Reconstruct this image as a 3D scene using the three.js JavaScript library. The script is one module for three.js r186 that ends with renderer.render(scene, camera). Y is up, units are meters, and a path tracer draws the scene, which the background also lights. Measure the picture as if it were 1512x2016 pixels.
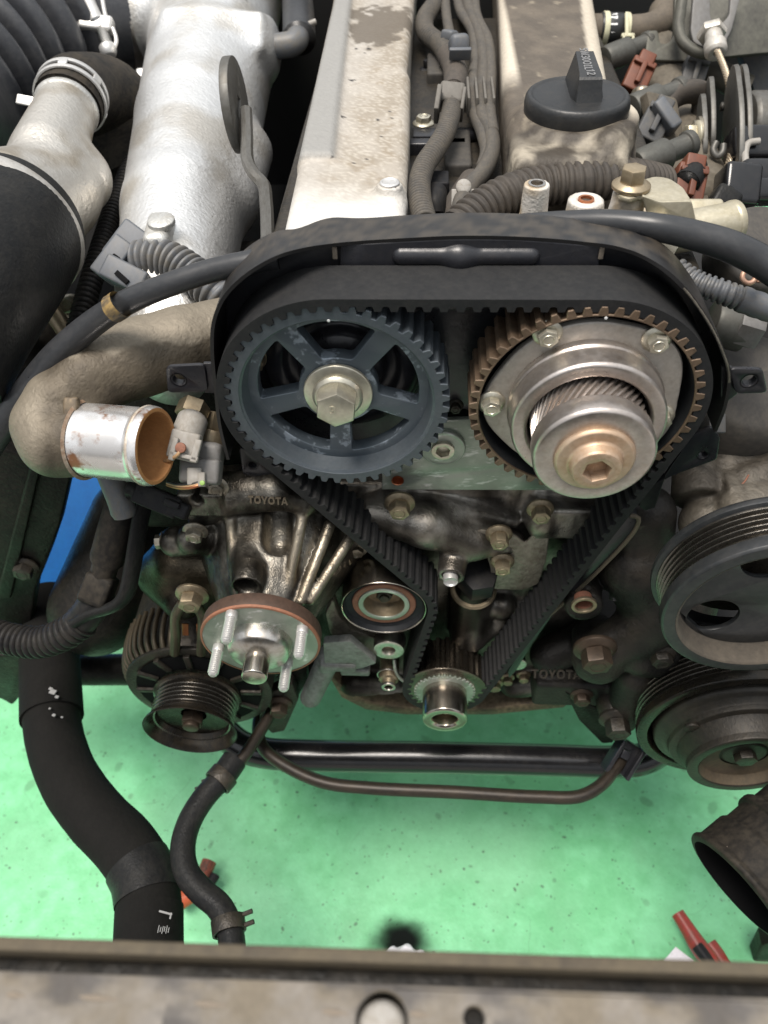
import * as THREE from 'three';
import { mergeGeometries, mergeVertices, toCreasedNormals } from 'three/addons/utils/BufferGeometryUtils.js';
import { RoundedBoxGeometry } from 'three/addons/geometries/RoundedBoxGeometry.js';
import { ImprovedNoise } from 'three/addons/math/ImprovedNoise.js';
import { FontLoader } from 'three/addons/loaders/FontLoader.js';
import { TextGeometry } from 'three/addons/geometries/TextGeometry.js';

// ---------------------------------------------------------------- camera, sky, sun, exposure
const scene = new THREE.Scene();
const V = (x, y, z) => new THREE.Vector3(x, y, z);
const CAM = V(-0.023, 1.08, 0.3958), FPX = 1568;               // metres, and focal length in photo pixels (1512 x 2016)
const camera = new THREE.PerspectiveCamera(2 * Math.atan(1008 / FPX) * 180 / Math.PI, 0.75, 0.01, 60);
const pitch = 47 * Math.PI / 180, yaw = 4.2 * Math.PI / 180, roll = 2.2 * Math.PI / 180;
const hd = V(-Math.sin(yaw), 0, -Math.cos(yaw)), YU = V(0, 1, 0);
const FW = hd.clone().multiplyScalar(Math.cos(pitch)).addScaledVector(YU, -Math.sin(pitch));
const u0 = hd.clone().multiplyScalar(Math.sin(pitch)).addScaledVector(YU, Math.cos(pitch));
const r0 = FW.clone().cross(u0);
const RT = r0.clone().multiplyScalar(Math.cos(roll)).addScaledVector(u0, -Math.sin(roll));
const UP = r0.clone().multiplyScalar(Math.sin(roll)).addScaledVector(u0, Math.cos(roll));
camera.position.copy(CAM); camera.up.copy(UP); camera.lookAt(CAM.clone().add(FW));
camera.focus = 0.56; camera.userData.fStop = 8;
scene.add(camera);

const renderer = new THREE.WebGLRenderer({ antialias: true });
renderer.toneMapping = THREE.LinearToneMapping;
renderer.toneMappingExposure = 1.3;
renderer.shadowMap.enabled = true;

{ // an overcast sky, brightest overhead
  const w = 128, h = 64, d = new Float32Array(w * h * 4);
  for (let j = 0; j < h; j++) for (let i = 0; i < w; i++) {
    const e = (j + 0.5) / h * Math.PI - Math.PI / 2;            // first row is the lowest
    const s = Math.sin(e);
    let L = s > 0 ? 0.3 + 0.85 * Math.pow(s, 1.3) : 0.3 * Math.exp(s * 6) + 0.03;
    const k = 4 * (j * w + i);
    d[k] = L * 0.96; d[k + 1] = L * 1.0; d[k + 2] = L * 1.05; d[k + 3] = 1;
  }
  const t = new THREE.DataTexture(d, w, h, THREE.RGBAFormat, THREE.FloatType);
  t.mapping = THREE.EquirectangularReflectionMapping; t.magFilter = THREE.LinearFilter; t.minFilter = THREE.LinearFilter;
  t.needsUpdate = true;
  scene.background = t; scene.environment = t;
}
const sun = new THREE.DirectionalLight(0xfff6ec, 3.4);
sun.position.set(-0.55, 3.6, 0.5); sun.target.position.set(0, 0.6, 0);
sun.castShadow = true; sun.shadow.radius = 45; sun.shadow.mapSize.set(2048, 2048);
Object.assign(sun.shadow.camera, { left: -1.5, right: 1.5, top: 1.5, bottom: -1.5, near: 0.5, far: 8 });
scene.add(sun, sun.target);

// ---------------------------------------------------------------- places: photo pixel -> point on a real plane
const rayOf = (x, y) => FW.clone().addScaledVector(RT, (x - 756) / FPX).addScaledVector(UP, (1008 - y) / FPX);
const PZ = (x, y, z = 0) => { const r = rayOf(x, y); return CAM.clone().addScaledVector(r, (z - CAM.z) / r.z); };
const PY = (x, y, h) => { const r = rayOf(x, y); return CAM.clone().addScaledVector(r, (h - CAM.y) / r.y); };
const PX = (x, y, w) => { const r = rayOf(x, y); return CAM.clone().addScaledVector(r, (w - CAM.x) / r.x); };
const PD = (x, y, d) => CAM.clone().addScaledVector(rayOf(x, y), d);
const mpp = (p) => p.clone().sub(CAM).dot(FW) / FPX;             // metres per photo pixel at a point

// ---------------------------------------------------------------- noise
let seed = 12345;
const rnd = () => { seed = (seed * 1664525 + 1013904223) >>> 0; return seed / 4294967296; };
const rr = (a, b) => a + (b - a) * rnd();
const PN = new ImprovedNoise();
const n3 = (x, y, z) => PN.noise(x + 91.3, y + 17.7, z + 43.1);
const fbm = (x, y, z, o = 4) => { let a = 0, s = 0.5; for (let i = 0; i < o; i++) { a += s * n3(x, y, z); x *= 2.03; y *= 2.03; z *= 2.03; s *= 0.5; } return a; };
const ss = (a, b, x) => { const t = Math.min(1, Math.max(0, (x - a) / (b - a))); return t * t * (3 - 2 * t); };
const lerp = (a, b, t) => a + (b - a) * t;
const mix3 = (a, b, t) => [lerp(a[0], b[0], t), lerp(a[1], b[1], t), lerp(a[2], b[2], t)];
const lin = (hex) => { const c = new THREE.Color(hex); return [c.r, c.g, c.b]; };

// periodic noise for tiling textures
function pnoise(per, sd) {
  const g = new Float32Array(per * per); let s = sd * 7919 + 13;
  for (let i = 0; i < g.length; i++) { s = (s * 1664525 + 1013904223) >>> 0; g[i] = s / 4294967296; }
  return (u, v) => {
    let x = u * per, y = v * per; const xi = Math.floor(x), yi = Math.floor(y); x -= xi; y -= yi;
    x = x * x * (3 - 2 * x); y = y * y * (3 - 2 * y);
    const a = ((xi % per) + per) % per, b = (a + 1) % per, c = ((yi % per) + per) % per, e = (c + 1) % per;
    return lerp(lerp(g[c * per + a], g[c * per + b], x), lerp(g[e * per + a], g[e * per + b], x), y);
  };
}
function pfbm(per, oct, sd) {
  const f = []; for (let i = 0; i < oct; i++) f.push(pnoise(per << i, sd + i * 31));
  return (u, v) => { let a = 0, s = 0.5, t = 0; for (const q of f) { a += s * q(u, v); t += s; s *= 0.55; } return a / t; };
}
function tex(n, fn, srgb = true, m = n) {
  const d = new Uint8Array(n * m * 4);
  for (let j = 0; j < m; j++) for (let i = 0; i < n; i++) {
    const c = fn((i + 0.5) / n, (j + 0.5) / m), k = 4 * (j * n + i);
    if (srgb) for (let q = 0; q < 3; q++) { const l = Math.min(1, Math.max(0, c[q])); d[k + q] = Math.round(255 * (l <= 0.0031308 ? 12.92 * l : 1.055 * Math.pow(l, 1 / 2.4) - 0.055)); }
    else { const l = Math.round(255 * Math.min(1, Math.max(0, c))); d[k] = d[k + 1] = d[k + 2] = l; }
    d[k + 3] = 255;
  }
  const t = new THREE.DataTexture(d, n, m, THREE.RGBAFormat);
  t.wrapS = t.wrapT = THREE.RepeatWrapping; t.magFilter = THREE.LinearFilter; t.minFilter = THREE.LinearMipmapLinearFilter; t.generateMipmaps = true;
  if (srgb) t.colorSpace = THREE.SRGBColorSpace;
  t.needsUpdate = true; return t;
}
// shared relief maps; uv are in metres times 10 (one tile = 0.1 m)
const baked = (f, n = 512) => { const a = new Float32Array(n * n); for (let j = 0; j < n; j++) for (let i = 0; i < n; i++) a[j * n + i] = f((i + 0.5) / n, (j + 0.5) / n); return (u, v) => a[((Math.floor(v * n) % n) + n) % n * n + ((Math.floor(u * n) % n) + n) % n]; };
const fA = baked(pfbm(4, 6, 1)), fB = baked(pfbm(6, 5, 7)), fC = baked(pfbm(32, 3, 11)), fE = baked(pfbm(64, 2, 23));
const B_cast = tex(512, (u, v) => 0.6 * fC(u, v) + 0.4 * fE(u, v), false);
const B_fine = tex(256, (u, v) => fE(u, v), false);
const B_lump = tex(512, (u, v) => 0.7 * fA(u, v) + 0.3 * fC(u, v), false);
const B_grain = B_cast.clone(); B_grain.repeat.set(3, 3); B_grain.needsUpdate = true;
const R_smudge = tex(512, (u, v) => 0.78 + 0.6 * (fA(u, v) - 0.5) + 0.25 * (fC(u, v) - 0.5), false);

let shift = 0;
const grime = (base, dirt, a, b, amt = 1, n = 384) => { const s1 = (shift += 0.37), s2 = shift * 1.7; return tex(n, (u0, v0) => {
  const u = u0 + s1, v = v0 + s2;
  const t = ss(a - 0.12, b + 0.12, fA(u, v) * 0.45 + fB(u, v) * 0.2 + fC(u, v) * 0.35) * amt, k = 0.9 + 0.2 * fE(u, v);
  const c = mix3(base, dirt, t); return [c[0] * k, c[1] * k, c[2] * k];
}); };
const std = (o) => new THREE.MeshStandardMaterial(o);
const dull = (o) => new THREE.MeshPhysicalMaterial({ specularIntensity: 0.28, ...o });   // matt rubber, plastic and dirt
const M = {};
M.rubber = dull({ map: grime([0.012, 0.0125, 0.013], [0.026, 0.025, 0.023], 0.42, 0.72), roughness: 0.55, roughnessMap: R_smudge, bumpMap: B_fine, bumpScale: 0.0002 });
M.rubberDusty = dull({ map: grime([0.014, 0.014, 0.014], [0.055, 0.046, 0.035], 0.35, 0.7), roughness: 0.75, bumpMap: B_fine, bumpScale: 0.0002 });
M.hose = std({ map: grime([0.022, 0.0235, 0.026], [0.04, 0.04, 0.041], 0.4, 0.75), roughness: 0.48, roughnessMap: R_smudge });
M.belt = dull({ map: grime([0.02, 0.0205, 0.0215], [0.03, 0.0295, 0.029], 0.4, 0.7), roughness: 0.62, bumpMap: B_fine, bumpScale: 0.00008 });
M.blackPaint = std({ map: grime([0.016, 0.0165, 0.02], [0.03, 0.028, 0.028], 0.5, 0.8), roughness: 0.42, roughnessMap: R_smudge, bumpMap: B_lump, bumpScale: 0.0003 });
M.blackDirty = dull({ map: grime([0.007, 0.007, 0.0065], [0.022, 0.019, 0.015], 0.38, 0.7), roughness: 0.6, roughnessMap: R_smudge, bumpMap: B_cast, bumpScale: 0.0006 });
M.plastic = dull({ map: grime([0.014, 0.014, 0.0155], [0.03, 0.028, 0.025], 0.5, 0.8), roughness: 0.45 });
M.capBlack = std({ map: grime([0.016, 0.017, 0.018], [0.035, 0.033, 0.03], 0.5, 0.8), roughness: 0.42, bumpMap: B_fine, bumpScale: 0.0001 });
M.greyPlastic = std({ map: grime([0.08, 0.088, 0.1], [0.12, 0.112, 0.1], 0.5, 0.8), roughness: 0.5 });
M.paleGrey = std({ map: grime([0.3, 0.285, 0.26], [0.18, 0.155, 0.12], 0.45, 0.75), roughness: 0.6 });
M.conduit = std({ map: grime([0.1, 0.108, 0.12], [0.14, 0.125, 0.1], 0.4, 0.75), roughness: 0.5 });
M.conduitDusty = std({ map: grime([0.05, 0.047, 0.043], [0.105, 0.09, 0.07], 0.3, 0.7), roughness: 0.75 });
M.conduitBlack = dull({ map: grime([0.014, 0.014, 0.015], [0.036, 0.032, 0.027], 0.4, 0.75), roughness: 0.5 });
M.alu = std({ map: grime([0.5, 0.5, 0.48], [0.36, 0.33, 0.28], 0.45, 0.8), metalness: 0.55, roughness: 0.45, bumpMap: B_cast, bumpScale: 0.0005 });
M.aluDirty = std({ map: grime([0.26, 0.24, 0.2], [0.1, 0.083, 0.06], 0.35, 0.7), metalness: 0.45, roughness: 0.45, bumpMap: B_cast, bumpScale: 0.0006 });
M.castV = std({ vertexColors: true, metalness: 0.85, roughness: 0.46, roughnessMap: R_smudge, bumpMap: B_grain, bumpScale: 0.00035 });
M.castMatte = std({ vertexColors: true, metalness: 0.3, roughness: 0.6, bumpMap: B_cast, bumpScale: 0.0007 });
M.coverV = std({ vertexColors: true, metalness: 0.1, roughness: 0.62, bumpMap: B_cast, bumpScale: 0.0006 });
M.steel = std({ map: grime([0.56, 0.54, 0.51], [0.34, 0.29, 0.23], 0.45, 0.8), metalness: 1, roughness: 0.42, roughnessMap: R_smudge });
M.polished = std({ map: grime([0.46, 0.42, 0.36], [0.34, 0.29, 0.23], 0.5, 0.8), metalness: 1, roughness: 0.24 });
M.zinc = std({ map: grime([0.6, 0.57, 0.47], [0.46, 0.42, 0.33], 0.4, 0.75), metalness: 0.8, roughness: 0.45, roughnessMap: R_smudge });
M.brass = std({ map: grime([0.34, 0.28, 0.19], [0.17, 0.13, 0.085], 0.4, 0.75), metalness: 0.75, roughness: 0.45 });
M.zincGreen = std({ map: tex(512, (u, v) => { const s = ss(0.56, 0.74, fB(u + v * 0.5, v * 3 - u) * 0.65 + 0.35 * fC(u * 0.5, v * 2)); const t = ss(0.4, 0.65, fA(u, v)); return mix3(mix3([0.26, 0.3, 0.25], [0.36, 0.39, 0.34], t), [0.62, 0.63, 0.61], s); }), metalness: 0.5, roughness: 0.38 });
M.white = std({ map: grime([0.58, 0.575, 0.56], [0.42, 0.39, 0.34], 0.5, 0.85), metalness: 0.6, roughness: 0.4 });
M.groove = std({ map: grime([0.17, 0.16, 0.145], [0.1, 0.09, 0.075], 0.4, 0.75), metalness: 0.95, roughness: 0.34, roughnessMap: R_smudge });
M.rustEdge = std({ map: grime([0.3, 0.13, 0.075], [0.2, 0.1, 0.06], 0.4, 0.7), roughness: 0.7, metalness: 0.2 });
M.brownEdge = std({ map: grime([0.1, 0.062, 0.045], [0.06, 0.04, 0.03], 0.4, 0.7), roughness: 0.55, metalness: 0.3 });
M.vvtRing = std({ map: grime([0.22, 0.155, 0.105], [0.12, 0.085, 0.058], 0.35, 0.7), metalness: 0.55, roughness: 0.45 });
M.vvtPlate = std({ map: grime([0.47, 0.44, 0.4], [0.34, 0.3, 0.25], 0.4, 0.75), metalness: 0.5, roughness: 0.6, roughnessMap: R_smudge });
M.vvtBody = std({ map: grime([0.53, 0.485, 0.45], [0.4, 0.33, 0.27], 0.42, 0.8), metalness: 0.9, roughness: 0.42, roughnessMap: R_smudge });
M.vvtRust = std({ map: grime([0.55, 0.42, 0.31], [0.42, 0.27, 0.16], 0.4, 0.75), metalness: 0.6, roughness: 0.48 });
M.camBlue = std({ map: tex(512, (u, v) => { const t = ss(0.5, 0.66, fA(u, v)), k = ss(0.55, 0.66, fB(u, v) * 0.7 + 0.3 * fC(u, v)); return mix3(mix3([0.085, 0.104, 0.122], [0.11, 0.13, 0.148], t), [0.3, 0.35, 0.4], k * 0.8); }), metalness: 0.35, roughness: 0.42 });
M.camTeeth = std({ map: grime([0.078, 0.094, 0.109], [0.1, 0.113, 0.124], 0.4, 0.75), metalness: 0.35, roughness: 0.42 });
M.camRim = dull({ map: grime([0.02, 0.022, 0.025], [0.032, 0.033, 0.036], 0.4, 0.7), roughness: 0.6, metalness: 0.3 });
M.oldIron = std({ map: grime([0.022, 0.02, 0.017], [0.055, 0.045, 0.032], 0.38, 0.7), metalness: 0.35, roughness: 0.5, bumpMap: B_cast, bumpScale: 0.0006 });
M.pulley = std({ map: grime([0.13, 0.115, 0.095], [0.2, 0.165, 0.125], 0.4, 0.75), metalness: 0.95, roughness: 0.36, roughnessMap: R_smudge });
M.psPulley = std({ map: grime([0.026, 0.029, 0.032], [0.055, 0.055, 0.054], 0.4, 0.75), metalness: 0.4, roughness: 0.5, roughnessMap: R_smudge });
M.dust = std({ map: grime([0.21, 0.175, 0.135], [0.14, 0.115, 0.09], 0.4, 0.75), roughness: 0.9 });
M.orange = std({ map: grime([0.14, 0.038, 0.014], [0.085, 0.029, 0.016], 0.4, 0.75), roughness: 0.55 });
M.red = std({ map: grime([0.3, 0.024, 0.016], [0.13, 0.045, 0.032], 0.45, 0.7), roughness: 0.4 });
M.copper = std({ color: new THREE.Color(0.5, 0.2, 0.1), metalness: 0.9, roughness: 0.35 });
M.ring = std({ map: grime([0.24, 0.1, 0.06], [0.16, 0.07, 0.045], 0.4, 0.7), roughness: 0.7 });
M.lettering = std({ color: new THREE.Color(0.75, 0.75, 0.74), roughness: 0.6 });
M.yellow = std({ color: new THREE.Color(0.6, 0.37, 0.04), roughness: 0.6 });
M.paper = std({ map: grime([0.75, 0.74, 0.78], [0.6, 0.59, 0.62], 0.5, 0.8), roughness: 0.9, side: THREE.DoubleSide });
M.void = dull({ color: new THREE.Color(0.004, 0.004, 0.0045), roughness: 0.8 });
M.wireTan = std({ color: new THREE.Color(0.4, 0.25, 0.13), roughness: 0.5 });
M.wireBlack = std({ color: new THREE.Color(0.02, 0.02, 0.02), roughness: 0.5 });
M.wireGreen = std({ color: new THREE.Color(0.25, 0.4, 0.1), roughness: 0.5 });
M.cream = std({ map: grime([0.6, 0.58, 0.4], [0.45, 0.42, 0.3], 0.4, 0.7), roughness: 0.6 });

// ---------------------------------------------------------------- geometry helpers (all in world metres)
function boxUV(g, s = 10) {                                     // uv in metres x s, by the main axis of each face
  if (g.index) g = g.toNonIndexed();
  const p = g.attributes.position, uv = new Float32Array(p.count * 2);
  const a = V(), b = V(), c = V(), n = V();
  for (let i = 0; i < p.count; i += 3) {
    a.fromBufferAttribute(p, i); b.fromBufferAttribute(p, i + 1); c.fromBufferAttribute(p, i + 2);
    n.copy(b).sub(a).cross(c.clone().sub(a)); const x = Math.abs(n.x), y = Math.abs(n.y), z = Math.abs(n.z);
    [a, b, c].forEach((q, k) => {
      const [u, v] = x > y && x > z ? [q.z, q.y] : y > z ? [q.x, q.z] : [q.x, q.y];
      uv[2 * (i + k)] = u * s; uv[2 * (i + k) + 1] = v * s;
    });
  }
  g.setAttribute('uv', new THREE.BufferAttribute(uv, 2)); return g;
}
function clean(g) {
  const own = g.userData.ownUV; if (g.index) g = g.toNonIndexed();
  if (own) g.userData.ownUV = true; else g = boxUV(g);
  for (const k of Object.keys(g.attributes)) if (!['position', 'normal', 'uv', 'color'].includes(k)) g.deleteAttribute(k);
  if (!g.attributes.normal) g.computeVertexNormals();
  return g;
}
const crease = (g, a = 0.6) => { g.scale(1000, 1000, 1000); const own = g.userData.ownUV, r = toCreasedNormals(g, a); r.scale(0.001, 0.001, 0.001); if (own) r.userData.ownUV = true; return r; }; // the helper compares points to 1/100 of a unit, so work in millimetres
function merged(list) {
  list = [list].flat(9).filter(Boolean).map(clean);
  return list.length > 1 ? mergeGeometries(list) : list[0];
}
const used = {};
function numbered(n) { if (!(n in used)) { used[n] = 0; return n; } return n + '_' + String(++used[n]).padStart(3, '0'); }
function tag(o, label, category, group, kind) {
  if (label) o.userData.label = label; if (category) o.userData.category = category;
  if (group) o.userData.group = group; if (kind) o.userData.kind = kind; return o;
}
function thing(name, label, category, at, group) {               // a Group at the thing's base; its children are its parts
  const o = new THREE.Group(); o.name = numbered(name); scene.add(o); o.position.copy(at); o.updateMatrixWorld();
  return tag(o, label, category, group);
}
const worldPos = (o) => { const p = V(); for (let q = o; q; q = q.parent) if (q.position) p.add(q.position); return p; };
function part(parent, name, geoms, mat, label) {                 // one part: geometry given in world metres (parents carry no turn)
  if (geoms.flange && parent.parent === scene) { const fl = geoms.flange, m = part(parent, name, geoms.filter((g) => g !== fl), mat, label); part(m, 'flange', fl, mat); return m; }
  let g = merged(geoms); const p = worldPos(parent); g = g.clone(); g.translate(-p.x, -p.y, -p.z);
  const m = new THREE.Mesh(g, mat); m.name = name; m.castShadow = m.receiveShadow = true; parent.add(m);
  if (label) m.userData.label = label; return m;
}
function solo(name, label, category, geoms, mat, group) {        // a thing that is one mesh
  const g = merged(geoms); g.computeBoundingBox(); const c = g.boundingBox.getCenter(V()); c.y = g.boundingBox.min.y;
  g.translate(-c.x, -c.y, -c.z);
  const m = new THREE.Mesh(g, mat); m.name = numbered(name); m.position.copy(c); m.castShadow = m.receiveShadow = true; scene.add(m);
  return tag(m, label, category, group);
}
function structure(name, geoms, mat) {
  const m = solo(name, null, null, geoms, mat); m.userData.kind = 'structure'; return m;
}
const ZA = V(0, 0, 1);
function aim(g, at, dir, spin = 0) {                             // geometry built along +z -> at a point, along dir
  if (spin) g.rotateZ(spin);
  g.applyQuaternion(new THREE.Quaternion().setFromUnitVectors(ZA, dir.clone().normalize())); g.translate(at.x, at.y, at.z); return g;
}
function bev(prof, b) {                                          // round the sharp corners of a lathe profile
  const o = [];
  prof.forEach((p, i) => {
    const a = prof[i - 1], c = prof[i + 1];
    if (!a || !c) return o.push(p);
    const d1 = [a[0] - p[0], a[1] - p[1]], d2 = [c[0] - p[0], c[1] - p[1]], l1 = Math.hypot(...d1), l2 = Math.hypot(...d2);
    if (!l1 || !l2) return o.push(p);
    const cs = (d1[0] * d2[0] + d1[1] * d2[1]) / l1 / l2;
    if (cs < -0.9) return o.push(p);
    const t = Math.min(b, l1 * 0.4, l2 * 0.4), q = (k) => [p[0] + d1[0] / l1 * t * k[0] + d2[0] / l2 * t * k[1], p[1] + d1[1] / l1 * t * k[0] + d2[1] / l2 * t * k[1]];
    o.push(q([1, 0]), q([0.3, 0.3]), q([0, 1]));
  });
  return o;
}
function lathe(prof, at, dir = ZA, seg = 64, b = 0.0006, cr = 0.7) { // profile [radius, height along dir]
  const pr = b ? bev(prof, b) : prof, g = new THREE.LatheGeometry(pr.map(([r, h]) => new THREE.Vector2(Math.max(r, 0), h)), seg);
  { let s = 0; const A = pr.map((p, i) => (s += i ? Math.hypot(p[0] - pr[i - 1][0], p[1] - pr[i - 1][1]) : 0)), R = Math.max(...pr.map((p) => p[0])), t = Math.max(1, Math.round(2 * Math.PI * R * 10)), uv = g.attributes.uv; // once round = a whole number of tiles
    for (let i = 0; i < uv.count; i++) uv.setXY(i, uv.getX(i) * t, A[i % pr.length] * 10); g.userData.ownUV = true; }
  g.rotateX(Math.PI / 2); return aim(crease(clean(g), cr), at, dir);
}
const disc = (R, h, at, dir = ZA, seg = 40, b = 0.0006) => lathe([[0, 0], [R, 0], [R, h], [0, h]], at, dir, seg, b);
const pipe = (R, r, h, at, dir = ZA, seg = 48, b = 0.0006) => lathe([[r, 0], [R, 0], [R, h], [r, h], [r, 0]], at, dir, seg, b);
function shapeOf(pts, holes = []) {
  const s = new THREE.Shape(pts.map(([x, y]) => new THREE.Vector2(x, y)));
  for (const h of holes) s.holes.push(new THREE.Path(h.map(([x, y]) => new THREE.Vector2(x, y))));
  return s;
}
function extr(pts, holes, depth, bevel = 0.0006, seg = 2) {       // front face at z = 0, body going back to -depth
  const g = new THREE.ExtrudeGeometry(shapeOf(pts, holes), { depth: Math.max(1e-5, depth - 2 * bevel), bevelEnabled: bevel > 0, bevelThickness: bevel, bevelSize: bevel, bevelOffset: -bevel, bevelSegments: seg, curveSegments: 12 });
  g.translate(0, 0, -depth + bevel); return crease(clean(g), 0.5);
}
const circ = (r, n = 32, x = 0, y = 0, a0 = 0) => Array.from({ length: n }, (_, i) => [x + r * Math.cos(a0 + i / n * 2 * Math.PI), y + r * Math.sin(a0 + i / n * 2 * Math.PI)]);
function roundPoly(pts, r, n = 4) {
  const o = []; const N = pts.length;
  for (let i = 0; i < N; i++) {
    const a = pts[(i + N - 1) % N], p = pts[i], c = pts[(i + 1) % N];
    const l1 = Math.hypot(a[0] - p[0], a[1] - p[1]), l2 = Math.hypot(c[0] - p[0], c[1] - p[1]);
    const t = Math.min(r, l1 * 0.45, l2 * 0.45), A = [p[0] + (a[0] - p[0]) / l1 * t, p[1] + (a[1] - p[1]) / l1 * t], C = [p[0] + (c[0] - p[0]) / l2 * t, p[1] + (c[1] - p[1]) / l2 * t];
    for (let k = 0; k <= n; k++) { const s = k / n; o.push([(1 - s) ** 2 * A[0] + 2 * s * (1 - s) * p[0] + s * s * C[0], (1 - s) ** 2 * A[1] + 2 * s * (1 - s) * p[1] + s * s * C[1]]); }
  }
  return o;
}
function plateZ(px, z, depth, opt = {}) {                        // an upright plate facing the front of the car; corners given on the plane z
  let pts = px.map(([x, y]) => { const p = PZ(x, y, z); return [p.x, p.y]; });
  if (opt.round) pts = roundPoly(pts, opt.round);
  const holes = (opt.holes || []).map(([x, y, r]) => { const p = PZ(x, y, z); return circ(r, 24, p.x, p.y); });
  return extr(pts, holes, depth, opt.bevel ?? 0.0008).translate(0, 0, z);
}
function plateY(px, h, depth, opt = {}) {                        // a level plate seen from above, top at height h
  let pts = px.map(([x, y]) => { const p = PY(x, y, h); return [p.x, -p.z]; });
  if (opt.round) pts = roundPoly(pts, opt.round);
  const holes = (opt.holes || []).map(([x, y, r]) => { const p = PY(x, y, h); return circ(r, 24, p.x, -p.z); });
  return extr(pts, holes, depth, opt.bevel ?? 0.0008).rotateX(-Math.PI / 2).translate(0, h, 0);
}
function plateOn(origin, dir, up, pts, depth, holes = [], bevel = 0.0006, round = 0) { // outline in metres on any plane
  const z = dir.clone().normalize(), x = up.clone().cross(z).normalize(), y = z.clone().cross(x);
  const g = extr(round ? roundPoly(pts, round) : pts, holes, depth, bevel);
  g.applyMatrix4(new THREE.Matrix4().makeBasis(x, y, z)); g.translate(origin.x, origin.y, origin.z); return g;
}
function rbox(w, h, d, at, dir = ZA, up = YU, r = 0.0015) {      // rounded box centred at a point
  const g = crease(clean(new RoundedBoxGeometry(w, h, d, 2, Math.min(r, w / 2.2, h / 2.2, d / 2.2))), 0.7);
  const z = dir.clone().normalize(), x = up.clone().cross(z).normalize(), y = z.clone().cross(x);
  g.applyMatrix4(new THREE.Matrix4().makeBasis(x, y, z)); g.translate(at.x, at.y, at.z); return g;
}
function tube(pts, rad, o = {}) {                                // swept tube through points; rad is a number or f(t, s)
  const cv = new THREE.CatmullRomCurve3(pts, false, 'centripetal'), L = cv.getLength();
  const n = o.n || Math.max(12, Math.round(L / (o.step || 0.004))), k = o.seg || 20, R = typeof rad === 'function' ? rad : () => rad;
  const fr = [], P = [], S = cv.getSpacedPoints(n);
  let nr = null;
  for (let i = 0; i <= n; i++) {
    const t = S[Math.min(n, i + 1)].clone().sub(S[Math.max(0, i - 1)]).normalize();
    if (!nr) nr = (Math.abs(t.y) < 0.9 ? YU.clone() : V(1, 0, 0)).cross(t).normalize(); else nr = nr.addScaledVector(t, -nr.dot(t)).normalize();
    fr.push([nr.clone(), t.clone().cross(nr)]);
  }
  const pos = [], idx = [], uvs = [], R0 = R(0.5, L / 2, 0), tiles = Math.max(1, Math.round(2 * Math.PI * R0 * 10));
  for (let i = 0; i <= n; i++) for (let j = 0; j <= k; j++) {
    uvs.push(j / k * tiles, i / n * L * 10 + R0 * 77);
    const a = j / k * 2 * Math.PI, r = R(i / n, i / n * L, a), q = S[i].clone().addScaledVector(fr[i][0], Math.cos(a) * r * (o.flat || 1)).addScaledVector(fr[i][1], Math.sin(a) * r);
    pos.push(q.x, q.y, q.z);
    if (i < n && j < k) { const b = i * (k + 1) + j; idx.push(b, b + k + 1, b + 1, b + 1, b + k + 1, b + k + 2); }
  }
  if (!o.open) for (const e of [0, n]) {
    const c = pos.length / 3; pos.push(S[e].x, S[e].y, S[e].z); uvs.push(0.5, 0.5);
    for (let j = 0; j < k; j++) { const b = e * (k + 1) + j; if (e) idx.push(b + 1, b, c); else idx.push(b, b + 1, c); }
  }
  let g = new THREE.BufferGeometry(); g.setAttribute('position', new THREE.Float32BufferAttribute(pos, 3)); g.setAttribute('uv', new THREE.Float32BufferAttribute(uvs, 2)); g.userData.ownUV = true; g.setIndex(idx);
  idx.reverse(); g.setIndex(idx); // outward
  if (!o.cr) { // smooth skin: normals straight out from the axis
    const nn = new Float32Array(pos.length); const row = k + 1, nv = (n + 1) * row;
    for (let i = 0; i < nv; i++) { const s = Math.floor(i / row), a = (i % row) / k * 2 * Math.PI, q = fr[s][0].clone().multiplyScalar(Math.cos(a)).addScaledVector(fr[s][1], Math.sin(a) * (o.flat || 1)).normalize(); nn[3 * i] = q.x; nn[3 * i + 1] = q.y; nn[3 * i + 2] = q.z; }
    if (!o.open) { const e0 = S[0].clone().sub(S[1]).normalize(), e1 = S[n].clone().sub(S[n - 1]).normalize(); [e0, e1].forEach((e, i) => nn.set([e.x, e.y, e.z], 3 * (nv + i))); }
    g.setAttribute('normal', new THREE.BufferAttribute(nn, 3)); return clean(g);
  }
  return crease(clean(g), o.cr);
}
const corr = (r, d, pitch) => (t, s) => { const q = (s / pitch) % 1; return r - d * (q < 0.62 ? 0 : 1) + (q < 0.62 ? d * 0.3 * Math.sin(q / 0.62 * Math.PI) : 0); };
const corrTube = (pts, r, d, pitch, o = {}) => tube(pts, corr(r, d, pitch), { step: pitch / 7, cr: 1.1, ...o });
function hexHead(R, h, at, dir = ZA, spin = 0, chamfer = 0.0012) {
  const pts = circ(R, 6, 0, 0, spin); const g = extr(pts, [], h, chamfer, 2).translate(0, 0, h); return aim(g, at, dir);
}
function boltGeom(R, h, at, dir = ZA, spin = 0.3, flange = 1.45, mark = true) { // flange, washer and hexagon head
  const d = dir.clone().normalize(), out = [];
  if (flange) out.push(out.flange = lathe([[0, 0], [R * flange, 0], [R * flange, h * 0.16], [R * 1.05, h * 0.34], [0, h * 0.34]], at, d, 32, 0.0003));
  out.push(hexHead(R, h, at, d, spin, R * 0.14));
  if (mark) out.push(lathe([[R * 0.42, h - 0.0005], [R * 0.52, h + 0.0004], [R * 0.62, h - 0.0005]], at, d, 20, 0));
  return out;
}
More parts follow.
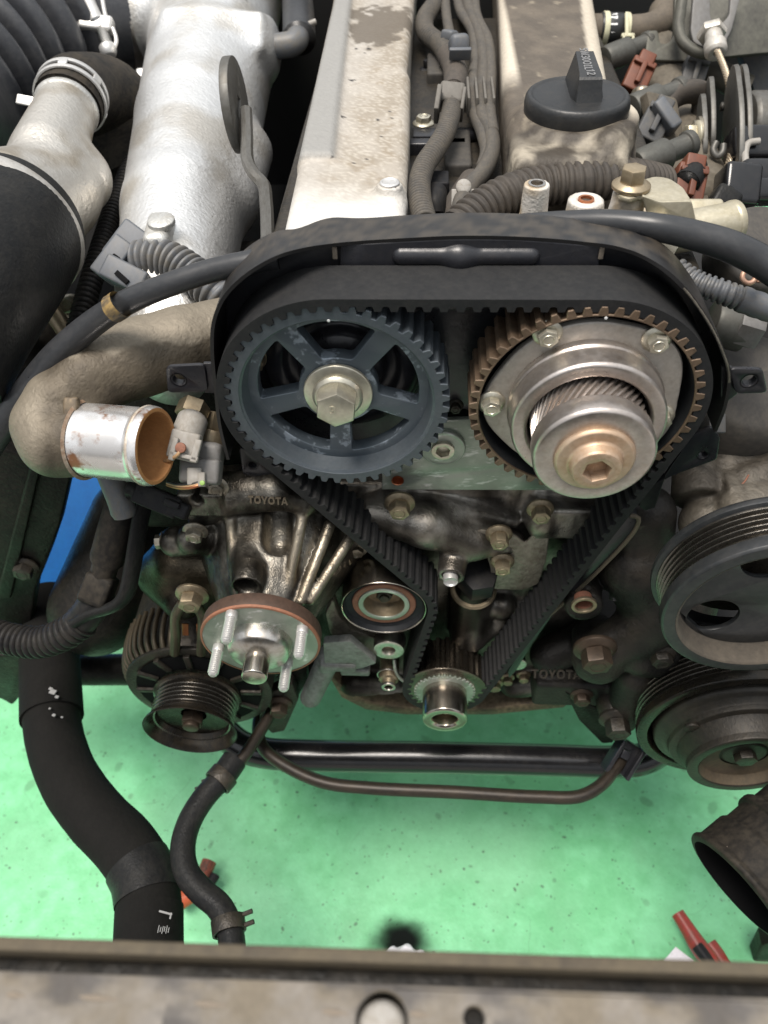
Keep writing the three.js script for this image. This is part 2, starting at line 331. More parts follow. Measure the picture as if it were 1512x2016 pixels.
function socket(R, r, h, at, dir = ZA) { return lathe([[R, 0], [R, h], [r, h], [r, h * 0.2], [0, h * 0.2]], at, dir, 32, 0.0004); }
function threaded(r, L, at, dir = ZA, p = 0.0016) {
  const prof = [[0, 0], [r, 0]]; const n = Math.floor(L / p);
  for (let i = 0; i < n; i++) prof.push([r, (i + 0.1) * p], [r * 0.8, (i + 0.55) * p]);
  prof.push([r * 0.8, L], [r * 0.5, L + r * 0.25], [0, L + r * 0.3]);
  return lathe(prof, at, dir, 20, 0, 0.3);
}
const font = await new FontLoader().loadAsync('fonts/droid/droid_sans_bold.typeface.json');
function text(str, size, depth, origin, right, up) {              // raised lettering on a surface, centred
  const g = new TextGeometry(str, { font, size, depth, curveSegments: 4, bevelEnabled: false });
  g.computeBoundingBox(); const b = g.boundingBox; g.translate(-(b.max.x + b.min.x) / 2, -(b.max.y + b.min.y) / 2, 0);
  const x = right.clone().normalize(), z = x.clone().cross(up).normalize(), y = z.clone().cross(x);
  const c = clean(g); c.applyMatrix4(new THREE.Matrix4().makeBasis(x, y, z)); c.translate(origin.x, origin.y, origin.z); return c;
}

// ---------------------------------------------------------------- smooth castings from distance fields (surface nets)
const smin = (a, b, k) => { const h = Math.max(k - Math.abs(a - b), 0) / k; return Math.min(a, b) - h * h * k * 0.25; };
const smax = (a, b, k) => -smin(-a, -b, k);
const F = {
  cap: (a, b, ra, rb = ra) => { const d = b.clone().sub(a), L2 = d.lengthSq(); return (x, y, z) => { const px = x - a.x, py = y - a.y, pz = z - a.z; const t = Math.min(1, Math.max(0, (px * d.x + py * d.y + pz * d.z) / L2)); return Math.hypot(px - d.x * t, py - d.y * t, pz - d.z * t) - lerp(ra, rb, t); }; },
  sph: (c, r) => (x, y, z) => Math.hypot(x - c.x, y - c.y, z - c.z) - r,
  box: (c, h, r = 0.002, ax = null) => { const B = ax || [V(1, 0, 0), V(0, 1, 0), V(0, 0, 1)]; return (x, y, z) => { const p = [x - c.x, y - c.y, z - c.z]; const q = B.map((v, i) => Math.abs(v.x * p[0] + v.y * p[1] + v.z * p[2]) - [h.x, h.y, h.z][i] + r); return Math.hypot(Math.max(q[0], 0), Math.max(q[1], 0), Math.max(q[2], 0)) + Math.min(Math.max(q[0], q[1], q[2]), 0) - r; }; },
  cyl: (a, b, ra, rd = 0.001, rb = ra) => { const d = b.clone().sub(a), L = d.length(); d.divideScalar(L); return (x, y, z) => { const px = x - a.x, py = y - a.y, pz = z - a.z, t = px * d.x + py * d.y + pz * d.z, q = Math.sqrt(Math.max(0, px * px + py * py + pz * pz - t * t)); const r = lerp(ra, rb, Math.min(1, Math.max(0, t / L))); const e = q - r + rd, f = Math.abs(t - L / 2) - L / 2 + rd; return Math.hypot(Math.max(e, 0), Math.max(f, 0)) + Math.min(Math.max(e, f), 0) - rd; }; },
  poly: (pts, z0, z1, rd = 0.001) => { const n = pts.length; return (x, y, z) => { // a prism along z over a polygon [x, y]
    let d = 1e9, s = 1; for (let i = 0, j = n - 1; i < n; j = i++) { const ex = pts[j][0] - pts[i][0], ey = pts[j][1] - pts[i][1], wx = x - pts[i][0], wy = y - pts[i][1]; const t = Math.min(1, Math.max(0, (wx * ex + wy * ey) / (ex * ex + ey * ey))); d = Math.min(d, (wx - ex * t) ** 2 + (wy - ey * t) ** 2); const c1 = y >= pts[i][1], c2 = y < pts[j][1], c3 = ex * wy > ey * wx; if ((c1 && c2 && c3) || (!c1 && !c2 && !c3)) s = -s; }
    const e = s * Math.sqrt(d) + rd, f = Math.abs(z - (z0 + z1) / 2) - (z1 - z0) / 2 + rd; return Math.hypot(Math.max(e, 0), Math.max(f, 0)) + Math.min(Math.max(e, f), 0) - rd; }; },
  chain: (pts, rad, k0 = 0.01, k = Math.min(k0, 0.005)) => { const c = []; for (let i = 0; i + 1 < pts.length; i++) c.push(F.cap(pts[i], pts[i + 1], Array.isArray(rad) ? rad[i] : rad, Array.isArray(rad) ? rad[i + 1] : rad)); return (x, y, z) => { let d = c[0](x, y, z); for (let i = 1; i < c.length; i++) d = smin(d, c[i](x, y, z), k); return d; }; },
  add: (k, ...fs) => (x, y, z) => { let d = fs[0](x, y, z); for (let i = 1; i < fs.length; i++) d = smin(d, fs[i](x, y, z), k); return d; },
  cut: (k, a, ...fs) => (x, y, z) => { let d = a(x, y, z); for (const f of fs) d = smax(d, -f(x, y, z), k); return d; },
  rough: (f, amp, fr) => (x, y, z) => f(x, y, z) + amp * fbm(x * fr, y * fr, z * fr, 2),
};
function sdf(f, lo, hi, cell) {
  const nx = Math.ceil((hi.x - lo.x) / cell) + 1, ny = Math.ceil((hi.y - lo.y) / cell) + 1, nz = Math.ceil((hi.z - lo.z) / cell) + 1;
  const v = new Float32Array(nx * ny * nz), id = new Int32Array(nx * ny * nz).fill(-1), at = (i, j, k) => (k * ny + j) * nx + i;
  for (let k = 0; k < nz; k++) for (let j = 0; j < ny; j++) for (let i = 0; i < nx; i++) v[at(i, j, k)] = f(lo.x + i * cell, lo.y + j * cell, lo.z + k * cell);
  const pos = [], idx = [];
  for (let k = 0; k < nz - 1; k++) for (let j = 0; j < ny - 1; j++) for (let i = 0; i < nx - 1; i++) {
    let x = 0, y = 0, z = 0, c = 0;
    const E = (a, b, da, db) => { const p = v[at(i + a[0], j + a[1], k + a[2])], q = v[at(i + b[0], j + b[1], k + b[2])]; if ((p < 0) !== (q < 0)) { const t = p / (p - q); x += lerp(a[0], b[0], t); y += lerp(a[1], b[1], t); z += lerp(a[2], b[2], t); c++; } };
    for (const [s, t] of [[0, 0], [1, 0], [0, 1], [1, 1]]) { E([0, s, t], [1, s, t]); E([s, 0, t], [s, 1, t]); E([s, t, 0], [s, t, 1]); }
    if (!c) continue;
    id[at(i, j, k)] = pos.length / 3;
    let X = lo.x + (i + x / c) * cell, Y = lo.y + (j + y / c) * cell, Z = lo.z + (k + z / c) * cell; pos.push(X, Y, Z);
  }
  for (let k = 1; k < nz - 1; k++) for (let j = 1; j < ny - 1; j++) for (let i = 1; i < nx - 1; i++) {
    const a = v[at(i, j, k)] < 0;
    const Q = (b, p, q, r, s) => { if (a === b || p < 0 || q < 0 || r < 0 || s < 0) return; a ? idx.push(p, q, r, p, r, s) : idx.push(p, r, q, p, s, r); };
    Q(v[at(i + 1, j, k)] < 0, id[at(i, j - 1, k - 1)], id[at(i, j, k - 1)], id[at(i, j, k)], id[at(i, j - 1, k)]);
    Q(v[at(i, j + 1, k)] < 0, id[at(i - 1, j, k - 1)], id[at(i - 1, j, k)], id[at(i, j, k)], id[at(i, j, k - 1)]);
    Q(v[at(i, j, k + 1)] < 0, id[at(i - 1, j - 1, k)], id[at(i, j - 1, k)], id[at(i, j, k)], id[at(i - 1, j, k)]);
  }
  const nr = new Float32Array(pos.length), e = cell * 0.4;
  for (let i = 0; i < pos.length; i += 3) {
    let [x, y, z] = [pos[i], pos[i + 1], pos[i + 2]], gx, gy, gz;
    const grad = () => { gx = f(x + e, y, z) - f(x - e, y, z); gy = f(x, y + e, z) - f(x, y - e, z); gz = f(x, y, z + e) - f(x, y, z - e); const l = Math.hypot(gx, gy, gz) || 1; gx /= l; gy /= l; gz /= l; return l / 2 / e; };
    grad(); const d = Math.max(-cell, Math.min(cell, f(x, y, z))) * 0.9; x -= gx * d; y -= gy * d; z -= gz * d; grad();
    pos[i] = x; pos[i + 1] = y; pos[i + 2] = z; nr[i] = gx; nr[i + 1] = gy; nr[i + 2] = gz;
  }
  const g = new THREE.BufferGeometry(); g.setAttribute('position', new THREE.Float32BufferAttribute(pos, 3)); g.setAttribute('normal', new THREE.BufferAttribute(nr, 3)); g.setIndex(idx); return g;
}
function paint(g, fn) {                                          // what the surface is made of, stain by stain, and one sunlit edge (linear colours)
  const p = g.attributes.position, n = g.attributes.normal, c = new Float32Array(p.count * 3);
  for (let i = 0; i < p.count; i++) { const q = fn(p.getX(i), p.getY(i), p.getZ(i), n.getX(i), n.getY(i), n.getZ(i)); c[3 * i] = q[0]; c[3 * i + 1] = q[1]; c[3 * i + 2] = q[2]; }
  g.setAttribute('color', new THREE.BufferAttribute(c, 3)); return g;
}
const oily = (s = 30, pale = [0.42, 0.38, 0.32], dark = [0.035, 0.026, 0.018], tan = [0.2, 0.145, 0.085], a = -0.22, b = 0.26) => (x, y, z) => {
  const t = Math.max(ss(a, b, fbm(x * s, y * s * 0.8, z * s, 4)), 0.8 * ss(0.1, 0.3, fbm(x * s * 4, y * s * 0.5, z * s * 0.5, 3))), u = ss(-0.05, 0.25, fbm(x * s * 2 + 7, y * s * 2, z * s * 2, 3)), k = 1 + 0.6 * fbm(x * 330, y * 330, z * 330, 2) - 0.4 * ss(0.2, 0.35, fbm(x * 170, y * 170 + 4, z * 170, 2));
  const c = mix3(mix3(pale, tan, u * 0.7), dark, t); return [c[0] * k, c[1] * k, c[2] * k];
};
// ================================================================ the ground
{
  const N = 1536, g1 = baked(pfbm(5, 6, 101), 768), g2 = baked(pfbm(9, 5, 111), 768), g3 = baked(pfbm(60, 3, 121), 768), g6 = baked(pfbm(3, 4, 151), 768);
  const dirt = new Float32Array(N * N), gp = new Float32Array(N * N); seed = 99;      // specks, scuffs and small stains trodden into the paint
  const spot = (x, y, r, k, el, an) => { const R = Math.ceil(r * el + 2), ca = Math.cos(an), sa = Math.sin(an); for (let j = -R; j <= R; j++) for (let i = -R; i <= R; i++) { const X = (i * ca + j * sa) / el, Y = -i * sa + j * ca, d = Math.hypot(X, Y) / r + 0.7 * (g3((x + i) / N, (y + j) / N) - 0.5); const t = ss(1.15, 0.6, d) * k; if (t > 0) { const q2 = ((Math.round(y + j) % N) + N) % N * N + ((Math.round(x + i) % N) + N) % N; dirt[q2] = Math.max(dirt[q2], t); } } };
  for (let i = 0; i < 3200; i++) { const c = rnd(); spot(rnd() * N, rnd() * N, c < 0.8 ? rr(0.7, 1.6) : c < 0.97 ? rr(1.6, 3.2) : rr(4, 9), c < 0.97 ? rr(0.3, 0.9) : rr(0.15, 0.4), rr(1, 1.9), rnd() * 3.14); }
  for (let i = 0; i < 130; i++) { let x = rnd() * N, y = rnd() * N, a = rnd() * 6.28; const n = rr(10, 60), k = rr(0.08, 0.28); for (let s = 0; s < n; s++) { spot(x, y, 1.1, k, 1, 0); a += rr(-0.12, 0.12); x += Math.cos(a) * 1.4; y += Math.sin(a) * 1.4; } }
  const T = tex(N, (u, v) => {
    let c = mix3([0.14, 0.455, 0.212], [0.21, 0.59, 0.312], ss(0.25, 0.72, 0.55 * g1(u, v) + 0.45 * g3(u, v)));
    c = mix3(c, [0.16, 0.42, 0.22], ss(0.52, 0.75, g2(u, v)) * 0.45);
    c = mix3(c, [0.25, 0.56, 0.33], ss(0.56, 0.7, g6(u, v)) * 0.4);
    c = mix3(c, [0.045, 0.07, 0.045], dirt[Math.floor(v * N) * N + Math.floor(u * N)] * 0.95);
    const k = 0.95 + 0.1 * fE(u * 4, v * 4); return [c[0] * k, c[1] * k, c[2] * k];
  });
  T.repeat.set(0.105, 0.105);                                    // one tile = 0.95 m of floor
  const fm = std({ map: T, roughness: 0.42, bumpMap: B_lump, bumpScale: 0.0006 });
  const g = new THREE.PlaneGeometry(9, 5.5).rotateX(-Math.PI / 2).translate(0, 0, 0.45 - 2.75);
  structure('floor', g, fm);
  structure('added_concrete_floor', new THREE.PlaneGeometry(9, 5).rotateX(-Math.PI / 2).translate(0, 0, 0.45 + 2.5), std({ map: grime([0.3, 0.29, 0.275], [0.2, 0.19, 0.18], 0.35, 0.7), roughness: 0.85 }));  // unseen concrete, added so front faces reflect grey instead of green
  const blue = std({ map: grime([0.012, 0.31, 0.9], [0.011, 0.25, 0.8], 0.4, 0.7), roughness: 0.5 });
  const a = PY(150, 1215, 0.004), zb = a.z;
  structure('blue_floor_paint', new THREE.PlaneGeometry(2.6, 2.6).rotateX(-Math.PI / 2).translate(-1.62, 0.004, zb - 1.3), blue);
  structure('grey_floor_line', new THREE.PlaneGeometry(2.65, 0.05).rotateX(-Math.PI / 2).translate(-1.6, 0.008, zb + 0.02), std({ map: grime([0.45, 0.44, 0.42], [0.2, 0.18, 0.17], 0.35, 0.65), roughness: 0.8 }));
}

// ================================================================ timing drive (front faces of the wheels lie on z = 0)
const CL = { x: -0.0797, y: 0.7555 }, CR = { x: 0.0768, y: 0.7555 }, CK = { x: -0.0005, y: 0.405 }, TE = { x: -0.0555, y: 0.534 };
const PITCH = 2 * Math.PI * 0.0725 / 48, RC = 0.0725, RK = 24 * PITCH / (2 * Math.PI), RT_ = 0.0362;
const phase = {};
{ // belt path: clockwise round both cam wheels and the crank wheel, outside the tensioner
  const W = [{ ...CL, r: RC, s: 1, k: 'L' }, { ...CR, r: RC, s: 1, k: 'R' }, { ...CK, r: RK, s: 1, k: 'K' }, { ...TE, r: RT_ + 0.0052, s: -1, k: 'T' }];
  const seg = W.map((a, i) => {
    const b = W[(i + 1) % 4], dx = b.x - a.x, dy = b.y - a.y, L = Math.hypot(dx, dy), k = b.s * b.r - a.s * a.r;
    const f = Math.atan2(dy, dx) + Math.asin(k / L), n = [Math.sin(f), -Math.cos(f)];
    return { f, p: [a.x - a.s * a.r * n[0], a.y - a.s * a.r * n[1]], q: [b.x - b.s * b.r * n[0], b.y - b.s * b.r * n[1]], n };
  });
  const path = []; let len = 0;                                  // [x, y, inward normal]
  const raw = [];
  for (let i = 0; i < 4; i++) {
    const A = seg[i], B = seg[(i + 1) % 4], w = W[(i + 1) % 4];
    const L = Math.hypot(A.q[0] - A.p[0], A.q[1] - A.p[1]);
    raw.push({ line: true, p: A.p, q: A.q, n: A.n, L });
    let da = B.f - A.f; if (w.s > 0) { while (da > 0) da -= 2 * Math.PI; } else { while (da < 0) da += 2 * Math.PI; }
    raw.push({ c: w, a0: A.f, da, L: Math.abs(da) * w.r });
  }
  const total = raw.reduce((a, b) => a + b.L, 0), NT = Math.round(total / PITCH), pit = total / NT, sub = 10, NS = NT * sub;
  let acc = 0, ri = 0;
  const sample = (s) => {
    let k = 0, t = s; while (k < raw.length - 1 && t > raw[k].L) { t -= raw[k].L; k++; }
    const e = raw[k];
    if (e.line) { const f = t / e.L; return [lerp(e.p[0], e.q[0], f), lerp(e.p[1], e.q[1], f), e.n[0], e.n[1]]; }
    const f = e.a0 + e.da * t / e.L, n = [Math.sin(f), -Math.cos(f)]; return [e.c.x - e.c.s * e.c.r * n[0], e.c.y - e.c.s * e.c.r * n[1], n[0], n[1]];
  };
  acc = 0; for (const e of raw) { // where a belt tooth sits on each wheel
    if (e.c) { const k = Math.ceil(acc / pit), t = (k * pit - acc) / e.L, f = e.a0 + e.da * t; phase[e.c.k] = Math.atan2(Math.cos(f), -Math.sin(f)); }
    acc += e.L;
  }
  const ring = (i) => {
    const u = i % sub, [x, y, nx, ny] = sample(((i % NS) / NS) * total);
    const d = Math.abs(u > sub / 2 ? u - sub : u) / sub;          // 0 at the middle of a tooth
    const tin = 0.0006 + 0.0034 * ss(0.33, 0.2, d), tout = -0.0042;
    return [[x + nx * tin, y + ny * tin], [x + nx * tout, y + ny * tout]];
  };
  const pos = [], z0 = 0.001, z1 = -0.036, push = (...p) => p.forEach((q) => pos.push(...q));
  const quad = (a, b, c, d) => push(a, b, c, a, c, d);
  for (let i = 0; i < NS; i++) {
    const [a, A] = ring(i), [b, B] = ring(i + 1), P3 = (p, z) => [p[0], p[1], z];
    quad(P3(A, z0), P3(B, z0), P3(B, z1), P3(A, z1)); quad(P3(a, z0), P3(a, z1), P3(b, z1), P3(b, z0));
    quad(P3(a, z0), P3(b, z0), P3(B, z0), P3(A, z0)); quad(P3(a, z1), P3(A, z1), P3(B, z1), P3(b, z1));
  }
  const g = new THREE.BufferGeometry(); g.setAttribute('position', new THREE.Float32BufferAttribute(pos.map((v, i) => v), 3));
  solo('timing_belt', 'black toothed timing belt looped round both cam wheels and the crank wheel', 'belt', crease(clean(g), 0.5), M.belt);
}
function toothed(cx, cy, n, R, dep, ph, holes, z, depth, bevel = 0.0004) { // rim with round grooves
  const pts = []; const m = 12;
  for (let i = 0; i < n * m; i++) {
    const a = i / (n * m) * 2 * Math.PI, u = Math.abs(((i / m + 0.5) % 1) - 0.5);
    const r = R - dep * ss(0.31, 0.17, u); pts.push([cx + r * Math.cos(a + ph), cy + r * Math.sin(a + ph)]);
  }
  return extr(pts, holes, depth, bevel, 1).translate(0, 0, z);
}
{ // exhaust side cam wheel: dark blue, five spokes
  const o = thing('cam_sprocket', 'dark blue five spoked cam sprocket under the belt', 'sprocket', V(CL.x, CL.y, -0.03));
  part(o, 'toothed_rim', [toothed(CL.x, CL.y, 48, 0.0722, 0.0044, phase.L, [circ(0.0625, 96, CL.x, CL.y)], 0, 0.032),
    lathe([[0.0626, -0.001], [0.0612, -0.002], [0.0585, -0.014], [0.0568, -0.0165]], V(CL.x, CL.y, 0), ZA, 96, 0)], M.camTeeth);
  const holes = [], A0 = -Math.PI / 2 - 0.03;
  for (let k = 0; k < 5; k++) {
    const m = A0 + (k + 0.5) * 2 * Math.PI / 5, ri = 0.0262, ro = 0.0525, pts = [], hw = 0.0068;
    const ai = Math.PI / 5 - hw / ri * 1.0, ao = Math.PI / 5 - hw * 1.15 / ro;
    for (let i = 0; i <= 12; i++) { const a = m - ao + 2 * ao * i / 12; pts.push([CL.x + ro * Math.cos(a), CL.y + ro * Math.sin(a)]); }
    for (let i = 0; i <= 3; i++) { const a = m + ai - 2 * ai * i / 3; pts.push([CL.x + ri * Math.cos(a), CL.y + ri * Math.sin(a)]); }
    holes.push(roundPoly(pts, 0.0055, 5));
  }
  part(o, 'spoke_disc', extr(circ(0.0618, 96, CL.x, CL.y), holes, 0.011, 0.0012, 3).translate(0, 0, -0.013), M.camBlue);
  part(o, 'washer', lathe([[0, 0], [0.0225, 0], [0.0225, 0.003], [0.014, 0.0045], [0, 0.0045]], V(CL.x, CL.y, -0.0125), ZA, 64, 0.0008), M.zinc);
  const b = part(o, 'hub_bolt', [lathe([[0, 0], [0.0165, 0], [0.0165, 0.0015], [0.0142, 0.004], [0, 0.004]], V(CL.x, CL.y, -0.008), ZA, 40, 0.0004), hexHead(0.0137, 0.0138, V(CL.x, CL.y, -0.006), ZA, 0.42, 0.0014)], M.zinc);
  part(b, 'head_mark', text('9', 0.0065, 0.0006, V(CL.x - 0.002, CL.y + 0.001, 0.0077), V(1, 0, 0), YU), M.zinc);
  part(o, 'timing_dot', disc(0.0009, 0.0004, PZ(647, 631, 0)), M.lettering);
}
{ // intake side cam wheel with the variable timing body
  const at = V(CR.x, CR.y, -0.03), c = (z) => V(CR.x, CR.y, z);
  const o = thing('cam_phaser_sprocket', 'brown toothed cam sprocket with stepped silver phaser body', 'sprocket', at);
  part(o, 'toothed_rim', toothed(CR.x, CR.y, 48, 0.0724, 0.0048, phase.R, [circ(0.0662, 96, CR.x, CR.y)], 0.0015, 0.0335), M.vvtRing);
  part(o, 'rim_wall', lathe([[0.0661, 0], [0.0656, -0.004], [0.0648, -0.022], [0.03, -0.022]], c(0), ZA, 96, 0.002), M.camRim);
  const lobes = []; for (let i = 0; i < 120; i++) { const a = i / 120 * 2 * Math.PI, r = 0.0588 + 0.0048 * Math.pow(Math.max(0, Math.cos((a - 0.72) * 2.5)), 2); lobes.push([CR.x + r * Math.cos(a), CR.y + r * Math.sin(a)]); }
  part(o, 'flange_plate', extr(lobes, [circ(0.04, 48, CR.x, CR.y)], 0.006, 0.0015, 3).translate(0, 0, -0.004), M.vvtPlate);
  for (const [x, y] of [[1080, 668], [1297, 680], [968, 805], [1304, 832]]) {
    const p = PZ(x, y, 0.003); p.z = -0.004;
    part(o, 'flange_bolt', boltGeom(0.0062, 0.008, p, ZA, 0.5 + x * 0.01), M.zinc);
  }
  part(o, 'phaser_drum', lathe([[0.047, -0.005], [0.0485, 0.001], [0.0485, 0.0025], [0.0472, 0.0045], [0.0472, 0.0185], [0.0458, 0.0205], [0.0385, 0.0205], [0.037, 0.0185], [0.037, 0.006]], c(0), ZA, 96, 0.0008), M.vvtBody);
  const gear = []; const tg = 46;
  { const gp = []; for (let i = 0; i < tg * 6; i++) { const a = i / (tg * 6) * 2 * Math.PI, u = (i % 6) / 6; gp.push([a, u < 0.5 ? 0.0348 : 0.0325]); }
    const pos = [], steps = 8, H = 0.024, tw = 0.5; const pt = (i, k) => { const [a, r] = gp[i % gp.length], b = a + tw * k / steps; return [CR.x + r * Math.cos(b), CR.y + r * Math.sin(b), 0.01 + H * k / steps]; };
    for (let k = 0; k < steps; k++) for (let i = 0; i < gp.length; i++) { const a = pt(i, k), b = pt(i + 1, k), d = pt(i + 1, k + 1), e = pt(i, k + 1); pos.push(...a, ...b, ...d, ...a, ...d, ...e); }
    const g = new THREE.BufferGeometry(); g.setAttribute('position', new THREE.Float32BufferAttribute(pos, 3)); gear.push(crease(clean(g), 0.4)); }
  part(o, 'helical_gear', gear, M.vvtBody);
  part(o, 'front_disc', lathe([[0.033, 0.0325], [0.0362, 0.0335], [0.0362, 0.046], [0.0345, 0.048], [0.0232, 0.048], [0.0228, 0.0465], [0.0205, 0.0465]], c(0), ZA, 96, 0.0007), M.vvtBody);
  part(o, 'hub_cap', lathe([[0.0236, 0.047], [0.0236, 0.0495], [0.0222, 0.0515], [0.0165, 0.0515], [0.0152, 0.053], [0.0147, 0.0585], [0.0135, 0.0598], [0.0102, 0.0598]], c(0), ZA, 80, 0.0006), M.vvtRust);
  part(o, 'hexagon_socket', [extr(circ(0.0142, 48, CR.x, CR.y), [circ(0.0084, 6, CR.x, CR.y, 0.35)], 0.008, 0.0005).translate(0, 0, 0.0596), disc(0.0095, 0.001, c(0.051))], M.vvtRust);
  part(o, 'timing_dot', disc(0.0009, 0.0004, PZ(1193, 626, 0.0016)), M.lettering);
}
{ // crank wheel and the bare nose of the crankshaft
  const c = (z) => V(CK.x, CK.y, z);
  const o = thing('crank_sprocket', 'small dark oily crank sprocket at the bottom of the belt', 'sprocket', c(-0.035));
  part(o, 'toothed_drum', toothed(CK.x, CK.y, 24, RK - 0.0002, 0.004, phase.K, [], -0.001, 0.036), M.pulley);
  part(o, 'guide_flange', pipe(0.0402, 0.026, 0.0016, c(-0.001), ZA, 80, 0.0003), M.pulley);
  const tr = []; for (let i = 0; i < 36 * 6; i++) { const u = (i % 6) / 6; tr.push([CK.x + (u < 0.5 ? 0.0292 : 0.0268) * Math.cos(i / 216 * 2 * Math.PI), CK.y + (u < 0.5 ? 0.0292 : 0.0268) * Math.sin(i / 216 * 2 * Math.PI)]); }
  part(o, 'toothed_reluctor', extr(tr, [], 0.002, 0.0002, 1).translate(0, 0, 0.0022), M.zincGreen);
  const s = thing('crankshaft_nose', 'bare shiny crankshaft end sticking out of the crank sprocket', 'shaft', c(0.002));
  part(s, 'shaft_sleeve', lathe([[0.021, 0.002], [0.021, 0.0305], [0.0197, 0.032], [0.0135, 0.032], [0.0118, 0.03], [0.0105, 0.016]], c(0), ZA, 64, 0.0004), M.polished);
  part(s, 'threaded_bore', lathe([[0.0106, 0.0165], [0.0092, 0.015], [0.0088, 0.007], [0, 0.004]], c(0), ZA, 48, 0.0003), M.brass);
}
{ // tensioner roller
  const c = (z) => V(TE.x, TE.y, z);
  const o = thing('tensioner_pulley', 'smooth steel tensioner pulley with red sealed bearing beside the belt', 'pulley', c(-0.035));
  part(o, 'roller_shell', lathe([[0.0362, -0.036], [0.0362, -0.0008], [0.0356, 0], [0.0346, -0.0012], [0.034, -0.009]], c(0), ZA, 80, 0.0004), M.polished);
  part(o, 'dark_dish', lathe([[0.0341, -0.0014], [0.0325, -0.006], [0.0268, -0.0072]], c(0.0005), ZA, 80, 0.0004), M.camRim);
  part(o, 'red_seal', lathe([[0.0272, -0.0074], [0.0268, -0.0058], [0.022, -0.0058], [0.0218, -0.007]], c(0.0005), ZA, 64, 0.0003), M.ring);
  part(o, 'inner_race', lathe([[0.0218, -0.007], [0.0216, -0.0048], [0.0178, -0.0048], [0.0174, -0.0056]], c(0.0005), ZA, 64, 0.0003), M.zincGreen);
  part(o, 'dark_cup', lathe([[0.0174, -0.0056], [0.016, -0.019], [0, -0.019]], c(0.0005), ZA, 64, 0.0003), M.brass);
  part(o, 'pivot_bolt', [hexHead(0.0072, 0.006, c(-0.0185), ZA, 0.2), disc(0.0044, 0.0024, c(-0.0125), ZA, 24, 0.0008)], M.oldIron);
}
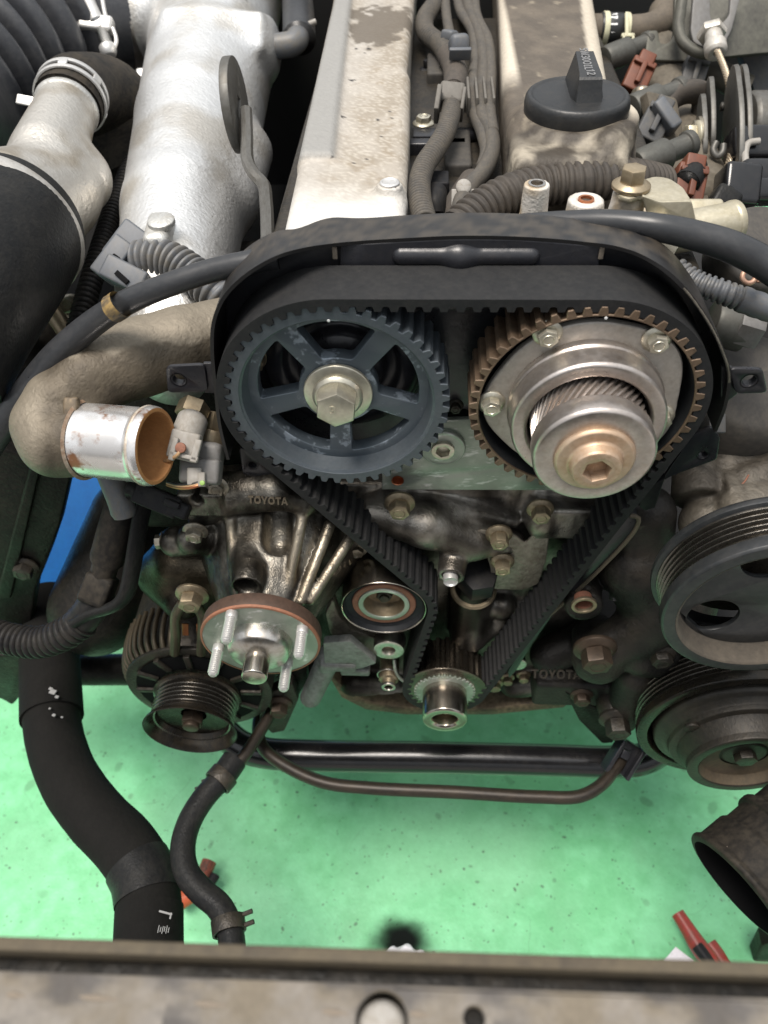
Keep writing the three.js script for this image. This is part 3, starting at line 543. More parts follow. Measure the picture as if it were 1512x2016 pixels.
// ---------------------------------------------------------------- rear timing cover (black pressed steel)
{
  const rim = [[452, 905, -0.004], [436, 840, -0.004], [428, 770, -0.004], [421, 690, -0.004], [424, 636, -0.005], [443, 590, -0.007], [478, 552, -0.01], [526, 520, -0.014], [562, 504, -0.02], [606, 493, -0.028], [655, 486, -0.035], [710, 481, -0.039], [790, 476, -0.039], [900, 471, -0.039], [1000, 472, -0.039], [1090, 477, -0.039], [1150, 483, -0.039], [1200, 489, -0.035], [1245, 501, -0.028], [1280, 518, -0.02], [1312, 540, -0.013], [1345, 572, -0.008], [1390, 634, -0.005], [1418, 690, -0.004], [1432, 740, -0.004], [1424, 800, -0.005], [1405, 850, -0.007]];
  const R = rim.map(([x, y, z]) => PZ(x, y, z)), cv = new THREE.CatmullRomCurve3(R, false, 'centripetal'), n = 220, S = cv.getPoints(n);
  const c0 = V(0, 0.757, 0), o = thing('rear_timing_cover', 'black pressed steel cover behind the timing belt and cam wheels', 'cover', V(0, 0.69, -0.05));
  const pos = [], zb = -0.047, th = 0.0022, q = (a, b, c, d) => pos.push(...a, ...b, ...c, ...a, ...c, ...d);
  const out = S.map((p, i) => { const t = S[Math.min(n, i + 1)].clone().sub(S[Math.max(0, i - 1)]); return V(-t.y, t.x, 0).normalize(); });
  for (let i = 0; i < n; i++) {
    const A = S[i], B = S[i + 1], a = out[i], b = out[i + 1], lip = 0.0035;
    const P = (p, m, k, z) => [p.x + m.x * k, p.y + m.y * k, z];
    const bk = (z) => zb - 0.02 * ss(-0.02, -0.036, z);
    for (let k = 0; k < 6; k++) { const f = k / 6, h = (k + 1) / 6, za = lerp(A.z, bk(A.z), f), zc = lerp(A.z, bk(A.z), h), ya = lerp(B.z, bk(B.z), f), yc = lerp(B.z, bk(B.z), h);
      q(P(A, a, 0, za), P(B, b, 0, ya), P(B, b, 0, yc), P(A, a, 0, zc));
      q(P(A, a, th, za), P(A, a, th, zc), P(B, b, th, yc), P(B, b, th, ya)); }
    q(P(A, a, 0, A.z), P(A, a, th, A.z), P(B, b, th, B.z), P(B, b, 0, B.z));
  }
  const g = new THREE.BufferGeometry(); g.setAttribute('position', new THREE.Float32BufferAttribute(pos, 3));
  M.coverRim = std({ vertexColors: true, roughness: 0.5, roughnessMap: R_smudge });
  part(o, 'edge_wall', paint(crease(clean(g), 0.5), (x, y, zq, nx, ny) => mix3([0.013, 0.0125, 0.0125], [0.045, 0.038, 0.03], ss(0.5, 0.9, -ny) * ss(-0.25, 0.25, fbm(x * 90, y * 90, zq * 140, 4)) * ss(-0.014, -0.03, zq + 0.006 * fbm(x * 120, 1, 1, 2)))), M.coverRim);
  { const e = S.filter((p) => p.x > 0.12 && p.y > 0.77).map((p) => V(p.x + 0.0008, p.y + 0.0006, p.z + 0.0001)); part(o, 'worn_edge', tube(e, (t) => 0.00065 + 0.0003 * n3(t * 30, 1, 1), { seg: 8, n: 120 }), M.aluDirty); }
  const outl = S.filter((_, i) => i % 4 === 0).map((p) => [p.x, p.y]);
  for (const [x, y] of [[1330, 935], [1240, 870], [900, 800], [760, 850], [640, 940], [520, 940]]) { const p = PZ(x, y, zb); outl.push([p.x, p.y]); }
  const back = [extr(outl, [], 0.003, 0.0004).translate(0, 0, zb + 0.0015)];
  for (const C of [CL, CR]) back.push(lathe([[0.056, 0], [0.053, 0.006], [0.046, 0.009], [0.04, 0.009], [0.037, 0.003], [0.03, 0.003], [0.028, 0.012], [0.016, 0.016], [0, 0.016]], V(C.x, C.y, zb), ZA, 64, 0.002));
  { const up = S.filter((p, i) => i % 3 === 0 && p.z < -0.036).map((p) => [p.x, p.y]), e = up[up.length - 1], f = up[0]; up.push([e[0] + 0.004, 0.8], [f[0] - 0.004, 0.8]); back.push(extr(up, [], 0.003, 0.0006).translate(0, 0, -0.0388)); }
  part(o, 'back_plate', back, M.blackPaint);
  const em = []; // the long pressed relief along the top
  { const a = PZ(790, 502, -0.041), b = PZ(1045, 502, -0.041), mid = PZ(905, 507, -0.041);
    em.push(sdf(F.add(0.006, F.cap(a, b, 0.006), F.sph(mid, 0.009)), V(a.x - 0.02, a.y - 0.02, -0.06), V(b.x + 0.02, b.y + 0.02, -0.03), 0.0015)); }
  part(o, 'pressed_ridge', em, M.blackPaint);
  for (const [x, y] of [[659, 494], [1184, 494]]) part(o, 'spot_weld_notch', rbox(0.003, 0.008, 0.0012, PZ(x, y + 4, -0.0383), ZA, YU, 0.0008), M.dust);
  part(o, 'mounting_tab', [plateZ([[326, 722], [402, 718], [410, 772], [330, 774]], -0.02, 0.003, { round: 0.004, holes: [[352, 748, 0.0042]] }), plateZ([[400, 716], [436, 716], [436, 776], [402, 774]], -0.022, 0.003), pipe(0.0062, 0.0042, 0.006, PZ(352, 748, -0.02).setZ(-0.026))], M.blackPaint);
  part(o, 'mounting_tab', [plateZ([[1436, 726], [1502, 727], [1512, 774], [1448, 776]], -0.008, 0.003, { round: 0.004, holes: [[1475, 750, 0.0042]] }), plateZ([[1420, 720], [1442, 724], [1452, 776], [1420, 800]], -0.011, 0.003), pipe(0.0062, 0.0042, 0.006, PZ(1475, 750, -0.008).setZ(-0.014))], M.blackPaint);
  part(o, 'mounting_tab', [plateZ([[1400, 840], [1418, 862], [1412, 905], [1322, 938], [1300, 950], [1362, 858]], -0.016, 0.003, { round: 0.003, holes: [[1384, 896, 0.0032]] }), pipe(0.005, 0.0032, 0.006, PZ(1384, 896, -0.016).setZ(-0.022))], M.blackPaint);
  part(o, 'mounting_tab', [plateZ([[470, 880], [545, 905], [555, 948], [478, 936]], -0.022, 0.003, { round: 0.004, holes: [[497, 916, 0.0032]] }), pipe(0.005, 0.0032, 0.006, PZ(497, 916, -0.022).setZ(-0.028))], M.blackPaint);
  { const p = PZ(500, 722, -0.03).setZ(-0.044); part(o, 'cover_bolt', boltGeom(0.0066, 0.0125, p, ZA, 0.2), M.brass); }
  { const p = PZ(897, 808, -0.04).setZ(-0.046); part(o, 'cover_bolt', boltGeom(0.004, 0.006, p, ZA, 0.2), M.oldIron); }
}
{ // zinc plate low between the wheels
  const z = -0.04, o = thing('zinc_plate', 'scratched green zinc plate low between the two cam wheels', 'plate', PZ(960, 965, z));
  part(o, 'plate', plateZ([[752, 964], [752, 920], [800, 870], [860, 828], [960, 824], [1000, 850], [1172, 900], [1176, 966]], z, 0.004, { bevel: 0.0006, holes: [[783, 945, 0.0042]] }), M.zincGreen);
  const c = PZ(872, 884, z + 0.003).setZ(z);
  part(o, 'idler_washer', lathe([[0.0165, 0], [0.0165, 0.003], [0.0155, 0.0036], [0.014, 0.003], [0.0075, 0.0035]], c), M.zincGreen);
  part(o, 'hexagon_socket_bolt', [extr(circ(0.0085, 32, c.x, c.y), [circ(0.0055, 6, c.x, c.y, 0.3)], 0.005, 0.0005).translate(0, 0, z + 0.006), disc(0.007, 0.001, c.clone().setZ(z + 0.001))], M.zinc);
  part(o, 'threaded_hole', lathe([[0.0048, 0.001], [0.0042, 0.0006], [0.0036, -0.006], [0, -0.006]], PZ(783, 945, z).setZ(z)), M.copper);
}
// ================================================================ castings on the front of the engine
function hit(f, x, y, t0 = 0.3, t1 = 1.2) {                       // where the line of sight through a pixel meets a casting
  const r = rayOf(x, y); const L = r.length(); let t = t0;
  for (let i = 0; i < 400 && t < t1; i++) { const p = CAM.clone().addScaledVector(r, t), d = f(p.x, p.y, p.z); if (d < 0.0001) return p; t += Math.max(0.0002, d * 0.6) / L; }
  return CAM.clone().addScaledVector(r, t1);
}
const gradOf = (f, p, e = 0.001) => V(f(p.x + e, p.y, p.z) - f(p.x - e, p.y, p.z), f(p.x, p.y + e, p.z) - f(p.x, p.y - e, p.z), f(p.x, p.y, p.z + e) - f(p.x, p.y, p.z - e)).normalize();
const zz = (p, z) => p.clone().setZ(z);
const xy = (list, z) => list.map(([a, b]) => { const p = PZ(a, b, z); return [p.x, p.y]; });

{ // the block itself, mostly hidden: dark iron, with the sump below
  const o = thing('engine_block', 'dark cast engine block behind the belt and the front case', 'engine', V(0, 0.36, -0.36));
  part(o, 'block_body', [rbox(0.28, 0.36, 0.56, V(0.01, 0.6, -0.36), ZA, YU, 0.01), rbox(0.3, 0.06, 0.5, V(0.01, 0.43, -0.36), ZA, YU, 0.01)], M.blackDirty);
  part(o, 'side_casting', rbox(0.2, 0.2, 0.2, V(-0.2, 0.62, -0.19), ZA, YU, 0.02), M.blackDirty);
  part(o, 'cylinder_head', rbox(0.3, 0.08, 0.56, V(0.012, 0.755, -0.37), ZA, YU, 0.006), M.oldIron);
}
{ // front case: the oily casting framed by the belt
  const z = -0.052;
  const base = F.poly(xy([[470, 955], [1235, 955], [1240, 1060], [1130, 1240], [1120, 1378], [960, 1396], [850, 1396], [700, 1372], [640, 1300], [600, 1200], [640, 1090]], z), -0.085, z, 0.004);
  const f1 = F.add(0.007, base,
    F.chain([PZ(735, 1008, -0.04), PZ(840, 1030, -0.036), PZ(930, 1062, -0.036), PZ(1010, 1068, -0.04)], [0.016, 0.02, 0.017, 0.01], 0.008),
    F.chain([PZ(760, 985, -0.045), PZ(890, 1003, -0.045), PZ(1010, 1025, -0.045)], [0.008, 0.008, 0.006], 0.01),
    F.box(PZ(1115, 1000, -0.05), V(0.028, 0.017, 0.02), 0.004),
    F.cap(PZ(1065, 1010, -0.055), PZ(1065, 1022, -0.04), 0.013),
    F.cap(PZ(930, 1150, -0.045), PZ(924, 1245, -0.045), 0.0185, 0.0195),
    F.cap(PZ(985, 1190, -0.055), PZ(987, 1192, -0.045), 0.013),
    F.cap(PZ(960, 1230, -0.05), PZ(1090, 1180, -0.05), 0.014, 0.01),
    F.cap(PZ(785, 1130, -0.06), PZ(820, 1250, -0.06), 0.02),
    F.cap(PZ(690, 1100, -0.06), PZ(660, 1260, -0.06), 0.016),
    F.cap(PZ(1010, 1350, -0.045), PZ(1090, 1340, -0.045), 0.014, 0.012),
    F.cap(PZ(700, 1345, -0.045), PZ(780, 1350, -0.045), 0.018, 0.014),
    F.cap(PZ(830, 985, -0.06), PZ(980, 985, -0.06), 0.012));
  const f2 = F.add(0.005, f1, F.cyl(PZ(899, 1062, -0.042), zz(PZ(887, 1136, -0.006), -0.006), 0.0125, 0.001, 0.0112), F.cyl(zz(PZ(1017, 1310, -0.02), -0.05), PZ(1017, 1310, -0.022), 0.009));
  const post = PZ(887, 1136, -0.006);
  const f = F.cut(0.003, f2, F.cyl(zz(post, -0.03), zz(post, 0.01), 0.0062), F.box(PZ(952, 1115, -0.03), V(0.016, 0.014, 0.012), 0.003), F.cap(PZ(860, 1095, -0.04), PZ(790, 1075, -0.045), 0.007));
  const lo = V(-0.2, 0.34, -0.09), hi = V(0.16, 0.68, 0.004), o = thing('front_case', 'oily brown aluminium front case of the engine framed by the belt', 'engine casting', V(0, 0.34, -0.06));
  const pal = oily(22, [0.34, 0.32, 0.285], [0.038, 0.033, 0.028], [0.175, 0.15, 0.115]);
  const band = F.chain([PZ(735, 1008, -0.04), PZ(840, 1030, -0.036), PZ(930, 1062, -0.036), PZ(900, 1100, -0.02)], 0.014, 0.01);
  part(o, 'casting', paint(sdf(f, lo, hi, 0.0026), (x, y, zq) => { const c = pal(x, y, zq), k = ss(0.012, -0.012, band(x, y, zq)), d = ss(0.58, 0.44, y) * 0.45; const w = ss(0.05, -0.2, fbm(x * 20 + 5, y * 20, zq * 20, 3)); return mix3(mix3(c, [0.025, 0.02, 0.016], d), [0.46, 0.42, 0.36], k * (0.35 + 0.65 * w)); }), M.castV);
  part(o, 'dowel_plug', lathe([[0.0062, -0.008], [0.0058, -0.0006], [0.0048, -0.003], [0, -0.004]], zz(post, 0.0002)), M.white);
  const hx = hit(f, 945, 1128);
  part(o, 'hexagon_plug', [hexHead(0.0175, 0.012, PZ(940, 1140, -0.035).add(V(0, -0.001, 0)), V(0, 1, 0.25), 0.2, 0.0015), hexHead(0.0175, 0.022, PZ(940, 1150, -0.034), V(0, 1, 0.2), 0.2, 0.001)], M.plastic);
  part(o, 'oil_seep', lathe([[0.0192, 0], [0.0205, 0.0014], [0.019, 0.0035], [0.0165, 0.0036]], PZ(932, 1160, -0.037), V(0, 1, 0.2), 40, 0), M.brass);
  const bb = (x, y, zq, R = 0.0068, h = 0.0115, m = M.brass) => part(o, 'case_bolt', boltGeom(R, h, zz(PZ(x, y, zq + h), zq), ZA, 0.25 + x), m);
  bb(786, 1012, -0.026, 0.0082, 0.0125); bb(1066, 1022, -0.026, 0.0072); bb(984, 1074, -0.028, 0.0074, 0.013); bb(990, 1126, -0.028, 0.007, 0.012); bb(676, 1108, -0.03, 0.0072);
  { const p = PZ(1017, 1309, -0.02); part(o, 'dowel_plug', [pipe(0.0098, 0.004, 0.002, zz(p, -0.022)), disc(0.0045, 0.002, zz(p, -0.0215))], M.steel); }
  { const p = PZ(1150, 1193, -0.01); }
  // gasket edges
  part(o, 'gasket_edge', plateZ([[697, 1078], [702, 1085], [650, 1130], [622, 1170], [613, 1200], [605, 1200], [615, 1165], [645, 1122]], -0.038, 0.002), M.zincGreen);
}
{ // sheet bracket under the three bolts
  const o = thing('sheet_bracket', 'flat oily steel bracket held by two brass coloured bolts right of the post', 'bracket', PZ(1010, 1130, -0.034));
  part(o, 'bracket_sheet', plateZ([[908, 1048], [975, 1043], [1010, 1052], [1034, 1070], [1052, 1052], [1082, 1048], [1076, 1100], [1060, 1150], [1030, 1162], [968, 1160], [966, 1120], [955, 1084], [912, 1076]], -0.0295, 0.0025, { round: 0.003 }), M.aluDirty);
}
{ // sump flange and small front hardware
  const o = thing('oil_pan_flange', 'brown stained wavy lip of the oil pan above the green floor', 'oil pan', PZ(900, 1405, -0.04));
  part(o, 'pan_lip', plateZ([[640, 1320], [690, 1366], [735, 1384], [800, 1392], [960, 1394], [1010, 1388], [1090, 1382], [1128, 1358], [1132, 1376], [1110, 1394], [1030, 1402], [970, 1408], [800, 1408], [720, 1398], [672, 1374]], -0.036, 0.02, { bevel: 0.002 }), M.dirtyLip = std({ map: grime([0.24, 0.18, 0.11], [0.05, 0.038, 0.026], 0.4, 0.62), roughness: 0.6, metalness: 0.2 }));
  part(o, 'pan_body', rbox(0.3, 0.05, 0.16, V(0.0, 0.385, -0.14), ZA, YU, 0.01), M.blackDirty);
  for (const [x, y, r] of [[975, 1362, 0.006], [1000, 1350, 0.005], [1032, 1345, 0.005], [710, 1290, 0.004]]) part(o, 'pan_bolt', boltGeom(r, 0.008, zz(PZ(x, y, -0.02), -0.03)), M.brass);
}
{ // tensioner arm, ring and its spring wire
  const z = -0.03, o = thing('tension_lever', 'curved grey tensioner arm with a round steel eye below the pulley', 'lever', PZ(765, 1280, z));
  part(o, 'arm', plateZ([[655, 1180], [668, 1215], [690, 1240], [740, 1258], [790, 1255], [800, 1275], [775, 1300], [735, 1290], [700, 1260], [672, 1262], [650, 1250], [640, 1210]], -0.02, 0.012, { round: 0.004, bevel: 0.002 }), M.aluDirty);
  part(o, 'steel_eye', pipe(0.0142, 0.0062, 0.012, zz(PZ(765, 1281, -0.006), -0.018)), M.steel);
  part(o, 'eye_bore', disc(0.0064, 0.002, zz(PZ(765, 1281, -0.006), -0.014)), M.brass);
  part(o, 'spring_wire', tube([PZ(776, 1298, -0.012), PZ(778, 1318, -0.008), PZ(786, 1334, -0.006), PZ(802, 1346, -0.005)], 0.0016, { seg: 10 }), M.zincGreen);
}
{
  const o = thing('hydraulic_tensioner', 'pale grey angular tensioner block right of the fan flange', 'tensioner', PZ(620, 1370, 0));
  const a = PZ(652, 1300, 0), b = PZ(626, 1362, 0.004);
  part(o, 'damper_body', crease(clean(sdf(F.add(0.004, F.cap(PZ(650, 1290, -0.012), PZ(612, 1372, 0.0), 0.0115, 0.0105), F.box(PZ(668, 1296, -0.01), V(0.017, 0.006, 0.012), 0.003), F.box(PZ(700, 1312, -0.012), V(0.014, 0.005, 0.008), 0.002)), V(-0.16, 0.38, -0.05), V(-0.03, 0.56, 0.03), 0.0018)), 1.2), M.greyAlu = std({ map: grime([0.24, 0.25, 0.235], [0.1, 0.1, 0.09], 0.4, 0.7), metalness: 0.3, roughness: 0.5, bumpMap: B_cast, bumpScale: 0.0005 }));
  part(o, 'damper_cover', plateZ([[636, 1266], [690, 1262], [742, 1306], [706, 1318], [640, 1316]], 0.0, 0.008, { round: 0.003 }), M.greyAlu);
  const q = thing('pressure_stud', 'small brass stud with a pale ring left of the crank sprocket', 'stud', PZ(765, 1358, 0));
  part(q, 'stud_barrel', lathe([[0.0095, -0.03], [0.0095, -0.006], [0.0065, -0.005], [0.0065, 0.002], [0.004, 0.002]], zz(PZ(765, 1350, 0.0), 0)), M.brass);
  part(q, 'stud_tip', pipe(0.0068, 0.0042, 0.003, zz(PZ(765, 1352, 0.002), 0.0)), M.steel);
  part(q, 'collar', pipe(0.0108, 0.0095, 0.002, zz(PZ(764, 1330, -0.01), -0.012)), M.steel);
}
// ---------------------------------------------------------------- water pump
{
  const ax = PZ(513, 1262, 0.06), c = (z) => V(ax.x, ax.y, z);
  const top = (x, y, z) => PZ(x, y, z);
  const lines = [[[452, 1005, -0.02], [470, 1165, 0.034]], [[602, 985, -0.02], [562, 1180, 0.036]], [[650, 1030, -0.018], [592, 1180, 0.036]], [[690, 1055, -0.016], [612, 1178, 0.034]], [[424, 1040, -0.022], [446, 1180, 0.03]], [[525, 1020, -0.018], [520, 1180, 0.035]]];
  const cone = F.cyl(c(-0.05), c(0.045), 0.077, 0.006, 0.031);
  const ribs = lines.map(([a, b]) => { const A = top(...a), B = top(...b); A.z += 0.002; B.z += 0.002; return F.cap(A, B, 0.0046, 0.0038); });
  const body = F.add(0.01, cone,
    F.poly(xy([[372, 985], [420, 955], [560, 950], [640, 985], [720, 1060], [690, 1100], [640, 1180], [440, 1180], [405, 1080]], -0.035), -0.06, -0.03, 0.004),
    F.chain([PZ(395, 1000, -0.024), PZ(440, 972, -0.022), PZ(540, 966, -0.022), PZ(600, 985, -0.022)], [0.014, 0.016, 0.016, 0.012], 0.01));
  const f1 = F.add(0.004, body, ...ribs, F.cap(PZ(486, 1070, -0.005), zz(PZ(486, 1152, 0.038), 0.03), 0.0125, 0.0118));
  const bossTip = PZ(486, 1156, 0.04);
  const f2 = F.add(0.003, f1, F.cyl(zz(bossTip, 0.02), zz(bossTip, 0.04), 0.0115, 0.001), F.cap(PZ(345, 1066, -0.01), PZ(405, 1060, -0.012), 0.0125, 0.013), F.cap(PZ(378, 1062, -0.018), PZ(378, 1062, -0.004), 0.012), F.box(PZ(402, 975, -0.014), V(0.017, 0.012, 0.012), 0.003));
  const pk = hit(f1, 558, 1020);
  const f = F.cut(0.004, f2, F.cyl(zz(bossTip, 0.026), zz(bossTip, 0.06), 0.0075), F.cap(pk.clone().add(V(-0.004, 0.012, -0.012)), pk.clone().add(V(-0.004, -0.01, 0.014)), 0.0115), F.cyl(zz(PZ(386, 990, 0), -0.02), zz(PZ(386, 990, 0), 0.02), 0.004));
  const o = thing('water_pump', 'oily ribbed water pump housing with cast lettering behind the fan flange', 'water pump', V(ax.x, 0.52, -0.01));
  const pal = oily(26, [0.19, 0.176, 0.15], [0.034, 0.03, 0.025], [0.112, 0.096, 0.072]);
  const rb = (x, y, z) => Math.min(...ribs.map((r) => r(x, y, z)));
  part(o, 'pump_housing', paint(sdf(F.rough(f, 0.0006, 120), V(-0.275, 0.5, -0.065), V(-0.035, 0.7, 0.05), 0.0021), (x, y, z) => mix3(pal(x, y, z), [0.36, 0.305, 0.225], 0.75 * ss(0.0012, -0.0008, rb(x, y, z)))), M.castV);
  const tp = hit(f, 528, 985), tn = gradOf(f, tp, 0.004), tr = V(1, -0.02, 0); tr.addScaledVector(tn, -tr.dot(tn)).normalize();
  part(o, 'cast_lettering', text('TOYOTA', 0.0056, 0.002, tp.clone().addScaledVector(tn, -0.001), tr, tn.clone().cross(tr)), M.letterCast = std({ color: new THREE.Color(0.15, 0.125, 0.09), metalness: 0.5, roughness: 0.5 }));
  const bolt = (x, y, z, R, d = ZA) => part(o, 'pump_bolt', boltGeom(R, 0.009, zz(PZ(x, y, z + 0.009), z), d, 0.4), M.steelOld = M.steelOld || std({ map: grime([0.36, 0.33, 0.27], [0.15, 0.12, 0.08], 0.4, 0.7), metalness: 0.8, roughness: 0.4 }));
  bolt(380, 1062, -0.004, 0.0068);
  part(o, 'pump_bolt', boltGeom(0.0058, 0.007, PZ(345, 1066, -0.01).add(V(-0.009, 0, 0)), V(-1, 0, 0.15)), M.steelOld);
  { const p = hit(f, 428, 958); part(o, 'pump_bolt', boltGeom(0.006, 0.007, p, V(0, 0.3, 1), 0.3), M.steelOld); }
  { const p = PZ(702, 1090, -0.025); part(o, 'pump_bolt', boltGeom(0.006, 0.006, zz(p, -0.03)), M.steelOld); }
  // fan flange
  const q = thing('fan_flange', 'brown rimmed fan flange disc with four studs on the water pump', 'flange', c(0.04));
  part(q, 'rim_band', lathe([[0.04, 0.0485], [0.0455, 0.0485], [0.0458, 0.0595], [0.0446, 0.0606]], c(0), ZA, 96, 0.0004), M.brownEdge);
  part(q, 'rust_ring', lathe([[0.0458, 0.0592], [0.0455, 0.061], [0.0438, 0.0612]], c(0), ZA, 96, 0.0002), M.rustEdge);
  part(q, 'flange_face', lathe([[0.044, 0.0608], [0.024, 0.0604], [0, 0.0604]], c(0), ZA, 80, 0), M.zincGreen);
  part(q, 'hub', lathe([[0.0245, 0.06], [0.0242, 0.067], [0.0225, 0.0715], [0.0182, 0.0742], [0.0125, 0.0755], [0.009, 0.0755]], c(0), ZA, 64, 0.001), M.steel);
  part(q, 'shaft', lathe([[0.0096, 0.07], [0.0096, 0.0915], [0.0088, 0.0925], [0, 0.0925]], c(0), ZA, 48, 0.0003), M.polished);
  for (const [x, y] of [[457, 1206], [596, 1236], [431, 1272], [566, 1302]]) { const p = zz(PZ(x, y, 0.0608), 0.0605); part(q, 'stud', [disc(0.0045, 0.006, p, ZA, 20, 0.0003), threaded(0.0042, 0.0195, zz(p, 0.0665))], M.white); }
}
// ================================================================ alternator
{
  const ax = PZ(376, 1430, 0.05), c = (z) => V(ax.x, ax.y, z), o = thing('alternator', 'dark oily alternator with slotted housing and small ribbed pulley', 'alternator', c(-0.06));
  const R = 0.078;
  part(o, 'housing', [lathe([[0, -0.12], [R - 0.006, -0.12], [R - 0.002, -0.1], [R - 0.002, -0.03], [R - 0.008, -0.028], [R - 0.01, -0.002], [R - 0.012, 0.008], [0.045, 0.012], [0.02, 0.012]], c(0), ZA, 72, 0.001)], M.oldIron);
  const finG = [];
  for (let i = 0; i < 30; i++) {
    const a = Math.PI * (0.18 + 1.15 * i / 30); if (a > 1.25 && a < 1.72) continue;
    const u = V(Math.cos(a), Math.sin(a), 0);
    part(o, 'cooling_fin', tube([c(-0.034).addScaledVector(u, R - 0.001), c(-0.012).addScaledVector(u, R - 0.002), c(0.002).addScaledVector(u, R - 0.006), c(0.009).addScaledVector(u, R - 0.013)], 0.0026, { seg: 8, n: 9 }), M.finMetal = M.finMetal || std({ map: grime([0.1, 0.08, 0.052], [0.04, 0.032, 0.021], 0.4, 0.7), metalness: 0.5, roughness: 0.45 }));
  }
  part(o, 'front_ring', pipe(R - 0.009, R - 0.02, 0.004, c(0.0075), ZA, 80, 0.001), M.oldIron);
  for (let i = 0; i < 12; i++) { const a = i / 12 * 2 * Math.PI, u = V(Math.cos(a), Math.sin(a), 0); part(o, 'front_spoke', rbox(0.02, 0.006, 0.006, c(0.012).addScaledVector(u, 0.05), ZA, V(-Math.sin(a), Math.cos(a), 0), 0.001), M.oldIron); }
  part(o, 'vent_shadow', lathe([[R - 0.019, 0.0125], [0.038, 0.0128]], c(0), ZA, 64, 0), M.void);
  const top = sdf(F.add(0.01, F.cap(PZ(360, 1105, -0.03), PZ(425, 1112, -0.03), 0.028), F.cap(PZ(330, 1130, -0.03), PZ(360, 1180, -0.005), 0.026, 0.018), F.cap(PZ(430, 1120, -0.03), PZ(420, 1180, -0.02), 0.026, 0.02)), V(-0.31, 0.48, -0.08), V(-0.13, 0.66, 0.03), 0.0028);
  part(o, 'mounting_casting', paint(top, oily(30, [0.07, 0.057, 0.038], [0.018, 0.015, 0.011], [0.06, 0.047, 0.03])), M.castV);
  for (const dx of [-26, 26]) part(o, 'mounting_arm', tube([PZ(372 + dx * 0.5, 1188, 0.012), PZ(372 + dx, 1212, 0.014), PZ(372 + dx, 1250, 0.016), PZ(370 + dx, 1285, 0.012)], 0.0045, { seg: 10 }), M.finMetal);
  part(o, 'mounting_bolt', boltGeom(0.0095, 0.014, zz(PZ(372, 1196, 0.024), 0.01), ZA, 0.1), M.brass);
  part(o, 'copper_winding', [0, 1, 2, 3].map((i) => tube([PZ(360 + i * 3, 1228, 0.004), PZ(361 + i * 3, 1250, 0.006)], 0.0009, { seg: 6 })), M.copper);
  part(o, 'copper_winding', [0, 1].map((i) => tube([PZ(388 + i * 3, 1228, 0.004), PZ(389 + i * 3, 1248, 0.006)], 0.0009, { seg: 6 })), M.copper);
  const pg = [[0.0395, 0.0222]], pr = [[0.02, 0.018], [0.041, 0.018], [0.0415, 0.021], [0.0395, 0.0222]], pr2 = []; for (let i = 0; i < 6; i++) pg.push([0.0385, 0.0226 + i * 0.0042], [0.034, 0.0243 + i * 0.0042], [0.0385, 0.026 + i * 0.0042]);
  pg.push([0.0385, 0.0475]); pr2.push([0.0385, 0.0474], [0.0392, 0.048], [0.0428, 0.0535], [0.0432, 0.0548], [0.0422, 0.0552], [0.037, 0.049], [0.033, 0.04], [0.012, 0.038]);
  const p = part(o, 'ribbed_pulley', [lathe(pr, c(0), ZA, 80, 0.0002, 0.35), lathe(pr2, c(0), ZA, 80, 0.0002, 0.35)], M.pulleyDark = std({ map: grime([0.02, 0.0185, 0.016], [0.045, 0.035, 0.023], 0.42, 0.7), metalness: 0.6, roughness: 0.36, roughnessMap: R_smudge }));
  part(p, 'belt_grooves', lathe(pg, c(0), ZA, 80, 0.0002, 0.35), M.groove);
  part(p, 'pulley_nut', [hexHead(0.0105, 0.01, c(0.038), ZA, 0.3), disc(0.0075, 0.006, c(0.046), ZA, 24)], M.brownNut = std({ map: grime([0.075, 0.052, 0.036], [0.04, 0.03, 0.022], 0.4, 0.7), metalness: 0.5, roughness: 0.5 }));
}
{ // loose bits round the alternator
  const o = thing('lower_bracket', 'oily lower alternator bracket with a rusty bolt beside the pipe', 'bracket', PZ(545, 1440, 0));
  part(o, 'bracket_plate', plateZ([[520, 1370], [575, 1345], [588, 1378], [560, 1440], [535, 1445], [510, 1420]], 0.0, 0.012, { round: 0.003, bevel: 0.002 }), M.oldIron);
  part(o, 'bracket_bolt', boltGeom(0.009, 0.014, zz(PZ(548, 1405, 0.012), 0.0), ZA, 0.2), M.brownNut);
  const s = thing('lower_strut', 'dark upright strut between alternator and tensioner block', 'strut', PZ(590, 1340, -0.02));
  part(s, 'strut_body', plateZ([[575, 1240], [600, 1240], [606, 1340], [585, 1375], [570, 1340]], -0.015, 0.01, { bevel: 0.002 }), M.blackDirty);
}
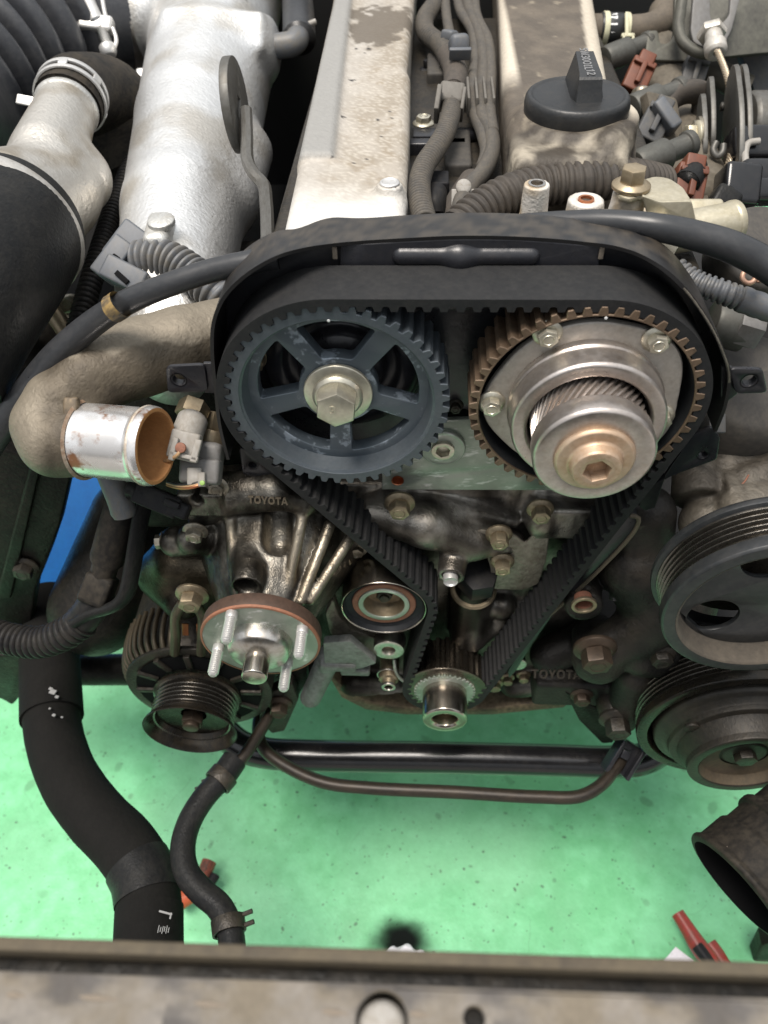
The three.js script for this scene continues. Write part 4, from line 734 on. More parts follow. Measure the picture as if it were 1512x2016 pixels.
// ================================================================ pipes and hoses under the front
const T = (list, y) => list.map(([a, b, h]) => PY(a, b, h ?? y));
{
  solo('stabilizer_bar', 'thick glossy black stabilizer bar crossing above the green floor', 'bar', tube(T([[380, 1330], [425, 1420], [470, 1466], [520, 1482], [600, 1487], [850, 1491], [1100, 1497], [1200, 1500], [1265, 1494], [1330, 1452], [1400, 1390]], 0.27), 0.0168, { seg: 28, step: 0.006 }), M.blackGloss = std({ map: grime([0.008, 0.008, 0.009], [0.02, 0.018, 0.017], 0.5, 0.8), roughness: 0.27, roughnessMap: R_smudge }));
  solo('cross_member', 'dark round cross member low on the left behind the alternator', 'bar', tube(T([[-60, 1318], [100, 1318], [260, 1318], [640, 1310]], 0.25), 0.019, { seg: 24 }), M.blackDirty);
  solo('cooler_pipe', 'thin brown black steel pipe below the stabilizer bar', 'pipe', tube(T([[512, 1400], [508, 1440], [520, 1475], [570, 1512], [640, 1541], [720, 1551], [900, 1560], [1060, 1569], [1140, 1568], [1180, 1548], [1212, 1512], [1232, 1480]], 0.33), 0.0063, { seg: 16 }), M.pipeBrown = std({ map: grime([0.04, 0.03, 0.021], [0.014, 0.012, 0.01], 0.4, 0.7), roughness: 0.45, metalness: 0.3 }));
  solo('cooler_pipe', 'short bare steel pipe feeding the small rubber hose', 'pipe', tube(T([[545, 1360], [532, 1405], [512, 1440], [488, 1478], [455, 1520]], 0.36), 0.006, { seg: 16 }), M.pipeBrown);
  const o = thing('cooler_hose', 'thin curved black rubber hose with two spring clamps', 'hose', PY(380, 1680, 0.3));
  const hp = T([[462, 1496], [440, 1528], [402, 1570], [372, 1620], [360, 1670], [368, 1718], [398, 1756], [432, 1786], [452, 1830], [458, 1880], [456, 1950]], 0.36);
  part(o, 'hose_body', tube(hp, 0.0112, { seg: 24 }), M.rubber);
  part(o, 'hose_cuff', tube([hp[0].clone(), hp[0].clone().lerp(hp[1], 0.9)], 0.0125, { seg: 24 }), M.rubber);
  for (const [x, y, x2, y2, dx, dy, s] of [[444, 1523, 426, 1544, -0.7, 0.35, 1], [448, 1808, 452, 1838, 0.75, -0.5, 1]]) {
    const a = PY(x, y, 0.36), b = PY(x2, y2, 0.36), d = b.clone().sub(a).normalize();
    const k = part(o, 'spring_clamp', [pipe(0.0142, 0.0122, 0.012, a, d, 40, 0.0003)], M.oldIron);
    for (const q of [0.15, 0.85]) { const p = a.clone().lerp(b, q); const e = RT.clone().multiplyScalar(dx).addScaledVector(UP, -dy * 0.6).normalize(); part(k, 'clamp_ear', tube([p.clone().addScaledVector(e, 0.012), p.clone().addScaledVector(e, 0.022)], 0.0021, { seg: 8 }), M.oldIron); }
  }
  const h = thing('radiator_hose', 'thick black taped radiator hose curving down to the front rail', 'hose', PY(160, 1600, 0.3));
  const bp = T([[98, 1180], [98, 1290], [100, 1400], [112, 1470], [140, 1540], [190, 1608], [248, 1668], [284, 1730], [294, 1800], [292, 1880], [290, 1990]], 0.33);
  part(h, 'hose_body', tube(bp, (t, s) => 0.0285 + 0.0004 * n3(s * 60, 1, 2), { seg: 36, step: 0.005 }), M.rubberMatt = dull({ map: grime([0.008, 0.0078, 0.0072], [0.011, 0.0105, 0.0095], 0.4, 0.72), roughness: 0.85, bumpMap: B_lump, bumpScale: 0.0008 }));
  part(h, 'outer_sleeve', tube([bp[0], bp[1], bp[2].clone().lerp(bp[3], 0.2)], 0.0318, { seg: 36 }), M.rubberMatt);
  part(h, 'tape_wrap', tube([PY(270, 1702, 0.33), PY(284, 1730, 0.33), PY(292, 1770, 0.33)], 0.0297, { seg: 36, open: true }), M.rubber);
  part(h, 'tape_wrap', tube([PY(294, 1790, 0.33), PY(293, 1830, 0.33), PY(292, 1900, 0.33)], 0.0296, { seg: 36, open: true }), M.rubberMatt);
  { // torn sticker with white tally marks
    const g = []; const cc = PY(322, 1812, 0.36);
    for (let i = 0; i < 6; i++) g.push(rbox(0.0007, 0.006 - i % 2 * 0.002, 0.0006, PY(312 + i * 4, 1829 + (i % 3), 0.3605), YU, V(0, 0, -1), 0.0002));
    g.push(rbox(0.012, 0.0016, 0.0006, PY(326, 1797, 0.3605), YU, V(0.2, 0, -1), 0.0002), rbox(0.0014, 0.005, 0.0006, PY(336, 1803, 0.3602), YU, V(0, 0, -1), 0.0002));
    part(h, 'torn_label', g, M.chalk = std({ color: new THREE.Color(0.26, 0.26, 0.255), roughness: 0.8 }));
  }
  for (const [x, y, r] of [[104, 1362, 0.0035], [112, 1372, 0.002], [106, 1408, 0.0018], [98, 1395, 0.0012], [100, 1356, 0.002], [122, 1412, 0.0012]]) part(h, 'white_fleck', rbox(r * 2, r * 1.5, 0.0012, PY(x, y, 0.3618), YU, V(0.3, 0, -1), 0.0004), M.chalk);
}
{ // left: frame rail, ducts, corrugated loom and stubs
  const o = thing('side_panel', 'black dusty side panel with a rusty bolt at the left edge', 'panel', PZ(40, 1280, -0.1));
  part(o, 'panel_sheet', plateZ([[-120, 850], [60, 900], [138, 938], [116, 1036], [98, 1090], [70, 1160], [50, 1290], [-120, 1330]], -0.1, 0.02, { bevel: 0.003 }), M.blackDirty);
  part(o, 'panel_ridge', plateZ([[60, 905], [80, 915], [20, 1180], [-10, 1180]], -0.092, 0.01, { bevel: 0.003 }), M.blackDirty);
  part(o, 'panel_bolt', boltGeom(0.01, 0.012, zz(PZ(38, 1142, -0.08), -0.098), ZA, 0.3), M.oldIron);
  solo('air_duct', 'black rounded duct behind the corrugated loom on the left', 'duct', sdf(F.add(0.02, F.cap(PD(262, 1020, 0.86), PD(190, 1200, 0.86), 0.045, 0.05), F.cap(PD(330, 1000, 0.9), PD(300, 1150, 0.9), 0.05)), PD(240, 1100, 0.86).add(V(-0.2, -0.2, -0.2)), PD(240, 1100, 0.86).add(V(0.2, 0.25, 0.2)), 0.006), M.blackDirty);
  solo('splash_flap', 'low black splash flap under the loom at the left edge', 'flap', plateZ([[-40, 1290], [50, 1290], [62, 1335], [40, 1372], [24, 1390], [8, 1380], [-40, 1360]], -0.06, 0.02, { bevel: 0.003, round: 0.006 }), M.blackDirty);
  const l = thing('corrugated_loom', 'black corrugated loom curving up to a connector on the left', 'cable loom', PD(90, 1250, 0.68));
  part(l, 'corrugated_sleeve', corrTube([PD(-50, 1236, 0.7), PD(20, 1258, 0.69), PD(80, 1264, 0.68), PD(130, 1246, 0.67), PD(165, 1222, 0.665)], 0.0135, 0.0022, 0.0062, { seg: 24 }), M.conduitBlack);
  part(l, 'smooth_elbow', tube([PD(150, 1232, 0.668), PD(178, 1200, 0.66), PD(196, 1165, 0.655)], 0.0135, { seg: 24 }), M.conduitBlack);
  part(l, 'connector_boot', [rbox(0.024, 0.026, 0.022, PD(194, 1160, 0.65), FW.clone().negate(), UP.clone().addScaledVector(RT, 0.4), 0.004), tube([PD(200, 1140, 0.65), PD(214, 1090, 0.645), PD(228, 1040, 0.64), PD(240, 1000, 0.64), PD(246, 960, 0.645)], (t) => 0.0105 + 0.0035 * ss(0.15, 0.22, t), { seg: 24 })], M.plasticDusty = dull({ map: grime([0.013, 0.012, 0.011], [0.045, 0.038, 0.029], 0.4, 0.72), roughness: 0.6 }));
  solo('rubber_strap', 'flat black rubber strap bent beside the connector boot', 'strap', tube([PD(300, 960, 0.625), PD(280, 1010, 0.625), PD(262, 1110, 0.635), PD(248, 1170, 0.64), PD(228, 1192, 0.645), PD(180, 1208, 0.65), PD(150, 1226, 0.655)], 0.0088, { seg: 14, flat: 0.55 }), M.rubber);
  solo('hose_stub', 'grey blunt hose stub hanging under the steel spigot', 'hose', tube([PD(205, 905, 0.6), PD(222, 950, 0.6), PD(238, 990, 0.602), PD(245, 1018, 0.605)], (t) => 0.0095 - 0.0018 * ss(0.9, 1, t), { seg: 24 }), M.conduit);
  const k = thing('black_connector', 'black plastic plug with a clip beside the pump bracket', 'connector', PD(315, 990, 0.59));
  part(k, 'plug_body', [rbox(0.035, 0.016, 0.016, PD(312, 985, 0.59), FW.clone().negate(), UP.clone().addScaledVector(RT, 0.42), 0.002), rbox(0.016, 0.012, 0.013, PD(352, 1002, 0.588), FW.clone().negate(), UP.clone().addScaledVector(RT, 0.42), 0.002)], M.plastic);
  part(k, 'latch', rbox(0.012, 0.005, 0.004, PD(338, 992, 0.578), FW.clone().negate(), UP.clone().addScaledVector(RT, 0.42), 0.001), M.plastic);
  part(k, 'rubber_boot', tube([PD(262, 960, 0.595), PD(280, 970, 0.592), PD(298, 978, 0.59)], (t) => 0.0085 + 0.001 * Math.sin(t * 18), { seg: 20 }), M.rubber);
}
// ================================================================ front rail, close to the lens
{
  const h = 0.8, L = PY(-1100, 1805, h), Rr = PY(2600, 1930, h), o = thing('radiator_support', 'dusty brown radiator support rail along the bottom of the picture', 'rail', L.clone().lerp(Rr, 0.5).setY(h - 0.06));
  const d = Rr.clone().sub(L).normalize(), fw = V(-d.z, 0, d.x).normalize(); if (fw.z < 0) fw.negate();
  const mk = (a, b, c, e, r = 0.001) => rbox(L.distanceTo(Rr), c, b - a, L.clone().lerp(Rr, 0.5).addScaledVector(fw, (a + b) / 2).setY(h + e - c / 2), fw, YU, r); // from a to b in front of the edge, c thick, top e above h
  const railT = tex(1024, (u, v) => { const t = ss(0.35, 0.65, fA(u, v)), s = ss(0.45, 0.7, fB(u * 0.5, v)), k = 0.9 + 0.2 * fE(u, v); const c = mix3(mix3([0.145, 0.122, 0.09], [0.19, 0.172, 0.15], t), [0.055, 0.051, 0.05], s * 0.8); return c.map((q) => q * k); });
  const rm = std({ map: railT, roughness: 0.85, bumpMap: B_lump, bumpScale: 0.0004 });
  const lipM = std({ map: grime([0.085, 0.068, 0.042], [0.05, 0.04, 0.028], 0.4, 0.7), roughness: 0.8 });
  part(o, 'rear_lip', mk(0, 0.0042, 0.03, 0, 0.0008), lipM);
  part(o, 'dark_seam', mk(0.0042, 0.0105, 0.02, -0.006, 0.002), M.blackDirty);
  { // top panel with its two holes
    const W = L.distanceTo(Rr), tp = [[0, 0], [W, 0], [W, -0.14], [0, -0.14]], loc = (x, y) => { const p = PY(x, y, h - 0.001).sub(L); return [p.dot(d), -(p.dot(fw) - 0.0095)]; };
    const h1 = loc(752, 2008), h2 = loc(934, 2004), H = [circ(0.0079, 28, h1[0], h1[1]), circ(0.0032, 24, h2[0], h2[1])];
    const g = extr(tp, H, 0.004, 0.0012); const m = new THREE.Matrix4().makeBasis(d, fw.clone().negate(), YU); g.applyMatrix4(m); const q = L.clone().addScaledVector(fw, 0.0095).setY(h - 0.001); g.translate(q.x, q.y, q.z);
    part(o, 'top_panel', g, rm);
    part(o, 'captive_nut', lathe([[0.0074, -0.006], [0.0072, -0.0012], [0.0056, 0.0006], [0, 0.001]], PY(752, 2019, h - 0.003), YU, 32), M.paleGrey);
  }
  part(o, 'rail_body_blocker', mk(0.0112, 0.145, 0.26, -0.0055, 0.004), M.blackDirty);  // extended down out of view to block reflections of the floor
  for (const [x, y, w] of [[195, 1964, 0.012], [415, 1976, 0.01], [660, 1992, 0.008], [826, 1996, 0.006], [32, 1958, 0.006]]) { const p = PY(x, y, h - 0.0012); part(o, 'pressed_mark', tube([p.clone().addScaledVector(d, -w / 2), p.clone().addScaledVector(d, w / 2).addScaledVector(fw, 0.0004)], (t) => 0.0004 + 0.0007 * Math.sin(Math.PI * Math.min(1, t * 1.2)), { seg: 8 }), M.dust); }
}
// ================================================================ things lying on the floor
{
  const F0 = (x, y, h) => PY(x, y, h);
  const o = thing('pliers', 'red handled pliers lying on the green floor at lower right', 'pliers', PY(1370, 1850, 0.01));
  const up = 0.03;
  part(o, 'handle', tube([F0(1334, 1798, up), F0(1352, 1826, up), F0(1372, 1858, up), F0(1394, 1888, up), F0(1420, 1930, up)], (t) => 0.0095 - 0.0015 * Math.cos(t * 5), { seg: 18 }), M.red);
  part(o, 'handle', tube([F0(1396, 1858, up - 0.01), F0(1412, 1880, up - 0.01), F0(1440, 1930, up - 0.01)], 0.009, { seg: 18 }), M.red);
  part(o, 'steel_arm', tube([F0(1372, 1862, up + 0.01), F0(1392, 1890, up + 0.01), F0(1410, 1935, up + 0.01)], 0.007, { seg: 14 }), M.plastic);
  const p = thing('hose_clamp_pliers', 'orange handled tool lying on the floor behind the small hose', 'pliers', PY(390, 1760, 0.01));
  part(p, 'handle', tube([F0(412, 1696, up), F0(404, 1716, up), F0(396, 1740, up)], 0.0095, { seg: 16 }), M.dirtyRed = std({ map: grime([0.3, 0.06, 0.03], [0.05, 0.03, 0.02], 0.35, 0.6), roughness: 0.5 }));
  part(p, 'handle', tube([F0(346, 1782, up), F0(358, 1772, up), F0(374, 1762, up)], 0.0105, { seg: 16 }), M.dirtyOrange = std({ map: grime([0.55, 0.1, 0.03], [0.4, 0.08, 0.03], 0.35, 0.6), roughness: 0.5 }));
  part(p, 'jaw', [tube([F0(374, 1762, up), F0(400, 1752, up), F0(418, 1732, up), F0(424, 1722, up)], 0.0065, { seg: 12 }), tube([F0(396, 1740, up), F0(404, 1758, up), F0(398, 1770, up)], 0.006, { seg: 12 })], M.plastic);
  const sheet = (pts, y) => { const q = pts.map(([a, b]) => { const r = PY(a, b, y); return [r.x, -r.z]; }); return extr(q, [], 0.0012, 0).rotateX(-Math.PI / 2).translate(0, y, 0); };
  solo('paper_scrap', 'white square paper scrap beside the red pliers', 'paper', sheet([[1330, 1864], [1366, 1892], [1340, 1930], [1300, 1900]], 0.006), M.paper);
  solo('paper_scrap', 'crumpled pale paper scrap peeking over the middle of the rail', 'paper', sdf(F.rough(F.add(0.01, F.cap(PY(775, 1882, 0.008), PY(826, 1882, 0.008), 0.009, 0.006), F.sph(PY(800, 1872, 0.012), 0.007)), 0.006, 80), PY(805, 1870, 0).add(V(-0.07, -0.004, -0.05)), PY(805, 1870, 0).add(V(0.07, 0.06, 0.06)), 0.0025), M.paper);
  { // soft round shadow painted as a dark film on the floor
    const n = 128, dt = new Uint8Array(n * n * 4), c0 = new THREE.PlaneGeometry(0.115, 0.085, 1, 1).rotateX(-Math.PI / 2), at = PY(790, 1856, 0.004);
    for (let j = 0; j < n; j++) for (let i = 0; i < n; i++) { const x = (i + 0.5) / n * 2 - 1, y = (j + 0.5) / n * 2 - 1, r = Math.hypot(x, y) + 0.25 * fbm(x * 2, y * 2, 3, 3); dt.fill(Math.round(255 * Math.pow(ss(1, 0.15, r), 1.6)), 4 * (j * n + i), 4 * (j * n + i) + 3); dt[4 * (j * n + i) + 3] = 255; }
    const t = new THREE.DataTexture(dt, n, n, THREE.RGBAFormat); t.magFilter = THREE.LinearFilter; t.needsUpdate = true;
    const m = new THREE.Mesh(c0, dull({ color: new THREE.Color(0.005, 0.007, 0.006), roughness: 0.95, alphaMap: t, transparent: true })); m.position.copy(at); m.name = 'painted_floor_shadow'; scene.add(m); tag(m, 'soft dark painted shadow on the floor above the middle of the rail', 'painted_shadow');
  }
  const dh = thing('open_duct_hose', 'dusty black duct hose with open end at the lower right edge', 'hose', PD(1460, 1700, 0.66));
  const a = PD(1447, 1748, 0.63), dir = RT.clone().multiplyScalar(0.815).addScaledVector(UP, 0.555).addScaledVector(FW, 0.17).normalize();
  part(dh, 'duct_body', lathe([[0.0415, 0.0], [0.0465, 0.001], [0.0475, 0.004], [0.0445, 0.008], [0.0445, 0.03], [0.042, 0.034], [0.042, 0.05], [0.045, 0.052], [0.045, 0.058], [0.0405, 0.062], [0.04, 0.16]], a, dir, 64, 0.001), M.plasticDusty);
  part(dh, 'duct_inside', lathe([[0.0415, 0.0005], [0.04, 0.02], [0.038, 0.12], [0, 0.12]], a, dir, 48, 0.001), M.void);
  part(dh, 'white_tick_marks', [0, 1, 2].map((i) => rbox(0.0006, 0.007, 0.0006, PD(1428 + i * 5, 1674 + i * 2, 0.613), FW.clone().negate(), UP.clone().addScaledVector(RT, 0.5), 0.0002)), M.dust);
  solo('duct_bracket', 'black bracket corner under the open duct hose at the right edge', 'bracket', plateZ([[1500, 1862], [1560, 1840], [1560, 1900], [1480, 1900]], 0.12, 0.02, { bevel: 0.003 }), M.blackDirty);
}
// ================================================================ upper left: intake castings and hoses
F.polyY = (pts, y0, y1, rd) => { const f = F.poly(pts, y0, y1, rd); return (x, y, z) => f(x, z, y); };
const xz = (list, h) => list.map(([a, b]) => { const p = PY(a, b, h); return [p.x, p.z]; });
const bounds = (pts, m) => { const lo = V(1e9, 1e9, 1e9), hi = V(-1e9, -1e9, -1e9); for (const p of pts) { lo.min(p); hi.max(p); } return [lo.addScalar(-m), hi.addScalar(m)]; };
const aluCol = (s = 18, a = [0.5, 0.495, 0.48], b = [0.4, 0.37, 0.32]) => (x, y, z) => { const t = ss(-0.05, 0.28, fbm(x * s, y * s, z * s, 4)), k = 1 + 0.12 * fbm(x * 300, y * 300, z * 300, 2) - 0.5 * ss(0.38, 0.5, fbm(x * 150 + 9, y * 150, z * 150, 2)); return mix3(a, b, t).map((q) => q * k); };
{
  const P = [[432, -150, 1.06], [428, 0, 0.96], [418, 110, 0.9], [392, 250, 0.81], [362, 420, 0.715], [345, 570, 0.65], [350, 690, 0.635]].map((a) => PD(...a)), r = [0.078, 0.075, 0.07, 0.0625, 0.054, 0.046, 0.044];
  const f = F.add(0.02, F.chain(P, r, 0.03), F.cyl(PD(430, 20, 0.93), PD(238, 34, 0.93), 0.05, 0.004), F.cap(PD(450, 92, 0.86), PD(512, 92, 0.86), 0.021), F.cap(PD(492, 300, 0.79), PD(468, 400, 0.73), 0.022, 0.018), F.box(PD(428, 84, 0.845), V(0.052, 0.02, 0.024), 0.005, [RT, UP, FW]), F.cyl(PD(515, 92, 0.86), PD(533, 92, 0.86), 0.024, 0.004));
  const [lo, hi] = bounds(P, 0.085); lo.x = Math.min(lo.x, PD(232, 34, 0.93).x - 0.01);
  const o = thing('intake_pipe', 'large pale aluminium intake pipe rising beside the valve cover', 'intake pipe', P[4].clone());
  part(o, 'casting', paint(sdf(f, lo, hi, 0.0042), aluCol(14, [0.66, 0.66, 0.65], [0.5, 0.475, 0.43])), M.satin = std({ vertexColors: true, metalness: 0.8, roughness: 0.46, bumpMap: B_cast, bumpScale: 0.0006 }));
  const bp = hit(f, 315, 462), bn = gradOf(f, bp, 0.004);
  part(o, 'mounting_pad', [rbox(0.038, 0.02, 0.02, bp, bn, V(1, 0.6, 0), 0.006)], M.alu);
  part(o, 'pad_bolt', lathe([[0, 0], [0.0105, 0], [0.0105, 0.004], [0.008, 0.005], [0, 0.005]], bp.clone().addScaledVector(bn, 0.009).addScaledVector(RT, 0.004), bn, 32), M.alu);
  part(o, 'side_bolt', hexHead(0.008, 0.012, PD(294, 148, 0.84), V(-1, 0, 0.2), 0.2), M.white);
  const e = thing('breather_elbow', 'grey elbow fitting with rubber hose on the side of the intake pipe', 'elbow', PD(560, 90, 0.85));
  part(e, 'elbow_fitting', tube([PD(520, 92, 0.85), PD(556, 90, 0.85), PD(580, 84, 0.85), PD(588, 60, 0.86)], 0.0125, { seg: 24 }), M.conduit);
  part(e, 'collar', pipe(0.0152, 0.011, 0.008, PD(526, 92, 0.85), RT), M.conduit);
  part(e, 'rubber_hose', tube([PD(589, 76, 0.855), PD(588, 40, 0.88), PD(584, -20, 0.94), PD(580, -80, 1.0)], 0.0178, { seg: 28 }), M.hose);
  part(e, 'hose_clip', tube([PD(600, 50, 0.85), PD(612, 46, 0.85), PD(622, 42, 0.85)], 0.003, { seg: 8 }), M.paleGrey);
}
{ // bellows with a T bolt clamp at the top left corner
  const o = thing('intake_bellows', 'large black ribbed air duct in the top left corner', 'air duct', PD(60, 80, 0.9));
  const C = [PD(244, 32, 0.93), PD(190, 40, 0.92), PD(120, 56, 0.9), PD(50, 84, 0.87), PD(-40, 130, 0.83), PD(-120, 190, 0.79)];
  part(o, 'ribbed_body', tube(C, (t, s) => { const k = ss(0.05, 0.075, s), q = ((s - 0.075) / 0.034) % 1; return 0.054 + (k > 0 && s > 0.075 ? 0.017 * Math.pow(Math.max(0, Math.sin(Math.PI * Math.min(1, q * 1.25))), 0.55) : 0) + 0.02 * t; }, { seg: 72, step: 0.0026, cr: 0.9 }), M.ductBlack = std({ map: grime([0.03, 0.032, 0.037], [0.06, 0.06, 0.062], 0.4, 0.72), roughness: 0.5, roughnessMap: R_smudge }));
  const cd = RT.clone().multiplyScalar(1), cl = thing('t_bolt_clamp', 'silver bolt clamp round the duct end in the top left', 'clamp', PD(205, 60, 0.85));
  part(cl, 'clamp_band', pipe(0.0565, 0.0545, 0.013, PD(232, 35, 0.93), C[0].clone().sub(C[1]), 72, 0.0006), M.steel);
  const n = FW.clone().negate(); const dn = UP.clone().negate().addScaledVector(RT, 0.35).normalize();
  part(cl, 'clamp_block', rbox(0.036, 0.016, 0.014, PD(190, 48, 0.855), n, UP.clone().addScaledVector(RT, 0.1), 0.003), M.white);
  part(cl, 'clamp_bolt', [threaded(0.0058, 0.03, PD(199, 52, 0.853), dn, 0.0022), tube([PD(168, -10, 0.86), PD(180, 18, 0.856), PD(192, 44, 0.852)], 0.0075, { seg: 16 })], M.white);
  part(cl, 'clamp_nut', [lathe([[0, 0], [0.0085, 0], [0.009, 0.004], [0.0085, 0.008], [0.006, 0.012], [0, 0.0125]], PD(210, 90, 0.85), dn, 24, 0.001)], M.white);
  part(cl, 'trunnion', [tube([PD(222, 55, 0.85), PD(229, 80, 0.85), PD(222, 104, 0.85)], 0.0022, { seg: 8 }), tube([PD(200, -10, 0.86), PD(206, 24, 0.856), PD(210, 40, 0.854)], 0.0024, { seg: 8 })], M.white);
}
{ // cast elbow with rubber hoses on the far left
  const f = F.add(0.014, F.cap(PD(133, 208, 0.725), PD(95, 310, 0.675), 0.0255, 0.031), F.chain([PD(150, 352, 0.69), PD(100, 380, 0.67), PD(30, 420, 0.64)], [0.03, 0.04, 0.05], 0.02));
  const P = [PD(133, 208, 0.725), PD(95, 310, 0.675), PD(170, 372, 0.68), PD(20, 430, 0.63)], [lo, hi] = bounds(P, 0.06);
  const o = thing('intake_elbow', 'pale cast aluminium elbow with upright neck at the left', 'elbow', P[1].clone());
  part(o, 'casting', paint(sdf(f, lo, hi, 0.003), aluCol(20, [0.54, 0.515, 0.47], [0.38, 0.335, 0.27])), M.satin);
  const nd = PD(133, 208, 0.725).sub(PD(95, 310, 0.675)).normalize(), nt = PD(140, 194, 0.733);
  part(o, 'neck_bead', lathe([[0.025, -0.004], [0.0282, -0.001], [0.0282, 0.004], [0.025, 0.007]], PD(130, 218, 0.722), nd, 64), M.alu);
  const h = thing('rubber_elbow', 'matt black rubber elbow hose clamped on the cast neck', 'hose', PD(210, 180, 0.84));
  part(h, 'hose_body', tube([PD(134, 208, 0.727), nt.clone(), nt.clone().addScaledVector(nd, 0.016), PD(178, 178, 0.79), PD(222, 206, 0.83), PD(256, 262, 0.85), PD(280, 330, 0.86)], (t) => 0.0298 + 0.012 * ss(0.25, 0.7, t), { seg: 48 }), M.rubberDusty);
  const k = thing('spring_clamp', 'white slotted spring clamp round the black rubber elbow', 'clamp', nt.clone());
  part(k, 'clamp_band', [pipe(0.0322, 0.0304, 0.005, nt.clone().addScaledVector(nd, -0.006), nd, 72, 0.0004), pipe(0.0322, 0.0304, 0.005, nt.clone().addScaledVector(nd, 0.005), nd, 72, 0.0004)], M.white);
  const u = FW.clone().negate().addScaledVector(nd, FW.dot(nd)).normalize(), w = nd.clone().cross(u);
  for (const a of [0.1, 1.1, 2.3]) { const q = u.clone().multiplyScalar(Math.cos(a)).addScaledVector(w, Math.sin(a)); part(k, 'band_bridge', rbox(0.008, 0.008, 0.0025, nt.clone().addScaledVector(nd, 0.0028).addScaledVector(q, 0.0313), q, nd, 0.0006), M.white); }
  part(k, 'clamp_ear', rbox(0.016, 0.009, 0.003, PD(50, 198, 0.72), FW.clone().negate(), UP.clone().addScaledVector(RT, 0.2), 0.001), M.white);
  const b = thing('charge_hose', 'thick black rubber hose with a steel band at the left edge', 'hose', PD(-20, 520, 0.58));
  const ad = PD(-105, 615, 0.55).sub(PD(36, 436, 0.628)).normalize(), A = PD(26, 436, 0.628);
  part(b, 'hose_body', tube([A.clone(), PD(-6, 482, 0.603), PD(-50, 540, 0.576), PD(-105, 615, 0.55), PD(-170, 720, 0.53)], (t, s) => 0.0575 - 0.003 * ss(0.008, 0, s), { seg: 72 }), M.rubber);
  part(b, 'steel_band', pipe(0.0592, 0.0572, 0.0115, A.clone().addScaledVector(ad, 0.008), ad, 80, 0.0005), M.steelBand = std({ map: grime([0.5, 0.48, 0.45], [0.3, 0.27, 0.22], 0.45, 0.8), metalness: 0.6, roughness: 0.4 }));
}
{ // flat lifting bracket standing by the intake pipe
  const o = thing('lifting_bracket', 'thin grey steel bracket with oval slotted head beside the intake pipe', 'bracket', PD(525, 480, 0.6));
  const nn = FW.clone().multiplyScalar(-0.1).addScaledVector(RT, 0.99).addScaledVector(UP, 0.05).normalize(), c = PD(472, 207, 0.66);
  const e = []; for (let i = 0; i < 40; i++) { const a = i / 40 * 2 * Math.PI; e.push([0.034 * Math.cos(a), 0.037 * Math.sin(a)]); }
  part(o, 'oval_head', plateOn(c, nn, UP, e, 0.0075, [[[-0.005, -0.012], [0.003, -0.012], [0.003, 0.006], [-0.005, 0.006]]], 0.0008), M.bracketGrey = std({ map: grime([0.13, 0.127, 0.118], [0.08, 0.074, 0.062], 0.4, 0.72), metalness: 0.5, roughness: 0.5 }));
  const path = [PD(484, 215, 0.655), PD(486, 270, 0.65), PD(488, 318, 0.643), PD(502, 345, 0.635), PD(518, 362, 0.63), PD(524, 400, 0.615), PD(528, 520, 0.57)];
  part(o, 'stem', tube(path, 0.0052, { seg: 8, flat: 1, cr: 0.3 }), M.bracketGrey);
}
